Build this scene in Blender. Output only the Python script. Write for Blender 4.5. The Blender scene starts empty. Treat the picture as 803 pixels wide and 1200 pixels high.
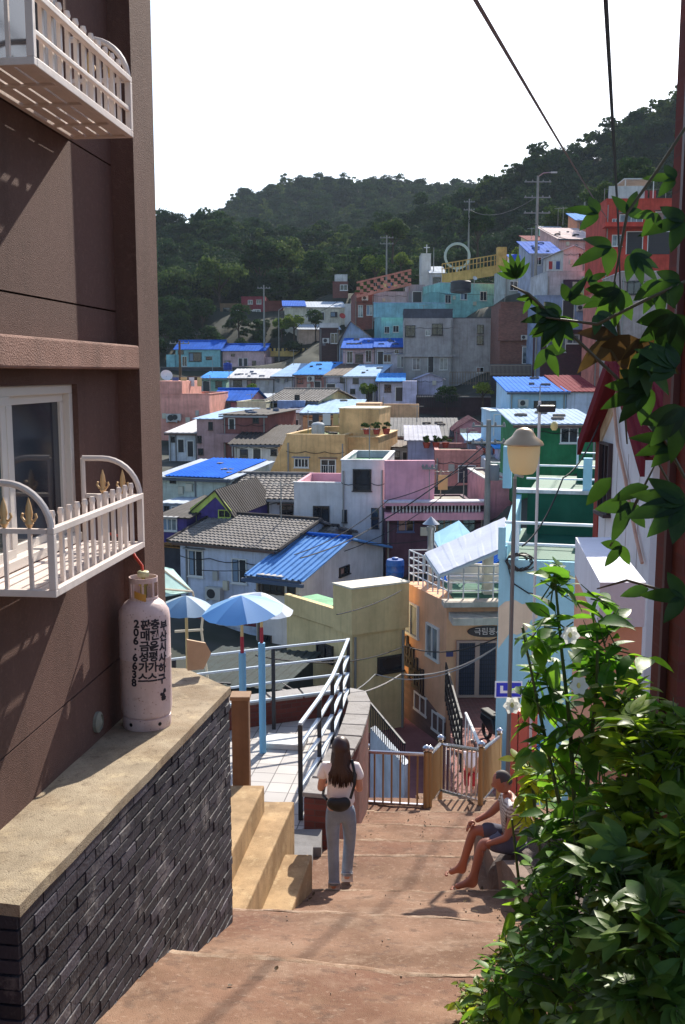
import bpy, bmesh, math, random
import numpy as np
from mathutils import Vector, Matrix, noise
from math import radians as R, sin, cos, tan, atan, pi, sqrt
random.seed(7)
sc = bpy.context.scene
col = sc.collection

# ------------------------------------------------------------------ camera, sky, sun, exposure
PITCH, FPX = R(8.0), 1160.0
cam_d = bpy.data.cameras.new('camera'); cam = bpy.data.objects.new('camera', cam_d); col.objects.link(cam)
cam_d.sensor_fit = 'VERTICAL'; cam_d.sensor_height = 36.0; cam_d.lens = FPX / 1200 * 36.0
cam_d.clip_start = 0.05; cam_d.clip_end = 6000
cam.location = (0, 0, 0); cam.rotation_euler = (R(90) - PITCH, 0, 0)
sc.camera = cam
SUN_AZ, SUN_EL = R(18), R(36)
world = bpy.data.worlds.new('World'); sc.world = world; world.use_nodes = True
wn, wl = world.node_tree.nodes, world.node_tree.links
bg = wn['Background']; bg.inputs['Strength'].default_value = 0.125
sky = wn.new('ShaderNodeTexSky'); sky.sky_type = 'NISHITA'; sky.sun_disc = False
sky.sun_elevation = SUN_EL; sky.sun_rotation = SUN_AZ
sky.air_density = 1.0; sky.dust_density = 1.2; sky.ozone_density = 1.6; sky.altitude = 60
wl.new(sky.outputs['Color'], bg.inputs['Color'])
sun_d = bpy.data.lights.new('sun', 'SUN'); sun_d.energy = 4.8; sun_d.angle = R(0.5); sun_d.color = (1.0, 0.93, 0.82)
sun = bpy.data.objects.new('sun', sun_d); col.objects.link(sun)
sdir = Vector((sin(SUN_AZ) * cos(SUN_EL), cos(SUN_AZ) * cos(SUN_EL), sin(SUN_EL)))
sun.rotation_euler = sdir.to_track_quat('Z', 'Y').to_euler(); sun.location = (5, 20, 30)
sc.view_settings.view_transform = 'Standard'; sc.view_settings.look = 'None'
sc.view_settings.exposure = 0.84; sc.view_settings.gamma = 1.0; sc.view_settings.use_curve_mapping = False

# ------------------------------------------------------------------ measuring helpers
CP, SP = cos(PITCH), sin(PITCH)
def ray(px, py):
    u, v = (px - 401.5) / FPX, (600 - py) / FPX
    yc = v * SP + CP
    return Vector((u / yc, 1.0, (v * CP - SP) / yc))
def at(px, py, Y): return ray(px, py) * Y
def hit(px, py, P, n):
    d = ray(px, py); return d * (P.dot(n) / d.dot(n))
def V(*a): return Vector(a)

# ------------------------------------------------------------------ materials
def lin(c):
    c = c / 255.0
    return c / 12.92 if c <= 0.04045 else ((c + 0.055) / 1.055) ** 2.4
def rgb(r, g, b): return (lin(r), lin(g), lin(b), 1)
_mc = {}
def paint(r, g, b, rough=0.8, dirt=0.3, scale=0.9, bump=0.15, fine=25.0, streak=True, metal=0.0, key=None, lines=None, spec=0.22):
    """weathered surface: base colour with broad patches, run-down streaks and a fine grain"""
    k = (r, g, b, rough, dirt, scale, bump, fine, streak, metal, lines, spec)
    if k in _mc: return _mc[k]
    m = bpy.data.materials.new(key or 'paint'); m.use_nodes = True
    n, l = m.node_tree.nodes, m.node_tree.links
    p = n['Principled BSDF']; p.inputs['Roughness'].default_value = rough; p.inputs['Metallic'].default_value = metal
    p.inputs['Specular IOR Level'].default_value = spec
    tc = n.new('ShaderNodeTexCoord'); co = tc.outputs['Object']
    n1 = n.new('ShaderNodeTexNoise'); n1.inputs['Scale'].default_value = scale; n1.inputs['Detail'].default_value = 6; n1.inputs['Roughness'].default_value = 0.65
    l.new(co, n1.inputs['Vector'])
    base = rgb(r, g, b); d = dirt
    dark = (base[0] * (1 - d) , base[1] * (1 - d * 1.05), base[2] * (1 - d * 1.1), 1)
    lite = tuple(min(1, c * (1 + 0.25 * d) + 0.01) for c in base[:3]) + (1,)
    cr = n.new('ShaderNodeValToRGB'); cr.color_ramp.elements[0].position = 0.33; cr.color_ramp.elements[1].position = 0.66
    cr.color_ramp.elements[0].color = dark; cr.color_ramp.elements[1].color = lite
    l.new(n1.outputs['Fac'], cr.inputs['Fac']); out = cr.outputs['Color']
    if streak:
        mp = n.new('ShaderNodeMapping'); mp.inputs['Scale'].default_value = (3.0, 3.0, 0.22); l.new(co, mp.inputs['Vector'])
        n2 = n.new('ShaderNodeTexNoise'); n2.inputs['Scale'].default_value = 2.2; n2.inputs['Detail'].default_value = 4; l.new(mp.outputs[0], n2.inputs['Vector'])
        c2 = n.new('ShaderNodeValToRGB'); c2.color_ramp.elements[0].position = 0.50; c2.color_ramp.elements[1].position = 0.72
        c2.color_ramp.elements[0].color = (0, 0, 0, 1); c2.color_ramp.elements[1].color = (0.55 * min(1, d * 2.2),) * 3 + (1,)
        l.new(n2.outputs['Fac'], c2.inputs['Fac'])
        mx = n.new('ShaderNodeMix'); mx.data_type = 'RGBA'
        l.new(c2.outputs['Color'], mx.inputs['Factor']); l.new(out, mx.inputs['A'])
        mx.inputs['B'].default_value = (base[0] * 0.35 + 0.01, base[1] * 0.33 + 0.01, base[2] * 0.3 + 0.01, 1)
        out = mx.outputs['Result']
    l.new(out, p.inputs['Base Color'])
    n3 = n.new('ShaderNodeTexNoise'); n3.inputs['Scale'].default_value = fine; n3.inputs['Detail'].default_value = 5; l.new(co, n3.inputs['Vector'])
    bp = n.new('ShaderNodeBump'); bp.inputs['Strength'].default_value = bump; bp.inputs['Distance'].default_value = 0.02
    l.new(n3.outputs['Fac'], bp.inputs['Height']); l.new(bp.outputs['Normal'], p.inputs['Normal'])
    _mc[k] = m
    return m
def brick_mat(r, g, b, mr=120, mg=110, mb_=105, scale=1.0, axis='XZ'):
    k = ('brick', r, g, b, mr, scale, axis)
    if k in _mc: return _mc[k]
    m = bpy.data.materials.new('brick'); m.use_nodes = True
    n, l = m.node_tree.nodes, m.node_tree.links; p = n['Principled BSDF']; p.inputs['Roughness'].default_value = 0.85
    tc = n.new('ShaderNodeTexCoord'); sp = n.new('ShaderNodeSeparateXYZ'); l.new(tc.outputs['Object'], sp.inputs[0])
    ad = n.new('ShaderNodeMath'); ad.operation = 'ADD'; l.new(sp.outputs[0], ad.inputs[0]); l.new(sp.outputs[1], ad.inputs[1])
    cb = n.new('ShaderNodeCombineXYZ')
    if axis == 'XY': l.new(sp.outputs[0], cb.inputs[0]); l.new(sp.outputs[1], cb.inputs[1])
    else: l.new(ad.outputs[0], cb.inputs[0]); l.new(sp.outputs[2], cb.inputs[1])
    t = n.new('ShaderNodeTexBrick'); l.new(cb.outputs[0], t.inputs['Vector'])
    t.inputs['Scale'].default_value = scale; t.inputs['Brick Width'].default_value = 0.22; t.inputs['Row Height'].default_value = 0.075
    t.inputs['Mortar Size'].default_value = 0.006
    c = rgb(r, g, b); t.inputs['Color1'].default_value = c; t.inputs['Color2'].default_value = tuple(x * 0.62 for x in c[:3]) + (1,)
    t.inputs['Mortar'].default_value = rgb(mr, mg, mb_)
    n1 = n.new('ShaderNodeTexNoise'); n1.inputs['Scale'].default_value = 1.4; n1.inputs['Detail'].default_value = 6; l.new(tc.outputs['Object'], n1.inputs['Vector'])
    cr = n.new('ShaderNodeValToRGB'); cr.color_ramp.elements[0].color = (0.6, 0.58, 0.58, 1); cr.color_ramp.elements[1].color = (1.15, 1.1, 1.08, 1)
    l.new(n1.outputs['Fac'], cr.inputs['Fac'])
    mx = n.new('ShaderNodeMix'); mx.data_type = 'RGBA'; mx.blend_type = 'MULTIPLY'; mx.inputs['Factor'].default_value = 1
    l.new(t.outputs['Color'], mx.inputs['A']); l.new(cr.outputs['Color'], mx.inputs['B']); l.new(mx.outputs['Result'], p.inputs['Base Color'])
    bp = n.new('ShaderNodeBump'); bp.inputs['Strength'].default_value = 0.5; bp.inputs['Distance'].default_value = 0.01; bp.invert = True
    l.new(t.outputs['Fac'], bp.inputs['Height']); l.new(bp.outputs['Normal'], p.inputs['Normal'])
    _mc[k] = m
    return m
def plain(r, g, b, rough=0.5, metal=0.0, spec=0.5, name='plain', trans=0.0):
    k = ('plain', r, g, b, rough, metal, trans)
    if k in _mc: return _mc[k]
    m = bpy.data.materials.new(name); m.use_nodes = True
    n, l = m.node_tree.nodes, m.node_tree.links
    p = n['Principled BSDF']; p.inputs['Base Color'].default_value = rgb(r, g, b); p.inputs['Roughness'].default_value = rough
    p.inputs['Metallic'].default_value = metal; p.inputs['Specular IOR Level'].default_value = spec
    if trans:
        tr = n.new('ShaderNodeBsdfTranslucent'); tr.inputs['Color'].default_value = rgb(r, g, b)
        mx = n.new('ShaderNodeMixShader'); mx.inputs[0].default_value = trans
        l.new(p.outputs[0], mx.inputs[1]); l.new(tr.outputs[0], mx.inputs[2]); l.new(mx.outputs[0], n['Material Output'].inputs['Surface'])
    _mc[k] = m
    return m
def glass_dark(tone=0):
    k = ('gd', tone)
    if k in _mc: return _mc[k]
    m = bpy.data.materials.new('window_glass'); m.use_nodes = True
    n, l = m.node_tree.nodes, m.node_tree.links; p = n['Principled BSDF']
    tc = n.new('ShaderNodeTexCoord'); n1 = n.new('ShaderNodeTexNoise'); n1.inputs['Scale'].default_value = 1.1; l.new(tc.outputs['Object'], n1.inputs['Vector'])
    cr = n.new('ShaderNodeValToRGB'); cr.color_ramp.elements[0].position = 0.4; cr.color_ramp.elements[1].position = 0.6
    a = [(rgb(18, 24, 34), rgb(44, 52, 62)), (rgb(60, 70, 80), rgb(130, 140, 145)), (rgb(25, 45, 48), rgb(60, 90, 92))][tone]
    cr.color_ramp.elements[0].color, cr.color_ramp.elements[1].color = a
    l.new(n1.outputs['Fac'], cr.inputs['Fac']); l.new(cr.outputs['Color'], p.inputs['Base Color'])
    p.inputs['Roughness'].default_value = 0.08; p.inputs['Specular IOR Level'].default_value = 0.6
    _mc[k] = m
    return m
def leaf_mat(cols, rough=0.45, trans=0.35, name='leaves', spec=0.3, tl_=(1.0, 1.0, 1.0, 1)):
    k = ('leaf', tuple(cols), trans)
    if k in _mc: return _mc[k]
    m = bpy.data.materials.new(name); m.use_nodes = True
    n, l = m.node_tree.nodes, m.node_tree.links; p = n['Principled BSDF']; p.inputs['Roughness'].default_value = rough; p.inputs['Specular IOR Level'].default_value = spec
    g = n.new('ShaderNodeNewGeometry'); oi = n.new('ShaderNodeObjectInfo')
    ad = n.new('ShaderNodeMath'); ad.operation = 'MULTIPLY_ADD'; l.new(g.outputs['Random Per Island'], ad.inputs[0]); ad.inputs[1].default_value = 0.6
    mu = n.new('ShaderNodeMath'); mu.operation = 'MULTIPLY'; l.new(oi.outputs['Random'], mu.inputs[0]); mu.inputs[1].default_value = 0.4
    l.new(mu.outputs[0], ad.inputs[2])
    cr = n.new('ShaderNodeValToRGB'); cr.color_ramp.elements[0].color = rgb(*cols[0]); cr.color_ramp.elements[1].color = rgb(*cols[-1])
    for i, c in enumerate(cols[1:-1]):
        e = cr.color_ramp.elements.new((i + 1) / (len(cols) - 1)); e.color = rgb(*c)
    l.new(ad.outputs[0], cr.inputs['Fac'])
    tco = n.new('ShaderNodeTexCoord'); nz = n.new('ShaderNodeTexNoise'); nz.inputs['Scale'].default_value = 22; nz.inputs['Detail'].default_value = 5; l.new(tco.outputs['Object'], nz.inputs['Vector'])
    rz_ = n.new('ShaderNodeValToRGB'); rz_.color_ramp.elements[0].position = .3; rz_.color_ramp.elements[1].position = .7; rz_.color_ramp.elements[0].color = (.66, .70, .62, 1); rz_.color_ramp.elements[1].color = (1.12, 1.1, 1.0, 1); l.new(nz.outputs['Fac'], rz_.inputs[0])
    mq = n.new('ShaderNodeMix'); mq.data_type = 'RGBA'; mq.blend_type = 'MULTIPLY'; mq.inputs['Factor'].default_value = 1; l.new(cr.outputs['Color'], mq.inputs['A']); l.new(rz_.outputs['Color'], mq.inputs['B'])
    bq = n.new('ShaderNodeBump'); bq.inputs['Strength'].default_value = .35; bq.inputs['Distance'].default_value = .006; l.new(nz.outputs['Fac'], bq.inputs['Height']); l.new(bq.outputs['Normal'], p.inputs['Normal'])
    l.new(mq.outputs['Result'], p.inputs['Base Color'])
    tr = n.new('ShaderNodeBsdfTranslucent'); mv = n.new('ShaderNodeMix'); mv.data_type = 'RGBA'; mv.blend_type = 'MULTIPLY'; mv.inputs['Factor'].default_value = 1; l.new(mq.outputs['Result'], mv.inputs['A']); mv.inputs['B'].default_value = tl_; l.new(mv.outputs['Result'], tr.inputs['Color'])
    mx = n.new('ShaderNodeMixShader'); mx.inputs[0].default_value = trans
    l.new(p.outputs[0], mx.inputs[1]); l.new(tr.outputs[0], mx.inputs[2]); l.new(mx.outputs[0], n['Material Output'].inputs['Surface'])
    _mc[k] = m
    return m

# ------------------------------------------------------------------ mesh building
class MB:
    def __init__(s): s.v, s.f = [], []
    def add(s, vs, fs):
        b = len(s.v); s.v += [tuple(v) for v in vs]; s.f += [tuple(i + b for i in f) for f in fs]; return s
    def box(s, x0, y0, z0, x1, y1, z1):
        if x0 > x1: x0, x1 = x1, x0
        if y0 > y1: y0, y1 = y1, y0
        if z0 > z1: z0, z1 = z1, z0
        return s.add([(x0,y0,z0),(x1,y0,z0),(x1,y1,z0),(x0,y1,z0),(x0,y0,z1),(x1,y0,z1),(x1,y1,z1),(x0,y1,z1)],
                     [(0,3,2,1),(4,5,6,7),(0,1,5,4),(1,2,6,5),(2,3,7,6),(3,0,4,7)])
    def prism(s, poly, ext):
        """closed polygon (list of points) swept by vector ext"""
        n = len(poly); e = Vector(ext); a = [Vector(p) for p in poly]
        nrm = Vector((0,0,0))
        for i in range(n): nrm += a[i].cross(a[(i+1) % n])
        if nrm.dot(e) > 0: a = a[::-1]
        vs = a + [p + e for p in a]
        fs = [tuple(range(n)), tuple(range(2*n-1, n-1, -1))] + [(i, i+n, (i+1) % n + n, (i+1) % n) for i in range(n)]
        return s.add(vs, fs)
    def bar(s, a, b, w, h=None):
        a, b = Vector(a), Vector(b); h = h or w; d = (b - a).normalized()
        up = Vector((0,0,1)) if abs(d.z) < 0.95 else Vector((0,1,0))
        x = d.cross(up).normalized() * w / 2; y = x.cross(d).normalized() * h / 2
        vs = [a-x-y, a+x-y, a+x+y, a-x+y, b-x-y, b+x-y, b+x+y, b-x+y]
        return s.add(vs, [(0,3,2,1)[::-1],(4,5,6,7)[::-1],(0,1,5,4)[::-1],(1,2,6,5)[::-1],(2,3,7,6)[::-1],(3,0,4,7)[::-1]])
    def tube(s, pts, r, seg=6, cap=True):
        pts = [Vector(p) for p in pts]; n = len(pts); rr = r if isinstance(r, (list, tuple)) else [r] * n
        rings = []; px = None
        for i, p in enumerate(pts):
            d = (pts[min(i+1, n-1)] - pts[max(i-1, 0)]).normalized()
            if px is None:
                up = Vector((0,0,1)) if abs(d.z) < 0.9 else Vector((1,0,0)); px = d.cross(up).normalized()
            px = (px - d * px.dot(d)).normalized(); py = d.cross(px)
            rings.append([p + (px * cos(2*pi*k/seg) + py * sin(2*pi*k/seg)) * rr[i] for k in range(seg)])
        vs = [v for g in rings for v in g]
        fs = [(i*seg+k, i*seg+(k+1) % seg, (i+1)*seg+(k+1) % seg, (i+1)*seg+k) for i in range(n-1) for k in range(seg)]
        if cap: fs += [tuple(range(seg))[::-1], tuple((n-1)*seg+k for k in range(seg))]
        return s.add(vs, fs)
    def lathe(s, prof, seg=24, c=(0,0,0), cap=True):
        n = len(prof)
        vs = [(c[0] + r*cos(2*pi*k/seg), c[1] + r*sin(2*pi*k/seg), c[2] + z) for r, z in prof for k in range(seg)]
        fs = [(i*seg+k, i*seg+(k+1) % seg, (i+1)*seg+(k+1) % seg, (i+1)*seg+k) for i in range(n-1) for k in range(seg)]
        if cap: fs += [tuple(range(seg))[::-1], tuple((n-1)*seg+k for k in range(seg))]
        return s.add(vs, fs)
    def sheet(s, A, B, C, D, period=0.25, amp=0.03, thick=0.04, tile=0.0):
        """corrugated or tiled roof sheet: A,B front edge, D,C back edge"""
        A, B, C, D = map(Vector, (A, B, C, D)); nrm = (B - A).cross(D - A).normalized()
        if nrm.z < 0: nrm = -nrm
        w = max((B - A).length, (C - D).length); ln = max((D - A).length, (C - B).length)
        nu = max(2, int(w / period)); prof = [0, 1, 1, 0] if not tile else [0, 0.8, 1, 0.8]
        fr = [0, .12, .38, .5] if not tile else [0, .2, .45, .7]
        us = [(i + f) / nu for i in range(nu) for f in fr] + [1.0]; hs = prof * nu + [0]
        if tile:
            nr = max(2, int(ln / tile)); vs_ = []; hv = []
            for j in range(nr): vs_ += [j / nr, (j + 0.97) / nr]; hv += [1.0, 0.0]
        else: vs_ = [0, 1]; hv = [0, 0]
        g = []
        for v, q in zip(vs_, hv):
            for u, h in zip(us, hs):
                P = (A * (1-u) + B * u) * (1-v) + (D * (1-u) + C * u) * v
                g.append(P + nrm * (0.006 + h * amp + (q * 0.035 if tile else 0)))
        m = len(us)
        s.add(g, [(j*m+i, j*m+i+1, (j+1)*m+i+1, (j+1)*m+i) for j in range(len(vs_)-1) for i in range(m-1)])
        s.prism([A, B, C, D], -nrm * thick)
        return s
    def build(s, name, mat, parent=None, loc=None, smooth=False, bevel=0, rot=None):
        me = bpy.data.meshes.new(name); me.from_pydata(s.v, [], s.f); me.update()
        if mat: me.materials.append(mat)
        if smooth:
            me.polygons.foreach_set('use_smooth', [True] * len(me.polygons))
            try: me.set_sharp_from_angle(angle=R(38))
            except Exception: pass
        o = bpy.data.objects.new(name, me); col.objects.link(o)
        if parent: o.parent = parent
        if loc is not None: o.location = loc
        if rot is not None: o.rotation_euler = rot
        if bevel:
            b = o.modifiers.new('bevel', 'BEVEL'); b.width = bevel; b.segments = 2; b.limit_method = 'ANGLE'
        return o
def tag(o, label=None, cat=None, group=None, kind=None):
    if label: o['label'] = label
    if cat: o['category'] = cat
    if group: o['group'] = group
    if kind: o['kind'] = kind
    return o
def thing(name, label, cat, loc=(0,0,0), rz=0.0, group=None):
    o = bpy.data.objects.new(name, None); o.empty_display_size = 0.2; col.objects.link(o); o.location = loc; o.rotation_euler = (0, 0, rz)
    return tag(o, label, cat, group)
def copy_tree(o, parent=None):
    c = o.copy(); col.objects.link(c)
    if parent: c.parent = parent
    for ch in [x for x in bpy.data.objects if x.parent == o]: copy_tree(ch, c)
    return c
def text_mesh(txt, size, extrude=0.0, bold=0.0, spacing=1.0, align='CENTER'):
    cu = bpy.data.curves.new('txt', 'FONT'); cu.body = txt; cu.size = size; cu.extrude = extrude; cu.offset = bold
    cu.align_x = align; cu.align_y = 'CENTER'; cu.space_character = spacing; cu.resolution_u = 3
    o = bpy.data.objects.new('txt', cu); col.objects.link(o)
    dg = bpy.context.evaluated_depsgraph_get(); me = bpy.data.meshes.new_from_object(o.evaluated_get(dg))
    bpy.data.objects.remove(o); return me
def skin_mesh(verts, edges, radii, sub=2):
    me = bpy.data.meshes.new('sk'); me.from_pydata(verts, edges, []); me.update()
    o = bpy.data.objects.new('sk', me); col.objects.link(o)
    o.modifiers.new('s', 'SKIN')
    if not me.skin_vertices: 
        bpy.context.view_layer.objects.active = o
    for i, r in enumerate(radii):
        sv = me.skin_vertices[0].data[i]; sv.radius = (r, r) if not isinstance(r, tuple) else r
        sv.use_root = (i == 0)
    ss = o.modifiers.new('u', 'SUBSURF'); ss.levels = sub; ss.render_levels = sub
    bpy.context.view_layer.update()
    dg = bpy.context.evaluated_depsgraph_get(); out = bpy.data.meshes.new_from_object(o.evaluated_get(dg))
    bpy.data.objects.remove(o)
    out.polygons.foreach_set('use_smooth', [True] * len(out.polygons))
    return out
def link_mesh(me, name, mat, parent=None, loc=None, rot=None):
    me.materials.clear(); me.materials.append(mat)
    o = bpy.data.objects.new(name, me); col.objects.link(o)
    if parent: o.parent = parent
    if loc is not None: o.location = loc
    if rot is not None: o.rotation_euler = rot
    return o
# common paints
WHITE = paint(205, 203, 200, dirt=0.25); FRAME_W = plain(215, 214, 210, 0.45, name='white_frame'); FRAME_D = plain(40, 36, 38, 0.5, name='dark_frame')
CONC = paint(150, 143, 132, dirt=0.35, bump=0.4); DARKC = paint(62, 62, 66, dirt=0.4); STEEL = plain(170, 172, 175, 0.3, 0.9, name='steel')
BLACKM = plain(28, 30, 34, 0.45, name='black_metal'); WOOD = paint(110, 85, 62, dirt=0.4, fine=60)
# ------------------------------------------------------------------ houses of the town
HR = []
CPTS = []      # ground control points: x, y, z
wr_ = random.Random(8)
def window(par, F, x0, x1, z0, z1, frame=FRAME_W, tone=0, mull=1, bars=False, sill=True, name='window'):
    """F: function (a, out, z) -> local point; a along the wall, out away from it"""
    w, h = x1 - x0, z1 - z0; t = max(0.035, min(0.07, w * 0.07)); m = MB()
    def bx(a0, a1, o0, o1, b0, b1):
        P, Q = F(a0, o0, b0), F(a1, o1, b1); m.box(P.x, P.y, P.z, Q.x, Q.y, Q.z)
    bx(x0-t, x1+t, 0.0, 0.07, z0-t, z0); bx(x0-t, x1+t, 0.0, 0.07, z1, z1+t)
    bx(x0-t, x0, 0.0, 0.068, z0, z1); bx(x1, x1+t, 0.0, 0.068, z0, z1)
    for k in range(mull):
        c = x0 + w * (k+1) / (mull+1); bx(c - t*0.4, c + t*0.4, 0.0, 0.05, z0, z1)
    if sill: bx(x0-t*1.8, x1+t*1.8, 0.0, 0.12, z0-t-0.05, z0-t-0.002)
    o = m.build(name, frame, par)
    m = MB(); P, Q = F(x0, 0.003, z0), F(x1, 0.02, z1); m.box(P.x, P.y, P.z, Q.x, Q.y, Q.z); m.build('pane', glass_dark(tone), o)
    if wr_.random() < .4 and w > .6 and sill:
        m = MB(); P, Q = F(x0-.15, 0.0, z1+t+.06), F(x1+.15, .32, z1+t+.10); m.box(P.x, P.y, P.z, Q.x, Q.y, Q.z); m.build('window_hood', plain(*wr_.choice(((150,150,150),(90,120,160),(120,90,80))), .6), o)
    if wr_.random() < .25 and w > .6:
        f_ = wr_.uniform(.3,.7); m = MB(); P, Q = F(x0+.02, 0.021, z0+.02), F(x0+(x1-x0)*f_, 0.027, z1-.02); m.box(P.x, P.y, P.z, Q.x, Q.y, Q.z); m.build('curtain', plain(*wr_.choice(((170,170,165),(150,120,110),(120,140,160))), .9), o)
    if bars:
        m = MB(); n = max(3, int(w / 0.13))
        for k in range(n + 1):
            a = x0 + w * k / n; P, Q = F(a-0.012, 0.13, z0-0.03), F(a+0.012, 0.15, z1*0.6+z0*0.4); m.box(P.x, P.y, P.z, Q.x, Q.y, Q.z)
        for zz in (z0-0.03, z1*0.6+z0*0.4):
            P, Q = F(x0-0.03, 0.07, zz), F(x1+0.03, 0.16, zz+0.03); m.box(P.x, P.y, P.z, Q.x, Q.y, Q.z)
        m.build('window_guard', frame if bars is True else bars, o)
    return o
def door(par, F, x0, x1, z0, z1, mat=None, frame=FRAME_W):
    m = MB(); t = 0.06
    for a0, a1, b0, b1 in ((x0-t, x0, z0, z1+t), (x1, x1+t, z0, z1+t), (x0, x1, z1, z1+t)):
        P, Q = F(a0, 0, b0), F(a1, 0.08, b1); m.box(P.x, P.y, P.z, Q.x, Q.y, Q.z)
    o = m.build('door_frame', frame, par)
    m = MB(); P, Q = F(x0, 0.004, z0), F(x1, 0.03, z1); m.box(P.x, P.y, P.z, Q.x, Q.y, Q.z)
    k = 4
    for i in range(k):
        zz0 = z0 + (z1-z0) * (i+0.12) / k; zz1 = z0 + (z1-z0) * (i+0.88) / k
        P, Q = F(x0+(x1-x0)*0.12, 0.03, zz0), F(x1-(x1-x0)*0.12, 0.042, zz1); m.box(P.x, P.y, P.z, Q.x, Q.y, Q.z)
    m.build('door', mat or plain(50, 45, 48, 0.6), o); return o
def aircon(par, F, a, z, s=0.8):
    m = MB(); P, Q = F(a, 0.05, z), F(a+s, 0.38, z+s*0.7); m.box(P.x, P.y, P.z, Q.x, Q.y, Q.z)
    for aa in (a+0.05, a+s-0.1):
        P, Q = F(aa, 0, z-0.08), F(aa+0.05, 0.42, z-0.004); m.box(P.x, P.y, P.z, Q.x, Q.y, Q.z)
    o = m.build('air_conditioner', plain(190, 188, 182, 0.6), par)
    m = MB(); c = F(a + s*0.4, 0.382, z + s*0.35); d = (F(a, 1, z) - F(a, 0, z)).normalized()
    m.tube([c, c + d*0.03], s*0.27, 16); m.build('fan', plain(45, 45, 48, 0.6), o); return o
ALL = []
class House:
    """front face passes through pixel ax at depth Y, turned by yaw; pixels of the photo give its width and heights"""
    def __init__(s, name, label, ax, Y, yaw, xl, xr, yt, yb, depth, wall, cat='house', group=None, found=2.5, cp=True):
        s.yaw = R(yaw); ym = (yt + yb) / 2
        A = at(ax, ym, Y); s.ex = V(cos(s.yaw), sin(s.yaw), 0); s.ey = V(-sin(s.yaw), cos(s.yaw), 0); n = s.ey
        L, Rr = hit(xl, ym, A, n), hit(xr, ym, A, n)
        s.w = (Rr - L).dot(s.ex); s.d = depth
        s.zt = at(ax, yt, Y).z; s.zb = at(ax, yb, Y).z
        s.O = V(L.x, L.y, s.zb); s.h = s.zt - s.zb
        s.e = thing(name, label, cat, s.O, s.yaw, group); s.wall = wall; s.found = found; s.Y = Y; s.ops = []; s.kind = 'flat'; ALL.append(s)
        HR.append((min(xl, xr), max(xl, xr), yt - 6, yb, Y + depth))
        if cp:
            for a, b in ((0, 0), (1, 0), (0.5, 0.5), (0, 1), (1, 1)):
                P = s.O + s.ex * s.w * a + s.ey * s.d * b; CPTS.append((P.x, P.y, s.zb - 0.25))
    # local point on a face from photo pixels
    def loc(s, face, px, py):
        if face == 'F': P, n = s.O, s.ey
        elif face == 'R': P, n = s.O + s.ex * s.w, s.ex
        else: P, n = s.O, s.ex
        H = hit(px, py, P, n) - s.O; return (H.dot(s.ex) if face == 'F' else H.dot(s.ey)), H.z
    def FF(s, face):
        if face == 'F': return lambda a, o, z: V(a, -o, z)
        if face == 'R': return lambda a, o, z: V(s.w + o, a, z)
        return lambda a, o, z: V(-o, a, z)
    def walls(s, gable=None, peak=None, ypk=None):
        m = MB(); w, d, h, f = s.w, s.d, s.h, s.found
        if gable == 'Y':       # gable over the front
            s.pk = (peak if peak is not None else 0.5) * w; s.ph = s.loc('F', *ypk)[1] if ypk else h + w*0.25
            m.prism([(0,0,-f),(w,0,-f),(w,0,h),(s.pk,0,s.ph),(0,0,h)], (0,d,0))
        elif gable == 'X':     # ridge parallel to the front
            m.prism([(0,0,-f),(0,d,-f),(0,d,s.hb),(0,s.rd,s.rh),(0,0,h)], (w,0,0))
        elif gable == 'shed':
            m.prism([(0,0,-f),(0,d,-f),(0,d,s.rh),(0,0,h)], (w,0,0))
        else: m.box(0,0,-f,w,d,h)
        s.wo = m.build('wall', s.wall, s.e); return s
    def shed(s, mat, yback, over=0.25, **k):
        # yback is the pixel row of the back edge of the roof above the middle of the front
        s.kind = 'shed'
        mid = s.O + s.ex * s.w * 0.5 + s.ey * s.d
        rz = ray(0, yback).z; s.rh = rz * mid.y - s.zb; s.walls('shed')
        sl = (s.rh - s.h) / s.d; o = over; m = MB()
        m.sheet((-o, -o, s.h + 0.045 - sl*o), (s.w+o, -o, s.h + 0.045 - sl*o), (s.w+o, s.d+o, s.rh + 0.045 + sl*o), (-o, s.d+o, s.rh + 0.045 + sl*o), **k)
        s.roof = m.build('roof', mat, s.e); return s
    def gx(s, mat, yridge, rfrac=0.5, over=0.3, ridge_mat=None, back=None, **k):
        s.kind = 'gx'
        s.rd = s.d * rfrac; mid = s.O + s.ex * s.w * 0.5 + s.ey * s.rd
        s.rh = ray(0, yridge).z * mid.y - s.zb; s.hb = s.h if back is None else back; s.walls('X')
        sl = (s.rh - s.h) / s.rd; o = over; m = MB(); q = 0.045
        m.sheet((-o, -o, s.h+q-sl*o), (s.w+o, -o, s.h+q-sl*o), (s.w+o, s.rd, s.rh+q), (-o, s.rd, s.rh+q), **k)
        s2 = (s.rh - s.hb) / (s.d - s.rd)
        m.sheet((s.w+o, s.d+o, s.hb+q-s2*o), (-o, s.d+o, s.hb+q-s2*o), (-o, s.rd+0.004, s.rh+q), (s.w+o, s.rd+0.004, s.rh+q), **k)
        s.roof = m.build('roof', mat, s.e)
        m = MB(); m.tube([(-o-0.02, s.rd, s.rh+q+0.07), (s.w+o+0.02, s.rd, s.rh+q+0.07)], 0.10, 8); m.build('ridge_cap', ridge_mat or mat, s.roof, smooth=True)
        return s
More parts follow.
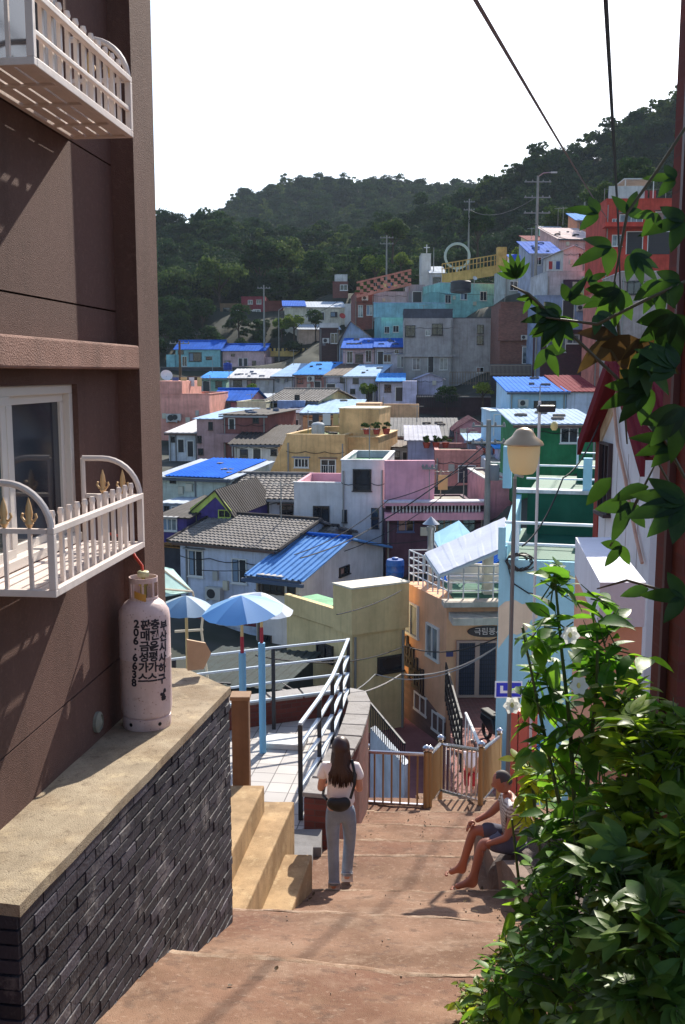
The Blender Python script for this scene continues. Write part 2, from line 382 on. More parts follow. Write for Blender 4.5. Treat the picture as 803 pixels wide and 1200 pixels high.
    def gy(s, mat, ypk, peak=0.5, over=0.25, **k):
        # ypk is the photo pixel of the front peak
        s.kind = 'gy'
        s.walls('Y', peak, ypk); o = over; m = MB(); q = 0.045; p = s.pk
        sL = (s.ph - s.h) / p; sR = (s.ph - s.h) / (s.w - p)
        m.sheet((-o, s.d+o, s.h+q-sL*o), (-o, -o, s.h+q-sL*o), (p, -o, s.ph+q), (p, s.d+o, s.ph+q), **k)
        m.sheet((s.w+o, -o, s.h+q-sR*o), (s.w+o, s.d+o, s.h+q-sR*o), (p+0.004, s.d+o, s.ph+q), (p+0.004, -o, s.ph+q), **k)
        s.roof = m.build('roof', mat, s.e); return s
    def flat(s, deck=None, par=0.45, th=0.18, cap=None, capm=None):
        s.walls(); w, d, h = s.w, s.d, s.h; m = MB()
        for b in ((0,0,w,th), (0,d-th,w,d), (0,th,th,d-th), (w-th,th,w,d-th)): m.box(b[0]+.002, b[1]+.002, h-0.002, b[2]-.002, b[3]-.002, h+par)
        s.par = m.build('parapet', cap or s.wall, s.e)
        m = MB()
        for b in ((-.04,-.04,w+.04,th+.03), (-.04,d-th-.03,w+.04,d+.04), (-.04,th+.03,th+.03,d-th-.03), (w-th-.03,th+.03,w+.04,d-th-.03)): m.box(b[0], b[1], h+par, b[2], b[3], h+par+0.06)
        m.build('coping', capm or cap or s.wall, s.par)
        m = MB(); m.box(th, th, h-0.01, w-th, d-th, h+0.03); s.roof = m.build('roof', deck or CONC, s.e); return s
    def win(s, face, x0, y0, x1, y1, **k):
        a0, z1 = s.loc(face, x0, y0); a1, z0 = s.loc(face, x1, y1); a0, a1 = min(a0, a1), max(a0, a1); s.ops.append((face, a0, a1))
        z1 = min(z1, s.loc(face, x1, y0)[1]); z0 = max(z0, s.loc(face, x0, y1)[1])
        if z0 > z1: z0, z1 = z1, z0
        window(s.e, s.FF(face), a0, a1, z0, z1, **k); return s
    def dr(s, face, x0, y0, x1, y1, **k):
        a0, z1 = s.loc(face, x0, y0); a1, z0 = s.loc(face, x1, y1); s.ops.append((face, min(a0, a1), max(a0, a1)))
        door(s.e, s.FF(face), min(a0, a1), max(a0, a1), min(z0, z1), max(z0, z1), **k); return s
    def ac(s, face, px, py, sz=0.8):
        a, z = s.loc(face, px, py); aircon(s.e, s.FF(face), a, z, sz); return s
    def pipe(s, face, px, mat=None):
        a, _ = s.loc(face, px, 500); F = s.FF(face)
        MB().tube([F(a, 0.06, -s.found), F(a, 0.06, s.h - 0.1)], 0.045, 6).build('drain_pipe', mat or plain(120, 120, 120, 0.6), s.e, smooth=True); return s
    def block(s, name, mat, x0, y0, z0, x1, y1, z1, cap=None):
        o = MB().box(x0, y0, z0, x1, y1, z1).build(name, mat, s.e)
        if cap: MB().box(x0-.05, y0-.05, z1, x1+.05, y1+.05, z1+.07).build('coping', cap, o)
        return s
# roof paints
def metal(r, g, b, **k): return paint(r, g, b, rough=0.85, spec=0.04, dirt=k.pop('dirt', 0.22), scale=0.7, bump=0.05, **k)
BLUE = metal(14, 92, 190); BLUE2 = metal(62, 145, 224); PALEB = metal(168, 196, 224); GREYR = metal(186, 194, 204); DKROOF = paint(58, 52, 52, dirt=0.4); REDR = metal(120, 30, 45)
TILE = paint(128, 122, 118, dirt=0.35, scale=1.5, fine=30); BRNR = paint(95, 80, 70, dirt=0.4)
K25 = dict(period=0.42, amp=0.016); K1 = dict(period=0.28, amp=0.022)
def W(r, g, b, dirt=0.34):
    if r + g + b > 330 and dirt > .13: r, g, b = [c + (238 - c) * .26 if c < 238 else c for c in (r, g, b)]
    return paint(r, g, b, dirt=dirt)
AQUA = W(110, 185, 195); PINK = W(205, 160, 165); LAV = W(185, 185, 212)

# far left row under the forest
h = House('house', 'small aqua house with royal blue roof on the upper terrace below the forest', 210, 140, -6, 206, 258, 409, 430, 6, AQUA).gx(BLUE, 400, **K25)
h.win('F', 209, 411, 215, 415, frame=FRAME_D, sill=False).win('F', 222, 414, 236, 423, frame=FRAME_D, mull=2).win('F', 242, 419, 248, 421, frame=FRAME_D).block('annex', AQUA, -1.2, -0.5, -2, 0.0, 4, 1.7)
h.win('F', 214, 418, 219, 429)
h = House('house', 'low dusty pink house with thin blue roof beside the yellow fence', 262, 140, -6, 261, 310, 411, 430, 6, PINK).gx(BLUE, 404, **K25)
h.win('F', 264, 423, 270, 427, frame=FRAME_D).win('F', 271, 415, 275, 417, frame=FRAME_D).dr('F', 280, 420, 284, 429).dr('F', 286, 420, 290, 429).win('F', 296, 423, 300, 428, frame=FRAME_D).block('annex', PINK, h.w, 0.6, -2, h.w+0.9, 4, 1.4)
h = House('house', 'crimson house half hidden in the forest shade', 262, 165, 0, 283, 311, 350, 373, 7, W(135, 50, 62)).flat(par=0.3)
h.win('F', 291, 352, 296, 356).win('F', 301, 352, 306, 356).win('F', 297, 363, 305, 373, tone=1).dr('F', 292, 364, 296, 373)
h = House('house', 'tiny brown shed left of the crimson forest house', 262, 165, 0, 258, 282, 357, 373, 5, W(120, 95, 70)).flat(par=0.15)
h.win('F', 262, 361, 269, 367, frame=FRAME_D).win('F', 276, 364, 283, 373, tone=1)
h = House('house', 'low rust red annexe between crimson house and long white house', 320, 165, 0, 311, 332, 354, 370, 5, W(110, 55, 50)).flat(par=0.15)
h = House('house', 'long cream house under a white and blue sheet roof near the forest', 340, 150, 4, 334, 404, 360, 375, 7, W(200, 190, 165)).shed(GREYR, 354, **K25)
h.win('F', 360, 362, 366, 366, frame=FRAME_D, sill=False).dr('F', 375, 366, 380, 375).dr('F', 361, 367, 365, 375).win('F', 388, 366, 395, 371, frame=FRAME_D, mull=2)
MB().sheet((-.4,-.5,h.h+.12),(3.2,-.5,h.h+.12),(3.2,7,h.rh+.2),(-.4,7,h.rh+.2)).build('tarpaulin', BLUE, h.roof)
h.block('end_wall', WHITE, h.w, -0.8, -2, h.w+1.6, 6.6, h.h+0.5)
h = House('house', 'small brick hut with a pale box on its roof against the trees', 392, 160, 0, 390, 408, 331, 346, 4, brick_mat(120, 60, 55)).flat(par=0.1)
h.win('F', 399, 334, 407, 340).block('roof_box', W(190,190,188), 0.3, 0.5, h.h+.1, h.w-.1, 3, h.h+1.3)
h = House('house', 'low cream hut with white gabled roof sheet in front of the long cream house', 352, 144.5, 6, 350, 398, 386, 397, 4, W(175, 140, 115)).shed(GREYR, 381, **K25)
# centre upper
h = House('house', 'dark brick house with white parapet standing left of the pale blue gable', 376, 118, 2, 375, 397, 384, 420, 7, brick_mat(88, 62, 62, 70, 60, 60)).flat(par=0.5, cap=WHITE)
h.win('F', 388, 391, 396, 402, mull=1).ac('F', 378, 402)
h = House('house', 'windowless pale blue grey gable house behind the pink houses', 399, 116, 2, 398, 441, 400, 420, 8, W(135, 160, 188)).gy(DKROOF, (410, 377), peak=0.3, **K25)
h = House('house', 'red brick house with two white framed windows and terracotta balustrade', 418, 128, 3, 416, 438, 345, 385, 8, brick_mat(150, 75, 62)).flat(par=0.2)
h.win('F', 420, 358, 425, 371, tone=1).win('F', 430, 358, 436, 369, tone=1).ac('F', 424, 352)
h = House('house', 'pale grey rendered house behind the aqua terrace', 440, 130, 3, 438, 482, 343, 362, 8, W(180, 182, 192)).flat(par=0.1)
h = House('house', 'turquoise house with long terrace parapet left of the grey concrete block', 440, 118, 4, 447, 478, 372, 392, 8, AQUA).flat(par=0.2)
h.win('F', 451, 383, 456, 390).win('F', 461, 382, 467, 389)
h.block('terrace_parapet', AQUA, -1.0, -0.9, h.h-0.05, 7.4, -0.7, h.h+1.6, cap=PALEB)
h = House('house', 'long turquoise house with three windows under the yellow roof terrace', 520, 122, 14, 515, 592, 333, 372, 9, W(115, 195, 190)).flat(par=0.15, capm=GREYR)
h.win('F', 522, 346, 528, 355).win('F', 540, 344, 547, 351).win('F', 563, 342, 570, 352).win('F', 586, 331, 590, 345)
h = House('house', 'dark turquoise stair block beside the long turquoise house', 504, 121, 5, 503, 515, 345, 368, 5, W(80, 150, 155)).flat(par=0.2)
h = House('house', 'white narrow tower house with a cross on top', 495, 140, 0, 494, 505, 300, 335, 4, WHITE).flat(par=0.3)
h.block('cross', FRAME_W, 0.7, 0.5, h.h+.3, 0.8, 0.6, h.h+1.6).block('cross_arm', FRAME_W, 0.35, 0.497, h.h+1.15, 1.15, 0.603, h.h+1.25)
h = House('house', 'low white house with curved metal roof right of the narrow tower', 506, 138, 0, 505, 521, 320, 335, 5, W(170,172,180)).shed(GREYR, 313, **K25)
h.win('F', 508, 326, 516, 332, frame=FRAME_D)
h = House('house', 'grey hut with dark opening above the aqua parapet', 480, 128, 2, 479, 498, 336, 358, 5, W(140, 130, 138)).flat(par=0.2)
h.dr('F', 484, 342, 494, 354)
h = House('house', 'large grey concrete apartment house with barred windows above the dark yard', 477, 104, -3, 473, 530, 373, 452, 10, W(150, 143, 140)).flat(par=0.9, cap=W(82, 86, 98))
for a in ((476, 382, 486, 394), (507, 380, 518, 392)): h.win('F', *a, frame=FRAME_D, bars=True)
h.win('F', 499, 387, 504, 393, tone=1)
for a in ((484, 420, 492, 433), (516, 420, 524, 433)): h.win('F', *a, mull=1, tone=1)
h.dr('F', 502, 418, 508, 436)
h.block('right_wing', h.wall, h.w, 0.6, -2.5, h.w+4.4, 9, h.h+0.02, cap=W(82,86,98)); h.block('floor_band', h.wall, -0.35, -0.35, h.h*0.43, h.w+0.3, 0.0, h.h*0.43+0.25)
F2 = lambda a, o, z: V(a, 0.6-o, z)
a, z = h.loc('F', 563, 382); window(h.e, F2, h.w+2.6, h.w+3.2, h.h*0.78, h.h*0.9, frame=FRAME_D); window(h.e, F2, h.w+2.6, h.w+3.2, h.h*0.62, h.h*0.74, frame=FRAME_D)
window(h.e, F2, h.w+2.6, h.w+3.3, h.h*0.20, h.h*0.27, frame=FRAME_W)
h = House('house', 'brick house with wide white window and railing right of the grey concrete house', 590, 96, -2, 586, 628, 357, 440, 8, brick_mat(140, 88, 75)).flat(par=0.2)
h.win('F', 594, 365, 622, 381, mull=3, tone=1).win('F', 613, 407, 626, 426, mull=1, tone=1).block('upper_floor', brick_mat(150, 98, 85), -0.2, -0.3, h.h*0.49, h.w, 0, h.h-0.4).ac('F', 610, 398, 0.6)
h = House('house', 'dark maroon brick house behind the blue and red roofs', 628, 92, -2, 626, 706, 389, 447, 8, brick_mat(88, 46, 58, 66, 44, 52)).flat(par=0.15)
h.win('F', 642, 395, 662, 412, mull=2, tone=1).win('F', 665, 393, 678, 402, tone=1)
# pink / white row with blue roofs
h = House('house', 'dusty pink house with bright blue roof left of its white twin', 402, 108, -3, 402, 440, 408, 430, 7, PINK).shed(BLUE, 397, **K25)
h.win('F', 407, 412, 413, 425).win('F', 417, 416, 425, 424, frame=FRAME_D).win('F', 429, 411, 435, 424)
h = House('house', 'whitish house with bright blue roof next to the grey concrete house', 442, 107, -3, 440, 474, 407, 430, 7, W(190, 180, 195)).shed(BLUE, 397, **K25)
h.dr('F', 443, 412, 449, 428, mat=plain(35,30,30)).win('F', 450, 416, 458, 424).win('F', 466, 416, 473, 430, tone=1).win('F', 463, 410, 467, 414)
h = House('house', 'white house with pale blue shed roof at the left end of the coral row', 318, 112, -20, 320, 344, 441, 456, 6, W(180, 178, 182)).shed(PALEB, 427, **K25)
h = House('house', 'small green walled house with blue roof below the aqua house', 234, 118, -4, 236, 265, 443, 462, 6, W(110, 170, 150)).shed(BLUE2, 436, **K25)
h.dr('F', 238, 447, 246, 460, mat=plain(30,38,45)).win('F', 253, 447, 260, 454, frame=FRAME_D)
h = House('house', 'brown timber lean-to beside the small green walled house', 222, 118, -4, 220, 234, 442, 462, 4, W(110, 75, 55)).flat(par=0.05)
h.dr('F', 224, 453, 232, 461, mat=plain(15,15,18))
h = House('house', 'grey white house with bright white roof in the middle row', 270, 112, -4, 269, 320, 443, 462, 6, W(175, 172, 172)).shed(metal(205,205,208), 433, **K25)
h.win('F', 274, 446, 283, 452, frame=FRAME_D, mull=2).win('F', 290, 446, 299, 452, frame=FRAME_D)
h = House('house', 'coral red house with blue roof in the terrace row', 346, 104, -14, 346, 382, 439, 466, 7, W(165, 95, 85)).shed(BLUE2, 425, **K25)
h.win('F', 349, 443, 355, 449, frame=FRAME_D).dr('F', 369, 447, 376, 460).ac('F', 361, 447).win('F', 372, 440, 376, 443, frame=FRAME_D)
h = House('house', 'lavender white house with brown roof in the middle of the terrace row', 384, 101, -14, 382, 405, 440, 468, 7, LAV).shed(BRNR, 427, **K25)
h.win('F', 399, 441, 404, 448, frame=FRAME_D).dr('F', 383, 450, 393, 466, mat=plain(45,40,42))
h = House('house', 'lavender white house with pale sheet roof at the right of the terrace row', 406, 99, -14, 405, 441, 441, 470, 7, LAV).shed(PALEB, 428, **K25)
h.win('F', 414, 442, 420, 449, frame=FRAME_D).dr('F', 429, 452, 437, 470, mat=plain(40,38,42)).win('F', 411, 456, 416, 461, frame=FRAME_D)
h = House('house', 'lilac house with blue roof and white side wall beside the dark yard', 444, 92, -4, 443, 472, 447, 474, 7, LAV).shed(BLUE2, 438, **K25)
h.win('F', 451, 451, 458, 459, frame=FRAME_D).dr('F', 464, 454, 472, 470).block('side_wall', W(180,182,222), h.w, -1.2, -4, h.w+1.3, 5, h.h+0.05)
h = House('shed', 'small lilac gabled shed above the dark yard', 489, 96, -2, 488, 519, 444, 462, 5, W(180,175,205), cat='shed').gy(W(150,150,185), (504, 438), **K25)
# left middle
SALM = W(222, 132, 112)
h = House('house', 'big windowless salmon wall house at the left beside the apartment building', 190, 80, -3, 180, 246, 465, 512, 9, SALM).flat(par=0.2, capm=W(205,120,105))
h.block('upper_storey', SALM, 0, 0.0, h.h-.05, h.w*0.52, 8, h.h+1.25).ac('F', 196, 494, 0.9)
h = House('house', 'rose pink house with royal blue hipped roof behind the salmon house', 249, 88, -8, 248, 290, 469, 490, 7, W(200, 125, 150)).gx(BLUE, 457, **K25)
h.win('F', 250, 472, 256, 478, frame=FRAME_D, sill=False)
h = House('house', 'pale yellow house with dark tiled gable and cream balcony', 331, 84, -20, 313, 372, 470, 492, 9, W(200, 200, 140)).gx(TILE, 457, tile=0.35, period=0.3, amp=0.05)
h.win('F', 321, 473, 325, 478, frame=FRAME_D, sill=False).win('F', 346, 463, 351, 469, frame=FRAME_D)
h = House('house', 'cream cube house with white balcony below the royal blue roof', 280, 82, -6, 278, 312, 484, 500, 6, W(205, 200, 160)).flat(par=0.9, th=0.15)
h.win('F', 284, 489, 290, 494, frame=FRAME_D).dr('F', 295, 486, 301, 500, mat=plain(60,60,66)).block('blue_box', W(90,120,175), 3.2, 1, h.h, 5.5, 4, h.h+1.0)
h = House('house', 'narrow cream house with slate blue roof beside the pale orange house', 332, 79, -12, 331, 357, 484, 508, 6, W(185, 185, 175)).shed(W(80,90,120), 474, **K25)
h.dr('F', 341, 492, 350, 506, mat=plain(35,38,50)).win('F', 334, 490, 339, 496, frame=FRAME_D)
ORN = W(205, 150, 95)
h = House('house', 'pale orange house with wide light blue sheet roof', 356, 78, -6, 355, 416, 484, 508, 8, ORN).shed(PALEB, 469, **K25)
h.win('F', 362, 493, 371, 499, mull=1).win('F', 377, 493, 388, 500, frame=FRAME_D, mull=2)
h.block('chimney_block', ORN, h.w, 0.8, -2, h.w+1.9, 4, h.h+0.75); h.block('rear_wall', ORN, h.w+1.9, 2.5, -2, h.w+4.9, 3, h.h+0.65)
h = House('house', 'white house with white and red edged roof next to the salmon wall', 200, 70, -10, 198, 232, 507, 536, 7, W(195, 200, 210)).shed(metal(215,212,212), 492, **K25)
h.dr('F', 209, 515, 216, 530, mat=plain(25,27,33)).dr('F', 220, 517, 227, 535, mat=plain(30,30,38)).win('F', 201, 512, 205, 518, frame=FRAME_D, sill=False).pipe('F', 206)
h = House('house', 'two storey dusty rose house with pale blue roof and dark doors', 235, 69, -12, 231, 262, 491, 537, 8, W(175, 125, 125)).shed(PALEB, 479, **K25)
h.win('F', 245, 495, 249, 503, frame=FRAME_D).win('F', 232, 511, 236, 518, frame=FRAME_D).win('F', 233, 526, 238, 532, frame=FRAME_D)
h = House('house', 'reddish brown house with balcony adjoining the dusty rose house', 262, 68, -12, 262, 312, 486, 540, 8, W(140, 88, 84)).shed(DKROOF, 480, **K25)
h.dr('F', 269, 491, 275, 503, mat=plain(20,20,26)).dr('F', 273, 520, 281, 535, mat=plain(110,85,85)).win('F', 297, 488, 303, 495, frame=FRAME_D)
h.block('balcony', W(165,115,115), -0.2, -0.9, h.h*0.42, 1.9, 0, h.h*0.42+0.55)
h = House('house', 'small white house with wide dark grey roof and graffiti like marks', 277, 64, -8, 275, 326, 520, 548, 6, W(195, 195, 198)).shed(DKROOF, 500, over=0.4, period=0.3, amp=0.04)
h.win('F', 282, 527, 290, 535, frame=FRAME_D, mull=0).dr('F', 297, 526, 306, 545, mat=plain(26,28,34)).win('F', 318, 527, 324, 533, frame=FRAME_D)
YEL = W(215, 160, 85)
h = House('house', 'large mustard yellow house with stair box on its roof and sloping left wall', 330, 62, -12, 336, 404, 516, 562, 9, YEL).flat(par=0.35, capm=W(220,175,105), deck=W(90,110,60))
h.e['category'] = 'house'
MB().prism([(0,0.002,-2.5),(-1.6,0.002,-2.5),(-1.3,0.002,0),(0,0.002,h.h+0.3)], (0,8.9,0)).build('sloping_wall', YEL, h.e)
h.win('F', 346, 538, 361, 547, mull=3).win('F', 377, 539, 393, 555, mull=1, bars=True)
h.block('stair_box', YEL, h.w*0.78, 2.2, h.h, h.w*0.78+2.6, 6.5, h.h+1.9, cap=W(225,200,150))
h.block('right_wing', YEL, h.w, 1.2, -2.5, h.w+1.9, 9, h.h+0.15, cap=W(225,180,110))
MB().lathe([(0.4,0),(0.42,0.05),(0.42,0.9),(0.3,1.0),(0.05,1.05)], 16, (h.w*0.45,1.5,h.h+.05)).build('water_tank', W(170,180,190), h.e, smooth=True)
h = House('house', 'long pale green house under silver sheet roof with a blue tarpaulin section', 232, 55, -19, 186, 269, 560, 590, 5.5, W(185, 195, 180)).shed(GREYR, 541, over=0.3, **K1)
MB().sheet((.6,-.38,h.h+.10),(4.2,-.38,h.h+.10),(4.2,5.8,h.rh+.16),(.6,5.8,h.rh+.16), period=0.25, amp=0.03, thick=0.02).build('tarpaulin', metal(20,104,214), h.roof)
h.win('F', 200, 560, 206, 566, frame=FRAME_D, sill=False).pipe('F', 228)
PURP = W(84, 70, 140)
h = House('house', 'deep purple house with lime green gable outline and near black roof', 222, 48, -14, 224, 272, 600, 640, 6, PURP).gy(DKROOF, (254, 575), peak=0.62, over=0.15, **K1)
LIME = W(178, 200, 60)
m = MB(); w_, p_, hh, pp = h.w, h.pk, h.h, h.ph
m.box(0,-.06,-.5,.3,-.001,hh+.12); m.prism([(.0,-.065,hh-.05),(.3,-.065,hh-.1),(p_,-.065,pp-.3),(w_,-.065,hh-.1),(w_,-.065,hh+.15),(p_,-.065,pp+.02),(0,-.065,hh+.2)], (0,.06,0)); m.build('gable_trim', LIME, h.e)
h.block('window_hood', LIME, p_+0.0, -0.3, hh*0.62, w_, 0, hh*0.62+0.2)
h.win('F', 257, 598, 270, 606, frame=LIME, mull=1)
h = House('house', 'low purple annexe with white sliding window below the black roof', 192, 47, -14, 188, 219, 606, 640, 6, PURP).shed(DKROOF, 583, **K1)
h.win('F', 191, 603+5, 207, 621, mull=2, tone=1)
h = House('house', 'white house with grey tiled roof and three dark openings', 275, 53, -6, 270, 352, 583, 616, 6, W(200, 202, 208)).gx(TILE, 557, tile=0.33, period=0.28, amp=0.05)
h.win('F', 275, 582, 289, 604, frame=FRAME_D, mull=1).dr('F', 298, 584, 316, 611, mat=plain(28,30,38)).win('F', 329, 593, 343, 609, frame=FRAME_D, bars=True)
# white and pink two storey house
WH2 = W(208, 205, 206, 0.2)
PNK = W(225, 140, 160, 0.2)
h = House('house', 'white two storey house with dark framed window joined to pink wall', 400, 49, -7, 400, 452, 548, 650, 6, WH2).flat(par=0.35, capm=W(225,225,225), deck=W(60,120,90))
h.win('F', 415, 551, 434, 574, frame=FRAME_D, mull=0).win('F', 436, 596, 443, 606, frame=FRAME_D, mull=0).win('F', 436, 609, 443, 618, frame=FRAME_D, mull=0).win('F', 393+9, 598, 406, 611, frame=FRAME_D, mull=0)
h.block('front_wing', WH2, -2.4, 0.05, -2.5, 0, 5.5, h.loc('F', 400, 582)[1])
zz = h.loc('F', 400, 567)[1]; z5 = h.loc('F', 400, 582)[1]
h.block('wing_parapet', WH2, -2.4, 0.04, z5+.002, -0.002, 0.2, zz, cap=W(225,225,225)); h.block('pink_parapet', PNK, -2.4, 5.1, z5, 0, 5.3, zz); h.block('pink_end', PNK, -2.4, 0.2, z5, -2.25, 5.1, zz-.02)
Fw = h.FF('F'); a0 = h.loc('F', 368, 593)[0]; a1 = h.loc('F', 385, 616)[0]
window(h.e, lambda a,o,z: V(a,.05-o,z), a0, a1, h.loc('F',370,616)[1], h.loc('F',370,594)[1], frame=FRAME_D, mull=1)
h.pipe('F', 449)
h = House('house', 'rose pink wall house with a black slotted balcony frieze', 453, 47.5, 3, 452, 567, 600, 655, 6, paint(92, 62, 78, dirt=0.4)).flat(par=0.05)
zf = h.h; h.block('pink_frieze', PNK, -0.05, -0.5, zf-0.35, h.w+.05, 0.2, zf-0.02); h.block('frieze_top', PNK, -0.05, -0.5, zf+0.36, h.w+.05, 0.2, zf+0.5, cap=W(210,200,215))
h.block('slot_back', plain(40,22,32,.8), 0, 0.0, zf+0.06, h.w, 0.15, zf+0.34)
m = MB()
for i in range(26):
    a = 0.3 + i * (h.w-0.6) / 25; m.lathe([(0.03,0),(0.055,0.08),(0.03,0.2),(0.045,0.36)], 6, (a,-0.36,zf))
m.build('balusters', WHITE, h.e); h.block('frieze_sill', PNK, -0.05,-0.45,zf-0.018,h.w+.05,0.0,zf+0.0)
zt_ = h.loc('F', 452, 541)[1]; h.block('pink_wall', PNK, 0, 0.5, zf, h.loc('F', 511, 560)[0], 0.8, zt_)
h.win('F', 467, 604, 484, 622, frame=plain(60,80,120,.5), mull=1).win('F', 513, 601, 536, 622, frame=plain(150,120,80,.5), mull=2).win('F', 543,604,556,625,frame=FRAME_D)
h = House('house', 'plain pink cube house behind the concrete utility pole', 568, 50, 2, 570, 600, 565, 612, 6, W(215,130,140)).flat(par=0.1, capm=WHITE)
SALM2 = W(205,115,105)
h = House('house', 'salmon red flat roofed house between the leaning striped sheet and the pole', 512, 60, -4, 510, 566, 534, 570, 6, SALM2).flat(par=0.3, deck=paint(90,80,60))
h.dr('F', 538, 546, 556, 566, mat=plain(40,44,60))
h = House('house', 'small lavender house behind the white slatted awning', 484, 63, -3, 478, 514, 516, 545, 5, W(130,135,175)).shed(metal(190,190,200), 500, **K1)
h = House('house', 'long low house with dull grey roof above the salmon red house', 452, 72, -4, 440, 536, 511, 530, 6, W(120,130,160)).shed(paint(85,86,92,dirt=.3), 491, **K1)
h.win('F', 444, 513, 448, 520, frame=FRAME_D, sill=False)
h = House('shed', 'small rosy gable shed right of the long grey roof', 534, 71, -4, 533, 573, 503, 520, 5, W(165,95,105), cat='shed').gy(W(120,70,80), (553, 491), **K1)
h = House('house', 'white hut with sunlit pale blue sheet roof near the concrete pole', 552, 64, -3, 550, 604, 517, 532, 5, W(150,160,185)).shed(PALEB, 509, **K1)
h = House('house', 'small white shack with clutter on its roof right of the concrete pole', 572, 55, -3, 572, 600, 545, 572, 5, W(190,195,205)).flat(par=0.1)
h.win('F', 576, 549, 587, 558, frame=FRAME_D, mull=1)
# right middle
LBL = W(150, 195, 225, 0.18)
h = House('house', 'light blue house with bright blue roof behind the green house', 600, 62, -2, 597, 663, 459, 500, 7, LBL).shed(metal(45,120,215), 443, **K1)
h.win('F', 627, 471, 650, 479, frame=FRAME_D, mull=1).ac('F', 607, 476, 0.6).win('F', 608,486,618,492,frame=FRAME_D)
h.block('annex', LBL, -1.3, -1.2, -2.5, -0.02, 4, h.h*0.45, cap=W(190,215,230)); door(h.e, lambda a,o,z: V(a,-1.2-o,z), -1.05, -0.5, -.5, h.h*.36, mat=LBL)
h = House('house', 'pale lilac house with dark red ribbed roof beside the light blue house', 664, 62, -2, 664, 700, 459, 490, 7, W(195,200,225)).shed(REDR, 441, **K1)
GRN = W(35, 120, 75, 0.3)
h = House('house', 'vivid green house with white ribbed roof behind the street lamp', 608, 48, -2, 605, 699, 497, 532, 6, GRN).shed(metal(170,190,215), 481, **K1)
h.win('F', 658, 502, 676, 518, mull=1).win('F', 613, 503, 624, 516, mull=1)
# upper right
h = House('house', 'red orange painted house with balcony high on the right slope', 712, 84, -2, 710, 800, 238, 300, 8, paint(196, 72, 56, dirt=.35), found=9, cp=False).flat(par=0.3)
h.win('F', 718, 257, 724, 265, tone=1).win('F', 727, 252, 752, 265, mull=3, tone=1).win('F', 769, 249, 785, 266, mull=0)
h.block('balcony', W(205,70,55), -0.3, -1.2, h.h*0.52, h.w*0.55, 0, h.h*0.52+0.35)
h.dr('F', 735, 272, 752, 298, mat=plain(30,25,30)).dr('F', 760, 272, 785, 298, mat=plain(40,32,36)).win('F', 718, 276, 728, 288, tone=1)  # dark door panels stand in for the shaded openings under the balcony
h.block('roof_rail_panel', WHITE, 0.2, 0.3, h.h+.3, h.w*0.5, 0.36, h.h+1.4); h.block('roof_canopy', WHITE, 1.4, 0.2, h.h+1.9, h.w*0.62, 4, h.h+2.0)
for q in (1.5, 3.8): h.block('canopy_post', FRAME_W, q, 0.3, h.h+.3, q+.07, 0.37, h.h+1.9)
h = House('house', 'white rendered house with small barred window on the right slope', 663, 96, 4, 660, 685, 293, 320, 7, WHITE, found=9, cp=False).gy(GREYR, (678, 288), **K25)
h.win('F', 678, 297, 684, 305)
h = House('house', 'cream walled extension right of the white house on the slope', 686, 96, 4, 685, 713, 295, 322, 7, W(190,185,180), found=9, cp=False).flat(par=.1)
h = House('house', 'grey white shop house with dark signboard and yellow awning', 645, 94, 2, 641, 700, 322, 345, 7, W(180,182,188), found=9, cp=False).flat(par=0.3)
h.block('signboard', paint(60,45,70,dirt=.3), h.w*0.32, -0.12, h.h*0.25, h.w*0.68, -0.002, h.h*0.75); h.block('awning', W(200,180,70), h.w*0.3, -0.8, -0.1, h.w*0.78, 0, 0.12)
h = House('house', 'pale lime green house with flat white roof on the right slope', 700, 88, -2, 698, 728, 319, 372, 6, W(185,205,150), found=9, cp=False).flat(par=.1, capm=WHITE)
h.win('F', 722, 326, 727, 334, mull=0, sill=False)
h = House('house', 'small brick red house with white window below the lime house', 700, 82, -2, 698, 728, 345, 392, 5, W(190,85,65), found=9, cp=False).flat(par=.1)
h.win('F', 708, 366, 717, 374)
h = House('house', 'blue grey house front between the shop and the maroon brick house', 645, 92, 1, 628, 700, 348, 390, 6, W(110,135,175), found=9, cp=False).flat(par=.1)
h.win('F', 640, 360, 652, 372, tone=1).dr('F', 660, 352, 672, 376)
h = House('house', 'pink house with tilted pale roof below the red orange house', 660, 110, 6, 655, 700, 280, 298, 7, W(205,150,145)).shed(metal(215,190,185), 268, **K25)
h = House('house', 'small hut with royal blue tarpaulin roof near the tall lamp mast', 640, 104, 2, 622, 658, 297, 330, 6, W(150,160,185)).shed(BLUE, 284, **K25)
h.win('F', 628, 302, 634, 310)
h = House('house', 'cream flat house left of the tall lamp mast', 600, 112, 3, 592, 640, 318, 350, 6, W(165,175,170)).flat(par=.2)
h.win('F', 598, 330, 606, 340).win('F', 614, 330, 620, 340)
h = House('house', 'grey pink shelter with white top edge under the vine on the right', 735, 70, -2, 728, 800, 322, 372, 6, W(150,128,122), found=9, cp=False).flat(par=.2, capm=WHITE)
h.win('F', 736, 330, 750, 344, frame=FRAME_D)

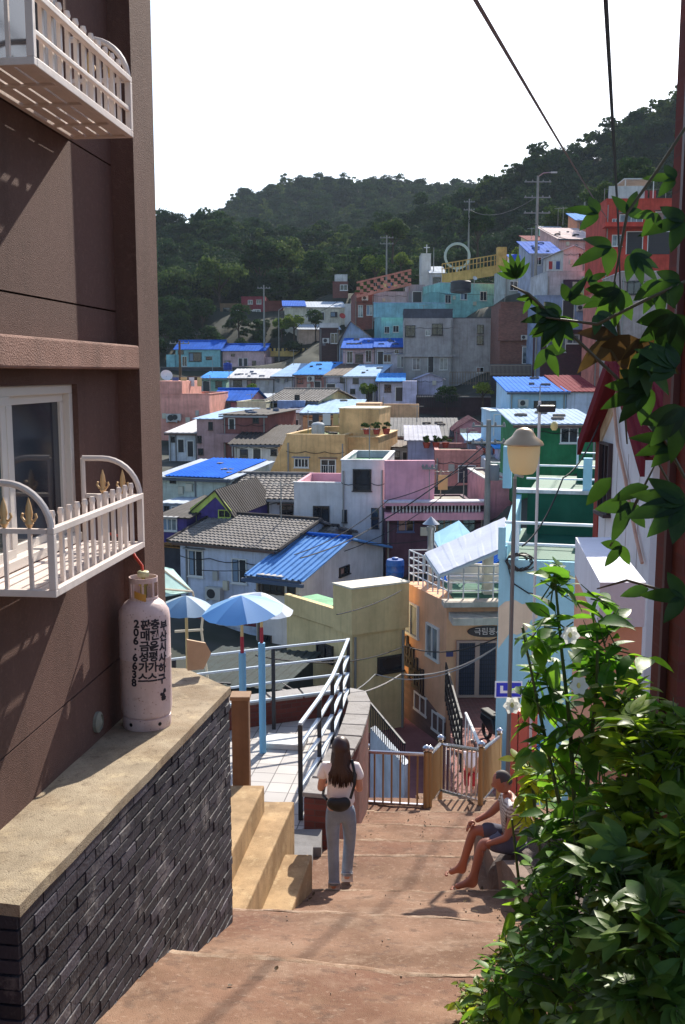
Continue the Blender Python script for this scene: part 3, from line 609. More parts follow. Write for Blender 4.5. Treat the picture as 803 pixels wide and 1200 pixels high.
# small houses filling the right slope and the middle rows
for (lab, ax, Y, yaw, xl, xr, yt, yb, d, wall, yk, rm) in (
 ('tiny white house left of the tall mast on the upper slope', 604, 119, 3, 603, 622, 306, 322, 4, WHITE, 299, BLUE),
 ('tiny peach house squeezed right of the tall mast', 638, 108, -3, 637, 656, 312, 326, 4, W(225,175,140), 306, PALEB),
 ('small mint house below the forest right of the tall mast', 645, 125, 2, 640, 664, 272, 288, 4, W(150,205,180), 266, GREYR),
 ('small orange house high on the slope beside the red orange house', 680, 118, 2, 676, 704, 258, 274, 4, W(225,130,80), 251, BLUE2),
 ('small cream house left of the pink house with tilted roof', 624, 122, 4, 620, 640, 282, 297, 4, W(220,205,160), 277, REDR),
 ('tiny yellow hut between the middle house rows', 302, 96, -10, 300, 316, 468, 484, 4, W(220,195,110), 462, GREYR),
 ('small sky blue hut right of the pale orange house', 424, 80, -6, 440, 456, 496, 512, 3, W(150,185,215), 490, BLUE2),
 ('narrow pink hut between salmon house and white roofed house', 250, 76, -8, 242, 262, 494, 512, 3, W(225,170,170), 488, PALEB),
 ('little white hut in front of the long dull grey roof', 462, 67, -4, 460, 482, 524, 544, 4, WHITE, 517, BRNR),
 ('small lilac hut beside the concrete utility pole', 590, 58, -2, 584, 604, 526, 545, 3, W(190,180,215), 520, BLUE2),
 ('tiny grey blue hut behind the purple house', 196, 52, -12, 190, 212, 590, 604, 3, W(150,165,190), 584, GREYR)):
    h = House('house', lab, ax, Y, yaw, xl, xr, yt, yb, d, wall, cp=False, found=3).shed(rm, yk, **K25)
    q = (xr - xl)/10; hh_ = yb - yt
    h.win('F', xl + 1.5*q, yt + hh_*.25, xl + 3.6*q, yt + hh_*.6, frame=FRAME_D).dr('F', xl + 5.6*q, yt + hh_*.3, xl + 7.6*q, yb - 1, mat=plain(50,45,50,.6))
# ------------------------------------------------------------------ middle distance buildings
CPTS_LATER = []
# blue walled house with grey tiled hip roof
BW = W(188, 200, 226, 0.3)
h = House('house', 'light blue walled house with grey tiled roof and two white framed windows', 212, 45, -26, 212, 322, 633, 716, 6, BW, found=3).gx(TILE, 607, rfrac=0.62, over=0.4, tile=0.30, period=0.22, amp=0.05, ridge_mat=DKROOF)
h.win('F', 222, 645, 238, 675, mull=1, tone=0).win('F', 273, 655, 289, 683, mull=1, tone=0)
m = MB()
for k in (-.42, h.w+.42): m.tube([(k,-.4,h.h+.02),(k,h.rd,h.rh+.12)], .09, 6)
m.build('edge_tiles', DKROOF, h.roof, smooth=True)
h.block('porch_ledge', W(175,190,215), -0.3, -1.6, h.h-3.3, h.w+.3, 0, h.h-3.15, cap=W(120,50,60)); h.block('porch_wall', W(170,185,212), 0, -1.5, -3, h.w, -1.3, h.h-3.3)
h.pipe('F', 216).ac('F', 246, 700)
# tan hut under broken tiles
h = House('shed', 'dark shed with rusty tiled roof left of the light blue walled house', 192, 46.5, -26, 188, 212, 640, 700, 5, W(60, 62, 72), cat='shed').shed(paint(170,120,60,dirt=.5,scale=3), 624, tile=.3, period=.25, amp=.05)
# small tiled gable between
h = House('house', 'narrow house with small tiled gable roof between blue wall house and blue ribbed roof', 325, 45.5, -26, 320, 362, 640, 700, 5, W(150,120,110)).gx(TILE, 617, over=0.3, tile=0.30, period=0.22, amp=0.05, ridge_mat=DKROOF)
# blue ribbed roof house, gable to the right
h = House('house', 'white house with big bright blue ribbed roof sloping to its sliding windows', 300, 41, -27, 300, 352, 672, 745, 8.2, W(200,202,206,0.2), found=3).gx(metal(104,154,214), 630, rfrac=.5, over=0.35, period=0.26, amp=0.06, ridge_mat=BLUE)
h.win('F', 309, 676, 332, 694, mull=2, tone=0, frame=FRAME_D).win('F', 338, 682, 346, 698, mull=0, frame=FRAME_D).win('F', 306, 752-8, 318, 768, mull=0, frame=FRAME_D).pipe('F', 303, FRAME_D)
h.win('R', 398, 663, 408, 674, mull=1, frame=FRAME_D)
h.block('gutter', plain(60,80,110,.5), -.4, -.52, h.h-.28, h.w+.4, -.38, h.h-.14)
# dark green roofed stall below parasols
h = House('shed', 'low dark shed with teal tarpaulin roof below the parasols', 215, 30, -12, 205, 322, 800, 850, 5, W(50,60,62), cat='shed').shed(paint(24,44,44,dirt=.5), 764, period=.3, amp=.03)
h.win('F', 250, 800, 270, 815, frame=FRAME_D)
# cream building, nearest corner at x=412
CRM = paint(230, 204, 150, dirt=0.2)
h = House('apartment_building', 'cream plastered building with stepped parapet left of the orange building', 412, 34, 29, 412, 474, 742, 880, 5, CRM, cat='apartment building', found=2, cp=False)
zt = h.loc('F', 412, 690)[1]
A = h.O.copy(); e2 = V(-0.62, 0.785, 0).normalized(); n2 = V(-e2.y, e2.x, 0)
if n2.y > 0: n2 = -n2
def lw(px, py):
    q = hit(px, py, A, n2) - A; return q.dot(e2), q.z
Lw = lw(336, 720)[0]; zt2 = lw(336, 696)[1]; sj = lw(392, 712)[0]
def toloc(s_, o_, z_):
    P = A + e2 * s_ + n2 * o_; q = P - h.O; return V(q.dot(h.ex), q.dot(h.ey), z_)
up = lambda z: V(0, 0, z)
MB().prism([V(0,0,-2), V(h.w,0,-2), V(h.w,4.6,-2), toloc(Lw,-2.2,-2), toloc(Lw,0,-2)], up(zt2-.75+2)).build('wall', CRM, h.e)
MB().prism([toloc(sj*.98,0.06,h.h), toloc(Lw+.05,0.06,h.h), toloc(Lw+.05,-.16,h.h), toloc(sj*.98,-.16,h.h)], up(zt2-h.h)).build('parapet', CRM, h.e)
MB().prism([V(-.05,-.10,h.h-.06), V(h.w+.1,-.10,h.h-.06), V(h.w+.1,0,0)+toloc(sj,0,h.h-.06), toloc(sj,.06,h.h-.06)], up(zt-h.h+.06)).build('upper_block', CRM, h.e)
MB().prism([V(-.07,-.14,zt), V(h.w+.12,-.14,zt), V(h.w+.12,0,0)+toloc(sj,-.04,zt), toloc(sj+.04,.09,zt)], up(.06)).build('coping', W(225,215,190), h.e)
wf = lambda a,o,z: toloc(a, o, z)
def wing_win(x0,y0,x1,y1):
    a0, z1 = lw(x0,y0); a1, z0 = lw(x1,y1); a0,a1=min(a0,a1),max(a0,a1); m=MB(); z1=min(z1,lw(x1,y0)[1]); z0=max(z0,lw(x0,y1)[1])
    for b in ((a0-.06,a0,z0,z1),(a1,a1+.06,z0,z1),(a0-.06,a1+.06,z1,z1+.06),(a0-.06,a1+.06,z0-.06,z0),((a0+a1)/2-.03,(a0+a1)/2+.03,z0,z1)):
        m.prism([wf(b[0],0,b[2]),wf(b[1],0,b[2]),wf(b[1],0,b[3]),wf(b[0],0,b[3])], wf(0,.07,0)-wf(0,0,0))
    o = m.build('window', FRAME_D, h.e); MB().prism([wf(a0,0,z0),wf(a1,0,z0),wf(a1,0,z1),wf(a0,0,z1)], wf(0,.03,0)-wf(0,0,0)).build('pane', glass_dark(0), o)
wing_win(373, 753, 390, 777); wing_win(359, 801, 374, 812)
h.win('F', 444, 768, 470, 787, frame=FRAME_D, mull=0)
for s0, s1, mt in ((Lw-.3, Lw-2.2, W(90,170,110)), (Lw-2.3, Lw-3.2, W(120,80,90))):
    MB().prism([toloc(s0,-.35,zt2-.74), toloc(s1,-.35,zt2-.74), toloc(s1,-.35,zt2-.12), toloc(s0,-.35,zt2-.12)], toloc(0,-.9,0)-toloc(0,0,0)).build('roof_planter', mt, h.e)
# orange building, nearest corner x=523
OR = W(222, 148, 98, 0.16)
YO = 33.0
h = House('apartment_building', 'orange building with dark grid doors and white railed roof terrace', 523, YO, 3, 523, 612, 706, 817, 10.0, OR, cat='apartment building', found=4, cp=False)
LD = V(-sin(R(20)), cos(R(20)), 0)
# left flank recedes to pixel 473
nl = V(-LD.y, LD.x, 0)
endp = hit(474, 690, h.O, nl); Ll = (endp - h.O).dot(LD)
Lq = LD * Ll; Lloc = V(Lq.dot(h.ex), Lq.dot(h.ey), 0)
m = MB(); m.prism([(0,0,-4),(h.w,0,-4),(h.w,0,h.h),(0,0,h.h)], V(0,0.3,0))
m2 = MB(); m2.prism([V(0,0,-4), V(h.w,0,-4), V(h.w,Lloc.y,-4), V(Lloc.x,Lloc.y,-4)], V(0,0,h.h+4)); h.wo = m2.build('wall', OR, h.e)
def ol(px, py):
    q = hit(px, py, h.O, nl) - h.O; return q.dot(LD), q.z
def tl(s_, o_, z_):
    P = LD * s_ - nl * -o_ if False else LD * s_ + nl * o_; return V(P.dot(h.ex), P.dot(h.ey), z_)
sg = 1 if nl.x < 0 else -1
STONE = brick_mat(120, 92, 88, 100, 85, 80, scale=0.5)
def flank_win(x0,y0,x1,y1,x2=None,y2=None):
    a1, z1 = ol(x1, y1); a0, _ = ol(x0, y0); z0 = ol(x0,y1)[1]; zt_ = ol(x0,y0)[1]
    lo, hi = min(a0,a1), max(a0,a1); m = MB(); zb, ze = z2b, z2t
    return lo, hi
def fw(lo, hi, zb, ze, frame=FRAME_W):
    m = MB()
    for b in ((lo-.07,lo,zb,ze),(hi,hi+.07,zb,ze),(lo-.07,hi+.07,ze,ze+.07),(lo-.12,hi+.12,zb-.09,zb),((lo+hi)/2-.03,(lo+hi)/2+.03,zb,ze)):
        m.prism([tl(b[0],0,b[2]),tl(b[1],0,b[2]),tl(b[1],0,b[3]),tl(b[0],0,b[3])], tl(0,sg*.08,0))
    o = m.build('window', frame, h.e); MB().prism([tl(lo,0,zb),tl(hi,0,zb),tl(hi,0,ze),tl(lo,0,ze)], tl(0,sg*.03,0)).build('pane', glass_dark(1), o)
a, z = ol(475, 700); b, z_ = ol(490, 745); fw(b, a, ol(490,747)[1], ol(490,712)[1])
a, z = ol(502, 730); b, z_ = ol(514, 772); fw(b, a, ol(514,774)[1], ol(514,738)[1])
a, z = ol(488, 812); b, z_ = ol(500, 838); fw(b, a, ol(500,838)[1], ol(500,820)[1])
a, z = ol(509, 836); b, z_ = ol(521, 862); fw(b, a, ol(521,862)[1], ol(521,843)[1])
s0, s1 = -0.05, Ll + .05
MB().prism([tl(s0,0,-4), tl(s1,0,-4), tl(s1,0,ol(474,784)[1]), tl(s0,0,ol(521,846)[1])], tl(0, sg*.05, 0)).build('stone_base', STONE, h.e)
# lettering on the flank: big dark characters
def letters(txt, size, mat, s_c, z_c, parent):
    me = text_mesh(txt, size, extrude=0.03, bold=0.02)
    M = Matrix(((tl(-1,0,0).x, 0, tl(0,sg,0).x, tl(s_c,sg*.04,0).x), (tl(-1,0,0).y, 0, tl(0,sg,0).y, tl(s_c,sg*.04,0).y), (0, 1, 0, z_c), (0,0,0,1)))
    me.transform(M); return link_mesh(me, 'lettering', mat, parent)
for i, ch in enumerate('감내카페'):
    a, z = ol(474.5 + i*5.5, 763 + i*13); letters(ch, 1.25, plain(35, 26, 34, .6), a, z, h.e)
# front doors: metal frame, dark gridded panels
GRID = plain(46, 52, 78, .6); F = h.FF('F')
def grid_door(x0, x1, y0, y1):
    a0, z1 = h.loc('F', x0, y0); a1, z0 = h.loc('F', x1, y1); m = MB(); t = .08
    for b in ((a0,a0+t,z0,z1),(a1-t,a1,z0,z1),(a0+t,a1-t,z1-t,z1),(a0+t,a1-t,z0,z0+t)): m.box(b[0],-.12,b[2],b[1],0,b[3])
    o = m.build('door', plain(165,135,125,.5), h.e); MB().box(a0+t,-.04,z0+t,a1-t,0.0,z1-t).build('panel', GRID, o); m = MB()
    nx, nz = 7, 12
    for i in range(1, nx): q = a0+t+(a1-a0-2*t)*i/nx; m.box(q-.015,-.07,z0+t,q+.015,-.04,z1-t)
    for i in range(1, nz): q = z0+t+(z1-z0-2*t)*i/nz; m.box(a0+t,-.068,q-.015,a1-t,-.042,q+.015)
    m.build('lattice', plain(30,33,52,.6), o)
grid_door(535, 558, 750, 816); grid_door(559, 582, 750, 816); grid_door(583, 606, 750, 795)
a0, z0 = h.loc('F', 526, 714); a1, z1 = h.loc('F', 612, 721)
MB().box(a0, -0.9, z1-.1, a1, 0, z1+.15).build('door_canopy', W(190,175,160), h.e)
MB().box(-.15, -.35, h.h-.1, h.w, .2, h.h+.08).build('terrace_edge', W(190,175,160), h.e)
a0, z0 = h.loc('F', 551, 740); a1, z1 = h.loc('F', 600, 740); cx_ = a0+.62
m = MB(); m.prism([V(cx_+.72*cos(k*pi/12), -.06, z0+.2*sin(k*pi/12)) for k in range(24)], (0,.06,0)); sgn = m.build('signboard', plain(45,22,30,.5), h.e)
me = text_mesh('극림봉사', 0.27, extrude=.01); me.transform(Matrix(((1,0,0,cx_),(0,0,-1,-.075),(0,1,0,z0),(0,0,0,1)))); link_mesh(me, 'sign_lettering', plain(220,200,200,.5), sgn)
a0, z0 = h.loc('F', 527, 766); MB().box(a0-.12,-.03,z0-.1,a0+.12,0,z0+.1).build('house_plate', plain(60,60,110,.5), h.e)
# roof terrace railing
m = MB(); zr = h.h+.08
def rail_run(m, a, b, n, hgt, nb, r=.025, zs=(0,0)):
    a, b = V(*a), V(*b)
    for i in range(n+1):
        p = a.lerp(b, i/n); m.tube([p, p + V(0,0,hgt)], r*1.1, 6)
    for k in range(nb):
        zz = hgt * (k+1) / nb; m.tube([a + V(0,0,zz), b + V(0,0,zz)], r, 6)
q0 = tl(.1,-sg*.1,zr); q1 = tl(Ll-.2,-sg*.1,zr)
rail_run(m, q0, q1, 8, 1.15, 4, .024); rail_run(m, q0, (h.w,.1,zr), 5, 1.15, 4, .024); rail_run(m, q1, q1+V(3,0,0), 3, 1.15, 4, .024)
m.build('terrace_railing', plain(200,204,212,.4), h.e, smooth=True)
MB().box(.3,.35,h.h+.001,h.w,Lloc.y-.3,h.h+.05).build('terrace_floor', W(60,110,90), h.e)
# roof lean-to with blue roof and cream wall, white posts, pale sheet canopy
g = House('garden_hut', 'small cream hut with blue pitched roof on the orange building terrace', 534, 36.5, 0, 534, 590, 690, 704, 4, W(220,205,160), cat='hut', found=0.0, cp=False).gy(BLUE, (590, 652), peak=.98, over=.3, **K1)
MB().box(*h.loc('F',573,700)[:1], 0.9, h.h+.05, h.loc('F',584,700)[0], 1.3, h.loc('F',580,650)[1]).build('terrace_pillar', W(225,222,200), h.e)
def slab4(name, label, cat, pts, mat, th=.05):
    P = [at(*p) for p in pts]; c = sum(P, Vector())/4; e = thing(name, label, cat, c)
    m = MB(); Q = [p - c for p in P]; nn = (Q[1]-Q[0]).cross(Q[3]-Q[0]).normalized(); m.sheet(Q[0], Q[1], Q[2], Q[3], period=.55, amp=.008, thick=th)
    m.build('sheet', mat, e); m = MB()
    for a, b in ((0,1),(1,2),(2,3),(3,0)): m.bar(Q[a]-V(0,0,.09), Q[b]-V(0,0,.09), .07)
    for q in Q: m.bar(q-V(0,0,.1), V(q.x,q.y,min(zz.z for zz in Q)-.5), .05)
    m.build('frame', FRAME_W, e); return e
slab4('canopy', 'pale translucent corrugated canopy leaning over the orange building terrace', 'canopy', [(515,673,31.8),(592,641,31.8),(592,606,34.5),(498,648,34.5)], paint(205,208,220,rough=.35,dirt=.12,bump=.05))
slab4('canopy', 'small light blue canopy panel behind the pale corrugated one', 'canopy', [(514,641,37),(553,626,37),(538,610,39.5),(506,627,39.5)], paint(150,200,225,rough=.4,dirt=.1,bump=.05))
# chimney lantern
P = at(505, 650, 36); e = thing('chimney_pipe', 'steel chimney pipe with pointed cap beside the orange building terrace', 'chimney', P)
MB().lathe([(.13,-1.5),(.13,.9),(.17,.9),(.17,1.05)], 14).build('pipe', STEEL, e, smooth=True); MB().lathe([(.32,1.15),(.02,1.42)], 14).build('cap', STEEL, e, smooth=True); MB().lathe([(.10,1.0),(.10,1.2)],8).build('neck', STEEL, e)
# laundry frame / white table on the terrace
P = at(560, 700, 34.5); e = thing('garden_bench', 'white frame bench behind the orange building railing', 'bench', V(P.x, P.y, h.O.z + h.h + .05))
m = MB(); m.box(-1.1,-.3,.42,1.1,.3,.5); m.build('seat', FRAME_W, e)
for sx in (-1,1):
    for sy in (-.25,.25): MB().box(sx-.05,sy-.05,0,sx+.05,sy+.05,.42).build('leg', FRAME_W, e)
MB().box(-1.1,.25,.52,1.1,.3,.95).build('backrest', FRAME_W, e)
# blue water barrel
def barrel(px, py, Y, label, mat, r=.45, hh=1.1):
    P = at(px, py, Y); e = thing('water_barrel', label, 'water tank', P, group=None)
    MB().lathe([(r*.92,0),(r,.05),(r,hh*.3),(r*1.03,hh*.33),(r,hh*.36),(r,hh*.66),(r*1.03,hh*.69),(r,hh*.72),(r,hh*.92),(r*.9,hh)], 20).build('tank', mat, e, smooth=True)
    MB().lathe([(r*.35,hh),(r*.35,hh+.08),(.01,hh+.1)], 14).build('lid', mat, e, smooth=True); return e
barrel(463, 676, 41, 'blue plastic water barrel behind the cream building', plain(25,85,160,.35), .38, .75)
# ------------------------------------------------------------------ light blue terraced building with green decks
LB = W(160, 208, 225, 0.12); GD = paint(14, 92, 72, dirt=.25, rough=.7)
ZB = at(600, 655, 24).z
e = thing('terraced_building', 'light blue painted building with deep green roof decks and white rails', 'building', V(at(584,700,24).x, 24, -10.5), R(-15))
TBX, TBY = V(cos(R(-15)), sin(R(-15)), 0), V(-sin(R(-15)), cos(R(-15)), 0)
x0 = 0; zt = ZB + 10.5
x1w = 7.5
m = MB(); m.box(0,0,-3,x1w,5.0,zt).build('wall', LB, e)
def el(px, py, Yl): 
    q = hit(px, py, e.location + TBY*Yl, TBY) - e.location; return V(q.dot(TBX), q.dot(TBY), q.z)
# mural cloud: cream patch, raised paint on the front wall
pc = [(584,712),(592,705),(604,703),(612,708),(622,706),(631,714),(630,724),(622,727),(618,738),(606,744),(598,741),(590,752),(584,760)]
MB().prism([V(max(0.002,el(x,y,0).x), -.012, el(x,y,0).z) for x, y in pc], (0,.0105,0)).build('painted_cloud', W(225,205,180,.12), e)
MB().box(.15,.15,zt-.001,x1w,5.0,zt+.02).build('roof', GD, e)
zd2 = el(640, 578, 4.0).z
m = MB(); m.box(.35,4.0,zt-.2,x1w,9.0,zd2).build('upper_block', GD, e)
MB().box(-.02,3.9,zd2,x1w,4.35,zd2+.1).build('upper_sill', W(205,215,220), e)
p = el(584, 650, 0); q = el(612, 580, 4)
MB().prism([(0.002,.02,zt+.002),(0.002,3.99,zt+.002),(0.002,3.99,zd2-.05),(0.002,.9,zt+.5),(0.002,.02,zt+.3)], (.18,0,0)).build('side_parapet', LB, e)
z3 = el(640, 548, 7.0).z
MB().box(1.6,7.0,zd2,x1w,10,z3).build('top_block', GD, e)
MB().box(3.0,10.2,zd2,x1w,14,el(680,512,10).z).build('rear_room', W(125,165,205), e)
def rails(a, b, z, hgt, posts, bars, mat=LB, r=.05, name='railing'):
    m = MB()
    for t in posts: p = V(*a).lerp(V(*b), t); m.tube([(p.x,p.y,z),(p.x,p.y,z+hgt)], r*1.1, 8)
    for k in bars: m.tube([(a[0],a[1],z+hgt*k),(b[0],b[1],z+hgt*k)], r*.8, 8)
    m.build(name, mat, e, smooth=True)
RLW = plain(215,232,240,.45)
rails((.12,.12,0),(x1w,.12,0), zt, el(600,613,0).z-zt, [.04,.33,.66,1], [1,.42], RLW)
MB().box(-.03,-.03,zt,.15,.012,el(590,618,0).z).build('corner_post', LB, e)
rails((.3,4.1,0),(x1w,4.1,0), zd2+.1, el(600,545,4).z-zd2-.1, [.3,.62,1], [1,.45], RLW, .035)
for px in (594, 688): 
    P = el(px, 577, 4.1); MB().box(P.x-.12,4.05,zd2+.1,P.x+.12,4.3,el(px,(523 if px<600 else 537),4.1).z).build('rail_pillar', LB, e)
rails((1.6,7.1,0),(x1w,7.1,0), z3, el(640,520,7).z-z3+.2, [0,.4,.8], [1,.5], RLW, .03)
# coil of black cable on the corner
m = MB(); c0 = el(604, 660, -.12)
for k in range(7):
    rr = .22 + .06*random.random(); pts = [(c0.x + .05*k*.5 + rr*cos(t)*1.1 + random.uniform(-.02,.02), -.12-.02*k, c0.z + .05*random.random() + rr*.8*sin(t)) for t in [i*2*pi/14 for i in range(15)]]; m.tube(pts, .016, 5)
m.tube([c0+V(-.2,0,-.1), c0+V(-.1,-.05,-.5), c0+V(.3,-.1,-.75), c0+V(.9,-.05,-.8), c0+V(1.8,0,-.75)], .018, 5)
cb = m.build('cable_coil', plain(22,22,26,.5), None, loc=e.location, smooth=True); tag(cb, 'tangled coil of black cable hung on the corner of the light blue building', 'cable')
# ------------------------------------------------------------------ white gable house on the right
c = 4.0
Yf, Yp, Yn = 15.3, 14.0, 12.7
ze = ray(702, 500).z*Yf; zpk = ray(733, 418).z*Yp
e = thing('house', 'white gable end house with dark red roof on the right above the bushes', 'house', V(c, Yn, -8.5))
GW = W(222, 222, 228, 0.1); MR = metal(112, 38, 48)
zo = 8.5
MB().prism([(0,0,-1),(0,Yf-Yn,-1),(0,Yf-Yn,ze+zo),(0,Yp-Yn,zpk+zo),(0,0,ze+zo)], (5,0,0)).build('wall', GW, e)
rf = MB(); sl = (zpk-ze)/(Yf-Yp)
rf.sheet((-.25,-.35,ze+zo-sl*.35+.05),(5.2,-.35,ze+zo-sl*.35+.05),(5.2,Yp-Yn,zpk+zo+.05),(-.25,Yp-Yn,zpk+zo+.05),period=.2,amp=.035)
rf.sheet((5.2,Yf-Yn+.35,ze+zo-sl*.35+.05),(-.25,Yf-Yn+.35,ze+zo-sl*.35+.05),(-.25,Yp-Yn+.003,zpk+zo+.05),(5.2,Yp-Yn+.003,zpk+zo+.05),period=.2,amp=.035)
r_ = rf.build('roof', MR, e)
m = MB()
for y0, y1 in ((Yf-Yn+.38, Yp-Yn), (-.38, Yp-Yn)):
    zz0 = ze+zo-sl*.38; m.prism([(-.28,y0,zz0-.16),(-.28,y1,zpk+zo-.1),(-.28,y1,zpk+zo+.1),(-.28,y0,zz0+.06)], (.06,0,0))
m.build('fascia', MR, r_)
m = MB(); m.prism([(-.03,Yf-Yn-.02,ze+zo-.25),(-.03,Yp-Yn,zpk+zo-.32),(-.03,Yp-Yn,zpk+zo-.12),(-.03,Yf-Yn-.02,ze+zo-.04)],(.03,0,0)).build('barge_board', W(205,180,140), e)
pz = lambda px, py: hit(px, py, V(c,0,0), V(1,0,0)) - e.location
a, b = pz(708,520), pz(715,600)
window(e, lambda q,o,z: V(-o,q,z), b.y, a.y, b.z, a.z, frame=plain(60,50,55,.5), mull=1)
m = MB(); pp = [pz(728,520),pz(737,560),pz(742,590),pz(750,630),pz(757,660)]; m.tube([V(-.05,p.y,p.z) for p in [pz(723,470)]+pp], .025, 6).build('hose', W(200,150,125), e, smooth=True)
for yy in (.55, 1.1, 1.65, 2.2): MB().box(-.006,yy-.008,.5,0.002,yy+.008,ze+zo-.3).build('panel_joint', W(190,190,196), e)
MB().box(-.02,Yf-Yn,5.5,.3,Yf-Yn+.25,ze+zo-.25).build('corner_post', W(150,60,50), e)
# white capped wall running towards the stairs
T = [at(703,698,9.6), at(755,690,9.6), at(716,617,12.2), at(676,622,12.2)]
zt_ = (T[0].z+T[2].z)/2; c0 = V(T[0].x, T[0].y, -7.0)
e = thing('garden_wall', 'white block wall with salmon end face standing right of the stairs', 'wall', c0)
Q = [V(p.x-c0.x, p.y-c0.y, 0) for p in T]
MB().prism([q+V(0,0,-.5) for q in Q], (0,0,zt_+7.0-.45+.5)).build('wall', W(232,172,140,.12), e)
cc = sum(Q, Vector())/4
MB().prism([q+(q-cc).normalized()*.05+V(0,0,zt_+7.0-.45) for q in Q], (0,0,.45)).build('coping', W(225,226,236,.08), e)
# red brown wall at the right edge of the picture
RB = brick_mat(140, 62, 52, 120, 60, 54)
e = thing('brick_wall', 'tall red brown wall at the right edge behind the vine', 'wall', V(1.40, 4.0, -4.5))
MB().box(0,0,-.5,3,.35,10).build('wall', RB, e); MB().box(-.03,.13,-.5,-.002,.16,10).build('drain_pipe', plain(90,40,36,.5), e)
def worn(m_, tints, speck=(60,46,40)):
    n, l = m_.node_tree.nodes, m_.node_tree.links; p = n['Principled BSDF']; src = p.inputs['Base Color'].links[0].from_socket
    tc = n.new('ShaderNodeTexCoord'); out = src
    for (sc_, lo, hi, c, amt) in tints:
        t = n.new('ShaderNodeTexNoise'); t.inputs['Scale'].default_value = sc_; t.inputs['Detail'].default_value = 9; t.inputs['Roughness'].default_value = .72; l.new(tc.outputs['Object'], t.inputs['Vector'])
        r_ = n.new('ShaderNodeValToRGB'); r_.color_ramp.elements[0].position = lo; r_.color_ramp.elements[1].position = hi; r_.color_ramp.elements[0].color = (0,0,0,1); r_.color_ramp.elements[1].color = (amt,amt,amt,1); l.new(t.outputs['Fac'], r_.inputs[0])
        x = n.new('ShaderNodeMix'); x.data_type = 'RGBA'; l.new(r_.outputs[0], x.inputs['Factor']); l.new(out, x.inputs['A']); x.inputs['B'].default_value = rgb(*c); out = x.outputs['Result']
    v = n.new('ShaderNodeTexVoronoi'); v.inputs['Scale'].default_value = 38; l.new(tc.outputs['Object'], v.inputs['Vector']); r_ = n.new('ShaderNodeValToRGB'); r_.color_ramp.elements[0].position = .10; r_.color_ramp.elements[1].position = .2; r_.color_ramp.elements[0].color = (.6,.6,.6,1); r_.color_ramp.elements[1].color = (0,0,0,1); l.new(v.outputs['Distance'], r_.inputs[0])
    x = n.new('ShaderNodeMix'); x.data_type = 'RGBA'; l.new(r_.outputs[0], x.inputs['Factor']); l.new(out, x.inputs['A']); x.inputs['B'].default_value = rgb(*speck); out = x.outputs['Result']
    l.new(out, p.inputs['Base Color'])
# ------------------------------------------------------------------ brown apartment building on the left
a0_ = atan(0.107)
WD = V(sin(a0_), cos(a0_), 0); WN = V(cos(a0_), -sin(a0_), 0)
W0 = V(-2.082, 0, 0)
STUC = paint(100, 74, 66, dirt=0.25, scale=0.8, bump=0.55, fine=160, rough=0.9)
apt = thing('apartment_building', 'brown stucco building with white railed window boxes at the left', 'apartment building', V(W0.x, W0.y, -4.5), -a0_)
ZO = 4.5
def wl_(px, py, off=0.0):
    q = hit(px, py, W0 + WN*off, WN) - W0; return q.dot(WD), q.z + ZO     # along, height (local)
ye = wl_(137, 400)[0]
yend = ye + 0.44
# wall of slabs with open joints
zs = [-1, wl_(97, 808)[1], wl_(135, 365)[1], wl_(133, 196)[1], 9.5]
m = MB()
yw0, yw1 = -4.0, ye
wy0, wy1 = None, wl_(93, 520)[0]
wz1 = wl_(93, 450)[1]; wz0 = wl_(172, 640, .36)[1] + .035
wy0 = wy1 - 1.75
DZ = 2.235
m.box(-5.5, -4.0, -1, -.16, yend, 9.5)
holes = [(wz0, wz1), (wz0+DZ, wz1+DZ)]
cuts = sorted(zs)
def wallpiece(y0, y1, z0, z1):
    for i in range(len(cuts)-1):
        a, b = max(z0, cuts[i]+.005), min(z1, cuts[i+1]-.005)
        if b > a: m.box(-.158, y0, a, 0, y1, b)
wallpiece(-4, wy0, -1, 9.5); wallpiece(wy1, ye, -1, 9.5)
zz = -1
for (a, b) in holes: wallpiece(wy0, wy1, zz, a); zz = b
wallpiece(wy0, wy1, zz, 9.5)
m.box(-.158, ye+.001, -1, .14, yend, 9.5)
m.build('wall', STUC, apt)
MB().box(-.157,-4,-1,-.012,ye-.002,9.4) 
z_l0 = wl_(161, 433, .14)[1]; z_l1 = wl_(161, 405, .14)[1]
lm = MB().box(.001, -4, z_l0, .145, ye-.003, z_l1).build('ledge', paint(150,112,98,dirt=.3,scale=2,bump=.7,fine=110), apt, bevel=.012)
# windows in the holes
ALW = plain(205, 196, 188, .45)
for k in (0, 1):
    z0, z1 = wz0 + DZ*k, wz1 + DZ*k
    m = MB(); t = .05
    for b in ((wy0,wy1,z0,z0+t),(wy0,wy1,z1-t,z1),(wy0,wy0+t,z0+t,z1-t),(wy1-t,wy1,z0+t,z1-t)): m.box(-.13,b[0],b[2],-.03 if b[2]!=z0 else .0,b[1],b[3])
    m.box(-.10, wy0+.85, z0+t, -.035, wy0+.92, z1-t)
    fr = m.build('window', ALW, apt, bevel=.004)
    for a, b, xo in ((wy0+t, wy0+.95, -.05), (wy0+1.0, wy1-t, -.085)):
        m = MB(); q = .045
        for c in ((a,b,z0+t,z0+t+q),(a,b,z1-t-q,z1-t),(a,a+q,z0+t+q,z1-t-q),(b-q,b,z0+t+q,z1-t-q)): m.box(xo-.02,c[0],c[2],xo+.02,c[1],c[3])
        sa = m.build('sash', ALW, fr, bevel=.003)
        MB().box(xo-.006,a+q,z0+t+q,xo+.004,b-q,z1-t-q).build('pane', glass_dark(2 if xo > -.06 else 0), fr)
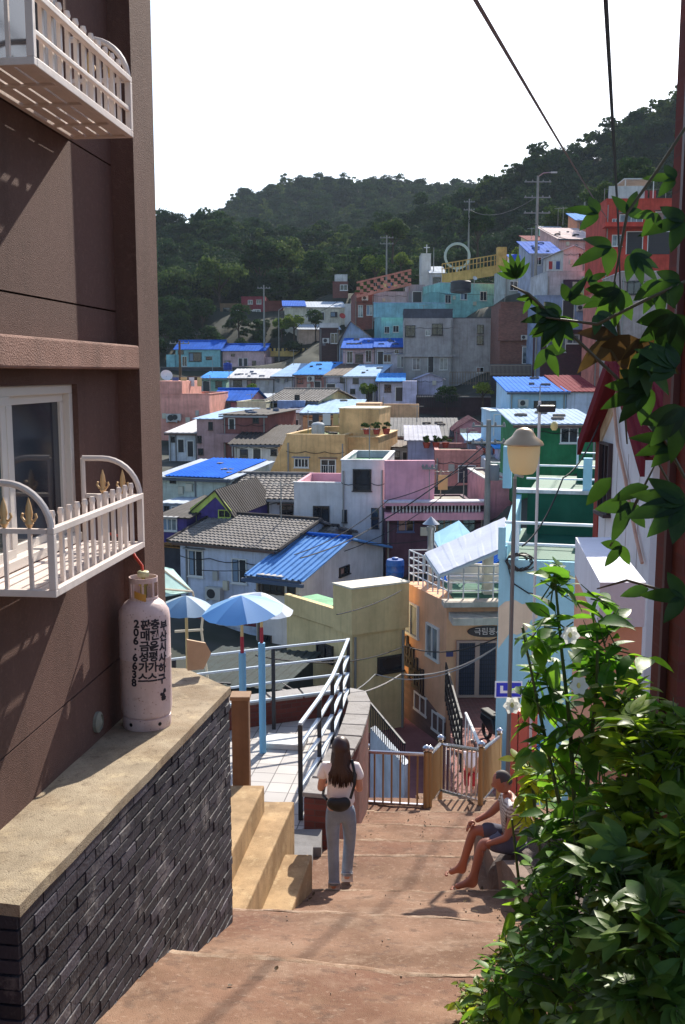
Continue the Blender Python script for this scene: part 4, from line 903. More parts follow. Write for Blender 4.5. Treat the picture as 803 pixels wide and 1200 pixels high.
# window boxes (white rails)
bd = .36
IV = paint(222, 208, 200, rough=.5, dirt=.12, scale=3, bump=.08)
GOLD = plain(205, 168, 120, .45, .2)
by0, by1 = 4.31/cos(a0_)-.0, 5.63
zb = wl_(172, 640, bd)[1]; zr = wl_(170, 577, bd)[1]; zar = wl_(97, 536, 0)[1]
for k in (0, 1):
    dz = DZ*k
    b_ = thing('window_box', ['white railed window box with gold finials under the lower window of the brown building', 'white railed window box at the top left above the ledge'][k], 'window box', apt.matrix_basis @ V(0, by0, zb+dz), -a0_, 'railed window boxes on the brown building')
    L = by1-by0; H = zr-zb; HA = zar-zb
    m = MB(); s = .032
    m.box(0,0,0,bd,s,s); m.box(0,L-s,0,bd,L,s); m.box(bd-s,s,0,bd,L-s,s+.004); m.box(0.002,s,0,s,L-s,s)
    m.build('base_frame', IV, b_, bevel=.003)
    m = MB()
    for i in range(4):
        x = s+.004 + (bd-2*s-.01)*i/4; m.box(x+.004, s, .012, x+.062, L-s, .026)
    for yy in (.3,.62,1.0): m.box(s,yy,0,bd-s,yy+.03,.0115)
    m.build('floor_slats', IV, b_)
    m = MB(); m.box(bd-s,0,H-.03,bd,L,H); m.box(bd-s,0,s,bd,s,H-.03); m.box(bd-s,L-s,s,bd,L,H-.03); m.box(bd-s+.004,s,H*.42,bd-.006,L-s,H*.42+.02) if k else None
    m.build('front_rail', IV, b_, bevel=.003)
    m = MB(); n = 12
    for i in range(n):
        y = s + (L-2*s)*(i+.6)/(n+.2); m.box(bd-.052,y-.011,.03,bd-.034,y+.011,H+.035); m.lathe([(.014,0),(.017,.01),(.012,.03)],8,(bd-.043,y,H+.035))
    m.build('bars', IV, b_, smooth=True)
    for yy in (s/2, L-s/2):
        m = MB(); pts = [(s/2,yy,0),(s/2,yy,HA)]
        arc = [(s/2 + (bd-s)*(1-cos(t*pi/2))*1.0 if False else s/2+(bd-s)*(.35+.65*sin(t*pi/2)), yy, H-.02+(HA-H+.02)*cos(t*pi/2)) for t in [i/9 for i in range(10)]]
        m.tube(pts, .014, 8); m.tube([(s/2,yy,HA)]+arc, .016, 8); m.box(s,yy-.012,H-.028,bd-s-.002,yy+.012,H-.006)
        for x in (bd*.36, bd*.68): m.box(x-.008,yy-.008,.03,x+.008,yy+.008,H-.005)
        en = m.build('end_panel', IV, b_, smooth=True)
        for x in (bd*.36, bd*.68):
            m = MB(); m.lathe([(.008,0),(.02,.02),(.012,.04),(.017,.065),(.012,.10),(.002,.135)],10,(x,yy,H-.004))
            for sx in (-1,1): m.tube([(x,yy,H+.03),(x+sx*.022,yy,H+.028),(x+sx*.034,yy,H+.045),(x+sx*.028,yy,H+.062)],.006,6)
            m.build('finial', GOLD, en, smooth=True)
# round vent on the wall
a, z = wl_(113, 846); m = MB(); m.lathe([(.062,0),(.062,.02),(.045,.03),(.045,.02),(.01,.035)], 20)
v = m.build('vent_cover', paint(140,140,128,dirt=.4,bump=.4), None, smooth=True); v.matrix_basis = apt.matrix_basis @ Matrix.Translation(V(0, a, z)) @ Matrix.Rotation(R(90), 4, 'Y')
v.parent = apt; v.matrix_basis = Matrix.Translation(V(0, a, z)) @ Matrix.Rotation(R(90), 4, 'Y')
# ------------------------------------------------------------------ dark brick retaining wall with concrete cap
P0, P1 = V(-1.30, 3.71, -2.10), V(-.826, 6.92, -2.25)
bd_ = V(P1.x-P0.x, P1.y-P0.y, 0); BL = bd_.length; bang = math.atan2(bd_.y, bd_.x)
bw = thing('retaining_wall', 'dark brick retaining wall with a pale concrete cap beside the stairs', 'wall', V(P0.x, P0.y, -4.6), bang)
# local x along wall, +y towards the building, z up
zc = lambda x: 4.6 - 2.10 - .15*x/BL
MORT = paint(150, 138, 132, dirt=.35, bump=.6, fine=90)  # mortar tone lightened to carry the sunlit line along each brick course
m = MB(); m.prism([(0.010,0.012,-.6),(BL-.010,0.012,-.6),(BL-.010,0.012,zc(BL)-.05),(0.010,0.012,zc(0)-.05)], (0,.62,0)); m.build('core', MORT, bw)
BRK = bpy.data.materials.new('dark_brick'); BRK.use_nodes = True
n, l = BRK.node_tree.nodes, BRK.node_tree.links; p = n['Principled BSDF']; p.inputs['Roughness'].default_value = .62
g = n.new('ShaderNodeNewGeometry'); cr = n.new('ShaderNodeValToRGB'); cr.color_ramp.elements[0].color = rgb(30,31,40); cr.color_ramp.elements[1].color = rgb(74,70,80)
e_ = cr.color_ramp.elements.new(.8); e_.color = rgb(46,44,54); l.new(g.outputs['Random Per Island'], cr.inputs['Fac'])
tc = n.new('ShaderNodeTexCoord'); n1 = n.new('ShaderNodeTexNoise'); n1.inputs['Scale'].default_value = 3.2; n1.inputs['Detail'].default_value = 8; n1.inputs['Roughness'].default_value = .7; l.new(tc.outputs['Object'], n1.inputs['Vector'])
c2 = n.new('ShaderNodeValToRGB'); c2.color_ramp.elements[0].position = .54; c2.color_ramp.elements[1].position = .72; c2.color_ramp.elements[0].color = (0,0,0,1); c2.color_ramp.elements[1].color = (.75,.75,.75,1); l.new(n1.outputs['Fac'], c2.inputs['Fac'])
mx = n.new('ShaderNodeMix'); mx.data_type = 'RGBA'; l.new(c2.outputs['Color'], mx.inputs['Factor']); l.new(cr.outputs['Color'], mx.inputs['A']); mx.inputs['B'].default_value = rgb(150,144,140); l.new(mx.outputs['Result'], p.inputs['Base Color'])
n3 = n.new('ShaderNodeTexNoise'); n3.inputs['Scale'].default_value = 70; l.new(tc.outputs['Object'], n3.inputs['Vector']); bp = n.new('ShaderNodeBump'); bp.inputs['Strength'].default_value = .45; bp.inputs['Distance'].default_value = .01; l.new(n3.outputs['Fac'], bp.inputs['Height']); l.new(bp.outputs['Normal'], p.inputs['Normal'])
m = MB(); rh, bl = .0655, .215; rnd = random.Random(3)
for r in range(42):
    z1 = zc(0) - .055 - r*rh; x = -(bl/2) * (r % 2) + rnd.uniform(-.012,.012)
    while x < BL:
        a, b = max(0, x+.005), min(BL, x+bl-.005)
        if b-a > .03:
            pr = rnd.uniform(0.002, .009); sl = -.15/BL
            zz = lambda q: z1 + sl*q
            j = rnd.uniform(-.002,.002)
            m.add([(a,-pr,zz(a)-rh+.012+j),(b,-pr+rnd.uniform(-.003,.003),zz(b)-rh+.012+j),(b,.0115,zz(b)-rh+.012+j),(a,.0115,zz(a)-rh+.012+j),(a,-pr,zz(a)+j),(b,-pr,zz(b)+j),(b,.0115,zz(b)+j),(a,.0115,zz(a)+j)],
                  [(0,3,2,1),(4,5,6,7),(0,1,5,4),(1,2,6,5),(2,3,7,6),(3,0,4,7)])
        x += bl
    # end face at the near end
    for q in range(3):
        a, b = .002 + q*.215 - .1*(r%2), .002+(q+1)*.215-.1*(r%2)-.008; a = max(.0,a)
        m.box(-.012-rnd.uniform(0,.006), a, z1-rh+.010, .009, min(b,.64), z1)
m.build('brickwork', BRK, bw)
CAP = paint(162, 148, 126, dirt=.42, scale=2.2, bump=.45, fine=140, rough=.9, streak=False)
worn(CAP, ((1.2,.48,.62,(128,108,84),.7),(5,.52,.66,(196,178,146),.5),(14,.56,.66,(88,72,58),.55)), (90,76,62))
worn(STUC, ((.8,.48,.64,(90,64,58),.5),(30,.52,.66,(132,104,94),.3),(60,.58,.7,(74,52,48),.4)), (92,66,60))
cm = MB(); N = 26
# cap as a gently uneven slab
inv = bw.matrix_basis.inverted()
top = []
for i in range(N+1):
    x = -.015 + (BL+.03)*i/N
    rowp = []
    wallP = None
    for j in range(7):
        yy = -.014 + .63*j/6
        rowp.append((x, yy, zc(x) + .006*noise.noise(V(x*3,yy*4,0)) + (0 if j else -.004)))
    top.append(rowp)
vs = [v for r_ in top for v in r_]; nb = len(vs); vs += [(x,y,z-.052) for x,y,z in vs]
fs = [(i*7+j, (i+1)*7+j, (i+1)*7+j+1, i*7+j+1) for i in range(N) for j in range(6)]
fs += [(i*7, i*7+nb, (i+1)*7+nb, (i+1)*7) for i in range(N)] + [(i*7+6,(i+1)*7+6,(i+1)*7+6+nb,i*7+6+nb) for i in range(N)]
fs += [(j, j+1, j+1+nb, j+nb) for j in range(6)] + [(N*7+j, N*7+j+nb, N*7+j+1+nb, N*7+j+1) for j in range(6)]
cm.add(vs, fs); cm.build('cap', CAP, bw)
# extension of the wall top beyond the building corner (turns left)
ex_ = thing('wall_end', 'flat concrete slab top at the far end of the dark brick retaining wall', 'wall', V(P1.x, P1.y, -4.6))
q = [V(0.0,.03,0), V(-.39,.50,0), V(-1.3,.62,0), V(-1.3,.02,0)]
MB().prism([p_+V(0,0,-.5) for p_ in q], (0,0,2.77)).build('body', MORT, ex_); MB().prism([p_+V(0,0,2.275) for p_ in q], (0,0,.06)).build('slab', CAP, ex_)
# ------------------------------------------------------------------ gas cylinder
gc = thing('gas_cylinder', 'tall pale pink gas cylinder with black stencilled Korean writing on the wall cap', 'gas cylinder', V(-1.235, 6.02, -2.205), R(4))
GP = paint(214, 192, 188, rough=.42, dirt=.14, scale=3, bump=.1, fine=40)
worn(GP, ((2.5,.52,.66,(176,140,128),.5),(9,.6,.7,(128,84,62),.55),(30,.62,.7,(150,110,92),.4)), (140,100,80))
r = .158
MB().lathe([(.145,0),(.15,.01),(.15,.075),(.14,.08),(r-.006,.09),(r,.13),(r,.45),(r+.002,.455),(r,.46),(r,.70),(r-.006,.745),(r-.035,.79),(.09,.815),(.04,.822)], 48).build('body', GP, gc, smooth=True)
m = MB()   # guard collar with openings
seg = 40; z0, z1, rr = .805, .955, .083
for k in range(seg):
    t0, t1 = 2*pi*k/seg, 2*pi*(k+1)/seg; am = (t0+t1)/2
    back = (cos(am - R(115)) < -.25)
    spans = [(z0, z1)] if not back else [(z0, z0+.03), (z1-.03, z1)]
    if back and k % 5 == 0: spans = [(z0, z1)]
    for a, b in spans:
        P = [V(cos(t)*q, sin(t)*q, z) for z in (a, b) for t in (t0, t1) for q in (rr, rr+.005)]
        m.add(P, [(0,2,6,4),(1,5,7,3),(0,4,5,1),(2,3,7,6),(4,6,7,5),(0,1,3,2)])
m.build('valve_guard', GP, gc, smooth=True)
MB().lathe([(.02,.82),(.02,.90),(.03,.90),(.03,.925),(.012,.925),(.012,.95)],14).build('valve', plain(150,140,80,.4,.7), gc, smooth=True)
MB().lathe([(.033,.955),(.036,.96),(.036,.985),(.03,.99)],14).build('valve_knob', plain(190,190,150,.5), gc, smooth=True)
m = MB()
for k in range(4):
    am = R(-88 + 55*(k-1.5)*1.3); c_ = V(cos(am)*.1505, sin(am)*.1505, .045); m.tube([c_, c_+V(cos(am),sin(am),0)*.002], .012, 12)
m.build('vent_holes', plain(20,18,20,.8), gc)
# label plate
ml = MB(); 
for k in range(6):
    t0, t1 = R(-122+8*k), R(-122+8*(k+1)); P = [V(cos(t)*q,sin(t)*q,z+(.012*(-k if False else -k+0)*.35)) for z in (.835,.88) for t in (t0,t1) for q in (.0885,.0905)]
    ml.add(P, [(0,2,6,4),(1,5,7,3),(0,4,5,1),(2,3,7,6),(4,6,7,5),(0,1,3,2)])
ml.build('sticker', plain(190,140,60,.5), gc)
INK = plain(30, 26, 38, .6)
cols = [('부산시사하구', -36, .660), ('충전은평가스', -59, .678), ('판매금성가스', -80, .680), ('206·6638', -100, .690)]
for txt, ang, zt in cols:
    st = .0665 if len(txt) == 6 else .053
    for i, ch in enumerate(txt):
        me = text_mesh(ch, .067 if len(txt) == 6 else .066, bold=.0028)
        nv = len(me.vertices)
        if not nv: continue
        bm = bmesh.new(); bm.from_mesh(me); bmesh.ops.triangulate(bm, faces=bm.faces[:])
        bmesh.ops.subdivide_edges(bm, edges=[e1 for e1 in bm.edges if e1.calc_length() > .015], cuts=1); bm.to_mesh(me); bm.free()
        zc_ = zt - i*st; aa = R(ang - i*1.9*(6/len(txt)))
        for v_ in me.vertices:
            t = aa + v_.co.x / r; zz_ = zc_ + v_.co.y + .002; v_.co = V(cos(t)*(r+.0022), sin(t)*(r+.0022), zz_)
        link_mesh(me, 'stencil_lettering', INK, gc)
m = MB()
for k in range(14):
    aa = R(-42 + random.gauss(0, 3)); zz_ = .225 + random.gauss(0,.018) - k*.001; rr_ = random.uniform(.004,.012)
    c_ = V(cos(aa)*(r+.0004), sin(aa)*(r+.0004), zz_); m.tube([c_, c_ + V(cos(aa),sin(aa),0)*.0012], rr_, 10)
m.build('paint_smudge', INK, gc)
hp = [gc.location+V(0.0,0,.96), gc.location+V(-.01,.02,1.02), gc.location+V(-.06,.06,1.07), V(-1.36,6.12,-1.02), V(-1.46,5.9,-.95)]
hs = MB().tube([hp[0].lerp(hp[1],.5)]+hp[1:], .009, 8).build('gas_hose', plain(205,70,45,.4), None, smooth=True); tag(hs, 'orange red gas hose running from the cylinder valve up to the brown wall', 'hose')
# ------------------------------------------------------------------ stairs: one worn concrete strip of sloping treads
prof = [(-4,-1.0),(0,-1.55),(3.0,-2.45),(3.04,-2.75),(5.4,-3.44),(5.44,-3.62),(7.3,-4.22),(7.34,-4.43),(9.2,-5.07),(9.24,-5.25),(10.6,-5.42),(10.64,-5.55),(11.6,-5.73),(11.64,-5.87),(12.8,-6.11),(12.84,-6.25),(14.3,-6.60),(14.35,-6.80),(15.5,-6.93),(15.55,-7.15),(16.3,-7.3),(16.34,-7.5),(17.1,-7.65),(17.14,-7.85),(18.0,-8.0),(18.04,-8.25),(19.5,-8.6),(19.54,-8.85),(20.5,-9.1)]
def stair_z(y):
    for (a, za), (b, zb_) in zip(prof, prof[1:]):
        if a <= y <= b: return za + (zb_-za)*(y-a)/(b-a)
    return prof[-1][1]
ys = []
for i in range(len(prof)-1):
    (a, za), (b, zb_) = prof[i], prof[i+1]
    if b - a < .1: 
        ys += [(a-.05, None), (a-.012, None), (a, za-.006), (b-.022, za-(za-zb_)*.12), (b, zb_)]
    else:
        nn = max(1, int((b-a)/.07))
        for k in range(1, nn): yy = a+(b-a)*k/nn; ys.append((yy, za+(zb_-za)*k/nn))
ys = [(y, stair_z(y) if z is None else z) for y, z in ys]
NX = 110; xs = [-1.6 + 4.4*i/NX for i in range(NX+1)]
vs = []
for y, z in ys:
    for x in xs:
        sk = -.14*x if y < 6.3 else (-.09*x if y < 8.5 else -.03*x)
        sk *= min(1, max(0, (y-3.5)/1.2)) if y < 5.5 else 1
        xx = x + max(0, (y-9)*.10)*(1 if x < 0 else .3)
        wob = .05*noise.noise(V(x*1.1, round(y/1.6), 3)) + .018*noise.noise(V(x*4, y*.7, 9))
        vs.append((xx, y + sk + wob, z + .016*noise.noise(V(x*1.7, y*1.7, 1)) + .007*noise.noise(V(x*9, y*9, 5)) + .004*noise.noise(V(x*25, y*25, 8))))
m = MB(); M_ = NX+1
m.add(vs, [(i*M_+j, i*M_+j+1, (i+1)*M_+j+1, (i+1)*M_+j) for i in range(len(ys)-1) for j in range(NX) if ys[i][0] < 15.5 or xs[j] > 1.2])
STM = paint(134, 104, 84, dirt=.42, scale=1.5, bump=.55, fine=150, rough=.95, streak=False)
worn(STM, ((.55,.45,.60,(108,70,56),.8),(2.2,.5,.66,(158,136,116),.55),(6,.52,.62,(84,66,56),.6),(22,.55,.7,(180,160,140),.5)))
st_o = m.build('stairs', STM, None, smooth=True); tag(st_o, kind='structure')
NOS = paint(160, 138, 118, dirt=.5, scale=5, bump=.5, fine=120, rough=.95, streak=False); worn(NOS, ((3,.46,.56,(132,104,84),.9),(12,.5,.6,(120,96,78),.8)))
def sxy(x, y):
    sk = -.14*x if y < 6.3 else (-.09*x if y < 8.5 else -.03*x); sk *= min(1, max(0, (y-3.5)/1.2)) if y < 5.5 else 1
    return x + max(0, (y-9)*.10)*(1 if x < 0 else .3), y + sk + .05*noise.noise(V(x*1.1, round(y/1.6), 3)) + .018*noise.noise(V(x*4, y*.7, 9))
def szz(x, y, z): return z + .016*noise.noise(V(x*1.7, y*1.7, 1)) + .007*noise.noise(V(x*9, y*9, 5)) + .004*noise.noise(V(x*25, y*25, 8))
for (a, za), (b, zb_) in zip(prof, prof[1:]):
    if b - a < .1 and a > 2:
        m = MB(); rows = ((a-.075-.0, stair_z(a-.075)+.001), (a-.05, stair_z(a-.05)+.008), (a-.004, za+.003), (a+.010, za-.02), (a+.012, za-.05)); g_ = []
        for y, z in rows:
            for x in xs:
                jag = .03*noise.noise(V(x*3.1, a, 4)) if y < a-.03 else 0; X_, Y_ = sxy(x, y); g_.append((X_, Y_ + jag, szz(x, y, z)))
        m.add(g_, [(i*M_+j, i*M_+j+1, (i+1)*M_+j+1, (i+1)*M_+j) for i in range(len(rows)-1) for j in range(NX) if a < 15.3 or xs[j] > 1.2]); m.build('nosing', NOS, st_o, smooth=True)
# side blocks: seat like concrete steps rising to the left
BLKM = paint(182, 152, 112, dirt=.36, scale=2.2, bump=.4, fine=140)
worn(BLKM, ((1.3,.48,.62,(140,112,80),.6),(6,.54,.66,(205,182,142),.5),(16,.58,.68,(100,80,60),.5)), (110,90,66))
sb = thing('side_steps', 'three pale concrete steps beside the stairs leading up to the brick wall', 'steps', V(0,0,0))
def stepblock(xr0, xr1, y0, y1, zt, wd, dn=1.0):
    MB().prism([V(xr0-wd,y0,zt), V(xr0,y0,zt), V(xr1,y1,zt), V(xr1-wd,y1,zt)], (0,0,-dn)).build('step', BLKM, sb, bevel=.015)
stepblock(-1.00, -.775, 7.5, 9.35, -4.05, 1.2); stepblock(-.84, -.49, 7.15, 9.57, -4.32, .9); stepblock(-.62, -.295, 6.9, 9.10, -4.65, .9, .9)
# kerb slabs by the post
ks = thing('kerb_steps', 'small grey kerb slabs between the pale steps and the standing woman', 'steps', V(0,0,0)); m = MB()
for i, (x, y, z) in enumerate(((-.55,9.75,-5.22),(-.47,10.25,-5.3),(-.38,10.75,-5.34))): MB().box(x-.22,y-.22,z-.4,x+.14,y+.24,z+.04).build('slab', paint(120,118,118,dirt=.3), ks, bevel=.01)
# gate pier
gp = thing('gate_pier', 'weathered brown concrete pier at the far end of the brick wall', 'pier', V(-1.02, 9.55, -4.15))
MB().box(-.085,-.085,-.3,.085,.085,.93).build('shaft', paint(128,98,76,dirt=.35,bump=.3), gp, bevel=.01); MB().box(-.1,-.1,.93,.1,.1,.97).build('top', paint(150,120,95,dirt=.3), gp, bevel=.006)
# ------------------------------------------------------------------ tiled terrace with low wall and railing
TZ = -5.4
TL = bpy.data.materials.new('terrace_tiles'); TL.use_nodes = True; n, l = TL.node_tree.nodes, TL.node_tree.links; p = n['Principled BSDF']; p.inputs['Roughness'].default_value = .7
tc = n.new('ShaderNodeTexCoord'); mp = n.new('ShaderNodeMapping'); mp.inputs['Rotation'].default_value = (0,0,R(8)); l.new(tc.outputs['Object'], mp.inputs[0]); t = n.new('ShaderNodeTexBrick'); t.offset = 0; t.inputs['Scale'].default_value = 1; t.inputs['Brick Width'].default_value = .3; t.inputs['Row Height'].default_value = .3; t.inputs['Mortar Size'].default_value = .008
t.inputs['Color1'].default_value = rgb(196,192,188); t.inputs['Color2'].default_value = rgb(176,172,170); t.inputs['Mortar'].default_value = rgb(110,106,106); l.new(mp.outputs[0], t.inputs['Vector'])
n1 = n.new('ShaderNodeTexNoise'); n1.inputs['Scale'].default_value = 1.2; n1.inputs['Detail'].default_value = 6; l.new(tc.outputs['Object'], n1.inputs['Vector']); cr = n.new('ShaderNodeValToRGB'); cr.color_ramp.elements[0].color = (.62,.6,.6,1); cr.color_ramp.elements[1].color = (1.1,1.1,1.1,1); l.new(n1.outputs['Fac'], cr.inputs[0])
mx = n.new('ShaderNodeMix'); mx.data_type = 'RGBA'; mx.blend_type = 'MULTIPLY'; mx.inputs['Factor'].default_value = 1; l.new(t.outputs['Color'], mx.inputs['A']); l.new(cr.outputs['Color'], mx.inputs['B']); l.new(mx.outputs['Result'], p.inputs['Base Color'])
path = [V(-.46,11.25,0), V(-.04,13.2,0), V(.07,14.05,0), V(.12,14.6,0), V(.08,15.0,0), V(-.12,15.15,0), V(-1.1,14.75,0), V(-2.4,14.2,0), V(-5.5,12.9,0)]
poly = [V(-.75,9.7,0)] + [V(-.62,10.6,0)] + path + [V(-5.5,9.7,0)]
o = MB().prism([p_+V(0,0,TZ-5) for p_ in poly], (0,0,5)).build('terrace_floor', TL, None); tag(o, kind='structure')
tw = thing('terrace_wall', 'low curved wall with grey coping slabs round the tiled terrace', 'wall', V(0,0,0))
def band(m, path, w0, w1, z0, z1, gap=0):
    """strip between offsets w0..w1 to the left of the path"""
    nrm = []
    for i in range(len(path)):
        d = (path[min(i+1,len(path)-1)] - path[max(i-1,0)]).normalized(); nrm.append(V(-d.y, d.x, 0))
    for i in range(len(path)-1):
        A, B = path[i], path[i+1]; k = max(1, int((B-A).length/.42)) if gap else 1
        for q in range(k):
            t0, t1 = q/k + gap/2, (q+1)/k - gap/2
            a, b = A.lerp(B, t0), A.lerp(B, t1); na, nb_ = nrm[i].lerp(nrm[i+1], t0), nrm[i].lerp(nrm[i+1], t1)
            m.prism([a+na*w0+V(0,0,z0), b+nb_*w0+V(0,0,z0), b+nb_*w1+V(0,0,z0), a+na*w1+V(0,0,z0)], (0,0,z1-z0))
m = MB(); band(m, path, -.28, -.0, TZ-5, TZ+.36); m.build('wall', brick_mat(120,62,55,95,70,66), tw)
m = MB(); band(m, path, -.31, .03, TZ+.362, TZ+.42, .03); m.build('coping', paint(150,146,144,dirt=.25,bump=.4), tw, bevel=.006)
tr = thing('railing', 'dark post railing with pale horizontal bars round the tiled terrace', 'railing', V(0,0,0))
rp = [V(-.51,11.45,-5.42), V(-.30,12.35,-5.4), V(-.14,13.2,-5.1), V(-.02,14.1,-5.0), V(.09,15.0,-5.0)]
rq = [V(.09,15.0,-5.0), V(-1.05,14.55,-5.0), V(-2.45,13.95,-5.0), V(-4.2,13.2,-5.0)]
def ztop(p_): return -4.2 + .08*(p_.y-11.45)/3.5
for p_ in rp + rq[1:]:
    MB().box(p_.x-.028,p_.y-.028,p_.z-.4,p_.x+.028,p_.y+.028,ztop(p_) if p_ in rp else -4.14).build('post', plain(26,32,44,.45), tr)
RW = plain(190,205,218,.4)
for hgt in (0, .27, .54, .80):
    m = MB(); 
    for a, b in zip(rp, rp[1:]): m.bar(V(a.x,a.y,ztop(a)-hgt+.012), V(b.x,b.y,ztop(b)-hgt+.012), .045, .03)
    for a, b in zip(rq, rq[1:]): m.bar(V(a.x,a.y,-4.12-hgt), V(b.x,b.y,-4.12-hgt), .03, .03)
    m.build('rail', RW, tr)
P = at(335, 848, 13.9); bx_ = thing('floor_box', 'white flat box lying on the tiled terrace near the far wall', 'box', V(P.x, P.y, TZ), R(-8))
MB().box(-.3,-.2,0,.3,.2,.07).build('box', WHITE, bx_, bevel=.01); MB().box(-.31,-.21,.07,.31,.21,.09).build('lid', W(225,225,222), bx_, bevel=.005)
# parasols
PB = paint(90, 165, 225, rough=.6, dirt=.06, bump=.05, streak=False)
def cloth(a, b, tr_=.4):
    m_ = bpy.data.materials.new('parasol_cloth'); m_.use_nodes = True; n, l = m_.node_tree.nodes, m_.node_tree.links; p = n['Principled BSDF']; p.inputs['Roughness'].default_value = .6
    g_ = n.new('ShaderNodeNewGeometry'); cr = n.new('ShaderNodeValToRGB'); cr.color_ramp.interpolation = 'LINEAR'; cr.color_ramp.elements[0].color = rgb(*a); cr.color_ramp.elements[1].color = rgb(*b); l.new(g_.outputs['Random Per Island'], cr.inputs[0]); l.new(cr.outputs[0], p.inputs['Base Color'])
    t_ = n.new('ShaderNodeBsdfTranslucent'); l.new(cr.outputs[0], t_.inputs[0]); x_ = n.new('ShaderNodeMixShader'); x_.inputs[0].default_value = tr_; l.new(p.outputs[0], x_.inputs[1]); l.new(t_.outputs[0], x_.inputs[2]); l.new(x_.outputs[0], n['Material Output'].inputs[0]); return m_
CL1 = cloth((74,148,226), (140,192,238)); CL2 = cloth((190,212,235),(235,238,240)); CL3 = cloth((60,130,190),(190,210,215))
def parasol(px, ytop, Y, Rr, mat, label, tilt, rise=.30, sleeve=True, zbase=TZ):
    P = at(px, ytop, Y); e = thing('parasol', label, 'parasol', V(P.x, P.y, zbase), group='blue parasols on the terrace'); rise *= .62; H = P.z - zbase
    MB().tube([(0,0,0),(0,0,H-.03)], .022, 8).build('pole', plain(205,185,130,.5), e, smooth=True)
    if sleeve:
        MB().tube([(0,0,0),(0,0,1.62)], .05, 10).build('sleeve', plain(110,175,215,.5), e, smooth=True); MB().tube([(0,0,1.62),(0,0,1.85)], .026, 8).build('collar', plain(160,40,60,.5), e, smooth=True)
    m = MB(); n_ = 8; Tm = Matrix.Rotation(tilt[0], 3, 'X') @ Matrix.Rotation(tilt[1], 3, 'Y')
    for k in range(n_):
        t0, t1 = 2*pi*k/n_+.2, 2*pi*(k+1)/n_+.2; pts = []
        for i in range(5):
            f = i/4; zz_ = -rise*(f**1.25); 
            for j in range(4):
                t = t0+(t1-t0)*j/3; sag = 1 - .035*f*sin(pi*j/3); pts.append(V(0,0,H) + Tm @ V(cos(t)*Rr*f*sag, sin(t)*Rr*f*sag, zz_ + .02*f*sin(pi*j/3)*-1))
        m.add(pts, [(i*4+j, i*4+j+1, (i+1)*4+j+1, (i+1)*4+j) for i in range(4) for j in range(3)])
    m.build('canopy', mat, e, smooth=True)
    m = MB()
    for k in range(n_):
        t = 2*pi*k/n_+.2; m.tube([V(0,0,H-.02), V(0,0,H)+Tm@V(cos(t)*Rr*.98, sin(t)*Rr*.98, -rise-.01)], .006, 5)
    m.build('ribs', STEEL, e); return e
parasol(283, 698, 13.1, .56, CL1, 'light blue parasol nearest the gate pier on the terrace', (R(6), R(-4)), .34)
parasol(306, 694, 13.6, .50, CL2, 'white and pale blue parasol directly behind the light blue one', (R(3), R(10)), .34)
parasol(218, 698, 13.6, .42, CL3, 'deeper blue and white parasol behind the gas cylinder', (R(4), R(2)), .30, sleeve=False)
# white pipe frame with tilted green awning, behind the cylinder
e = thing('awning', 'pale green awning sheet on a thin cream pipe frame behind the gas cylinder', 'awning', V(0,0,0)); m = MB()
A, B, C, D = at(186,664,16), at(203,668,17), at(226,694,16.5), at(190,700,15.5)
MB().prism([A,B,C,D], (0,0,.02)).build('sheet', W(150,200,195), e)
for bar_ in ([A, C, at(228,705,16.5)], [at(190,690,15.6), at(225,693,16.3)], [at(195,706,15.6), at(226,708,16.3)], [at(238,720,14.8), at(236,738,14.8), at(244,800,14.8)], [at(205,740,14.8), at(238,738,14.8)]): MB().tube(bar_, .02, 6).build('frame_bar', plain(215,205,180,.5), e, smooth=True)
e = thing('cardboard_sheet', 'folded tan cardboard piece leaning behind the gas cylinder', 'cardboard', V(-1.05,7.25,-2.22), R(20)); MB().prism([(-.12,0,0),(.0,0,0),(.06,0,.12),(.02,0,.2),(-.12,0,.24)], (0,.03,0)).build('sheet', W(185,150,110), e)
# ------------------------------------------------------------------ metal railings at the foot of the stairs
BZ = plain(168, 140, 100, .4, .4); SIL = plain(200, 200, 205, .22, .9); GRG = plain(120,150,105,.4,.3)
def metal_rail(label, A, B, H, n, cap=True, bal=BZ, top=SIL, skipA=False):
    e = thing('railing', label, 'railing', A); D = B - A; m = MB()
    for q, nm in ((V(0,0,0), 0), (D, 1)):
        if skipA and nm == 0: continue
        m_ = MB(); m_.tube([q+V(0,0,-.25), q+V(0,0,H+.05)], .045, 10); o = m_.build('post', BZ, e, smooth=True)
        if cap: MB().lathe([(.03,0),(.06,.03),(.06,.07),(.03,.1),(.003,.11)], 12, q+V(0,0,H+.05)).build('finial', SIL, o, smooth=True)
    MB().tube([V(0,0,H), D+V(0,0,H)], .032, 8).build('top_rail', top, e, smooth=True)
    MB().bar(V(0,0,.08), D+V(0,0,.08), .04).build('bottom_rail', top, e)
    for i in range(1, n): q = D*(i/n); m.tube([q+V(0,0,.08), q+V(0,0,H)], .017, 6)
    m.build('balusters', bal, e, smooth=True); return e
LZ = -6.95
metal_rail('silver topped railing straight ahead at the foot of the stairs', V(.38,15.2,LZ), V(1.33,15.0,LZ+.03), .93, 7)
metal_rail('golden baluster railing running down from the central post', V(1.39,15.05,LZ), V(1.72,16.6,LZ-.40), .93, 12, bal=BZ)
metal_rail('sloping silver railing right of the golden one with a child behind', V(1.74,16.6,LZ-.42), V(2.20,15.0,LZ+.1), .93, 9, bal=SIL, skipA=True)
metal_rail('golden railing descending at the right of the stair foot', V(2.24,15.05,LZ+.1), V(2.85,17.2,LZ-.5), .93, 12, skipA=True)
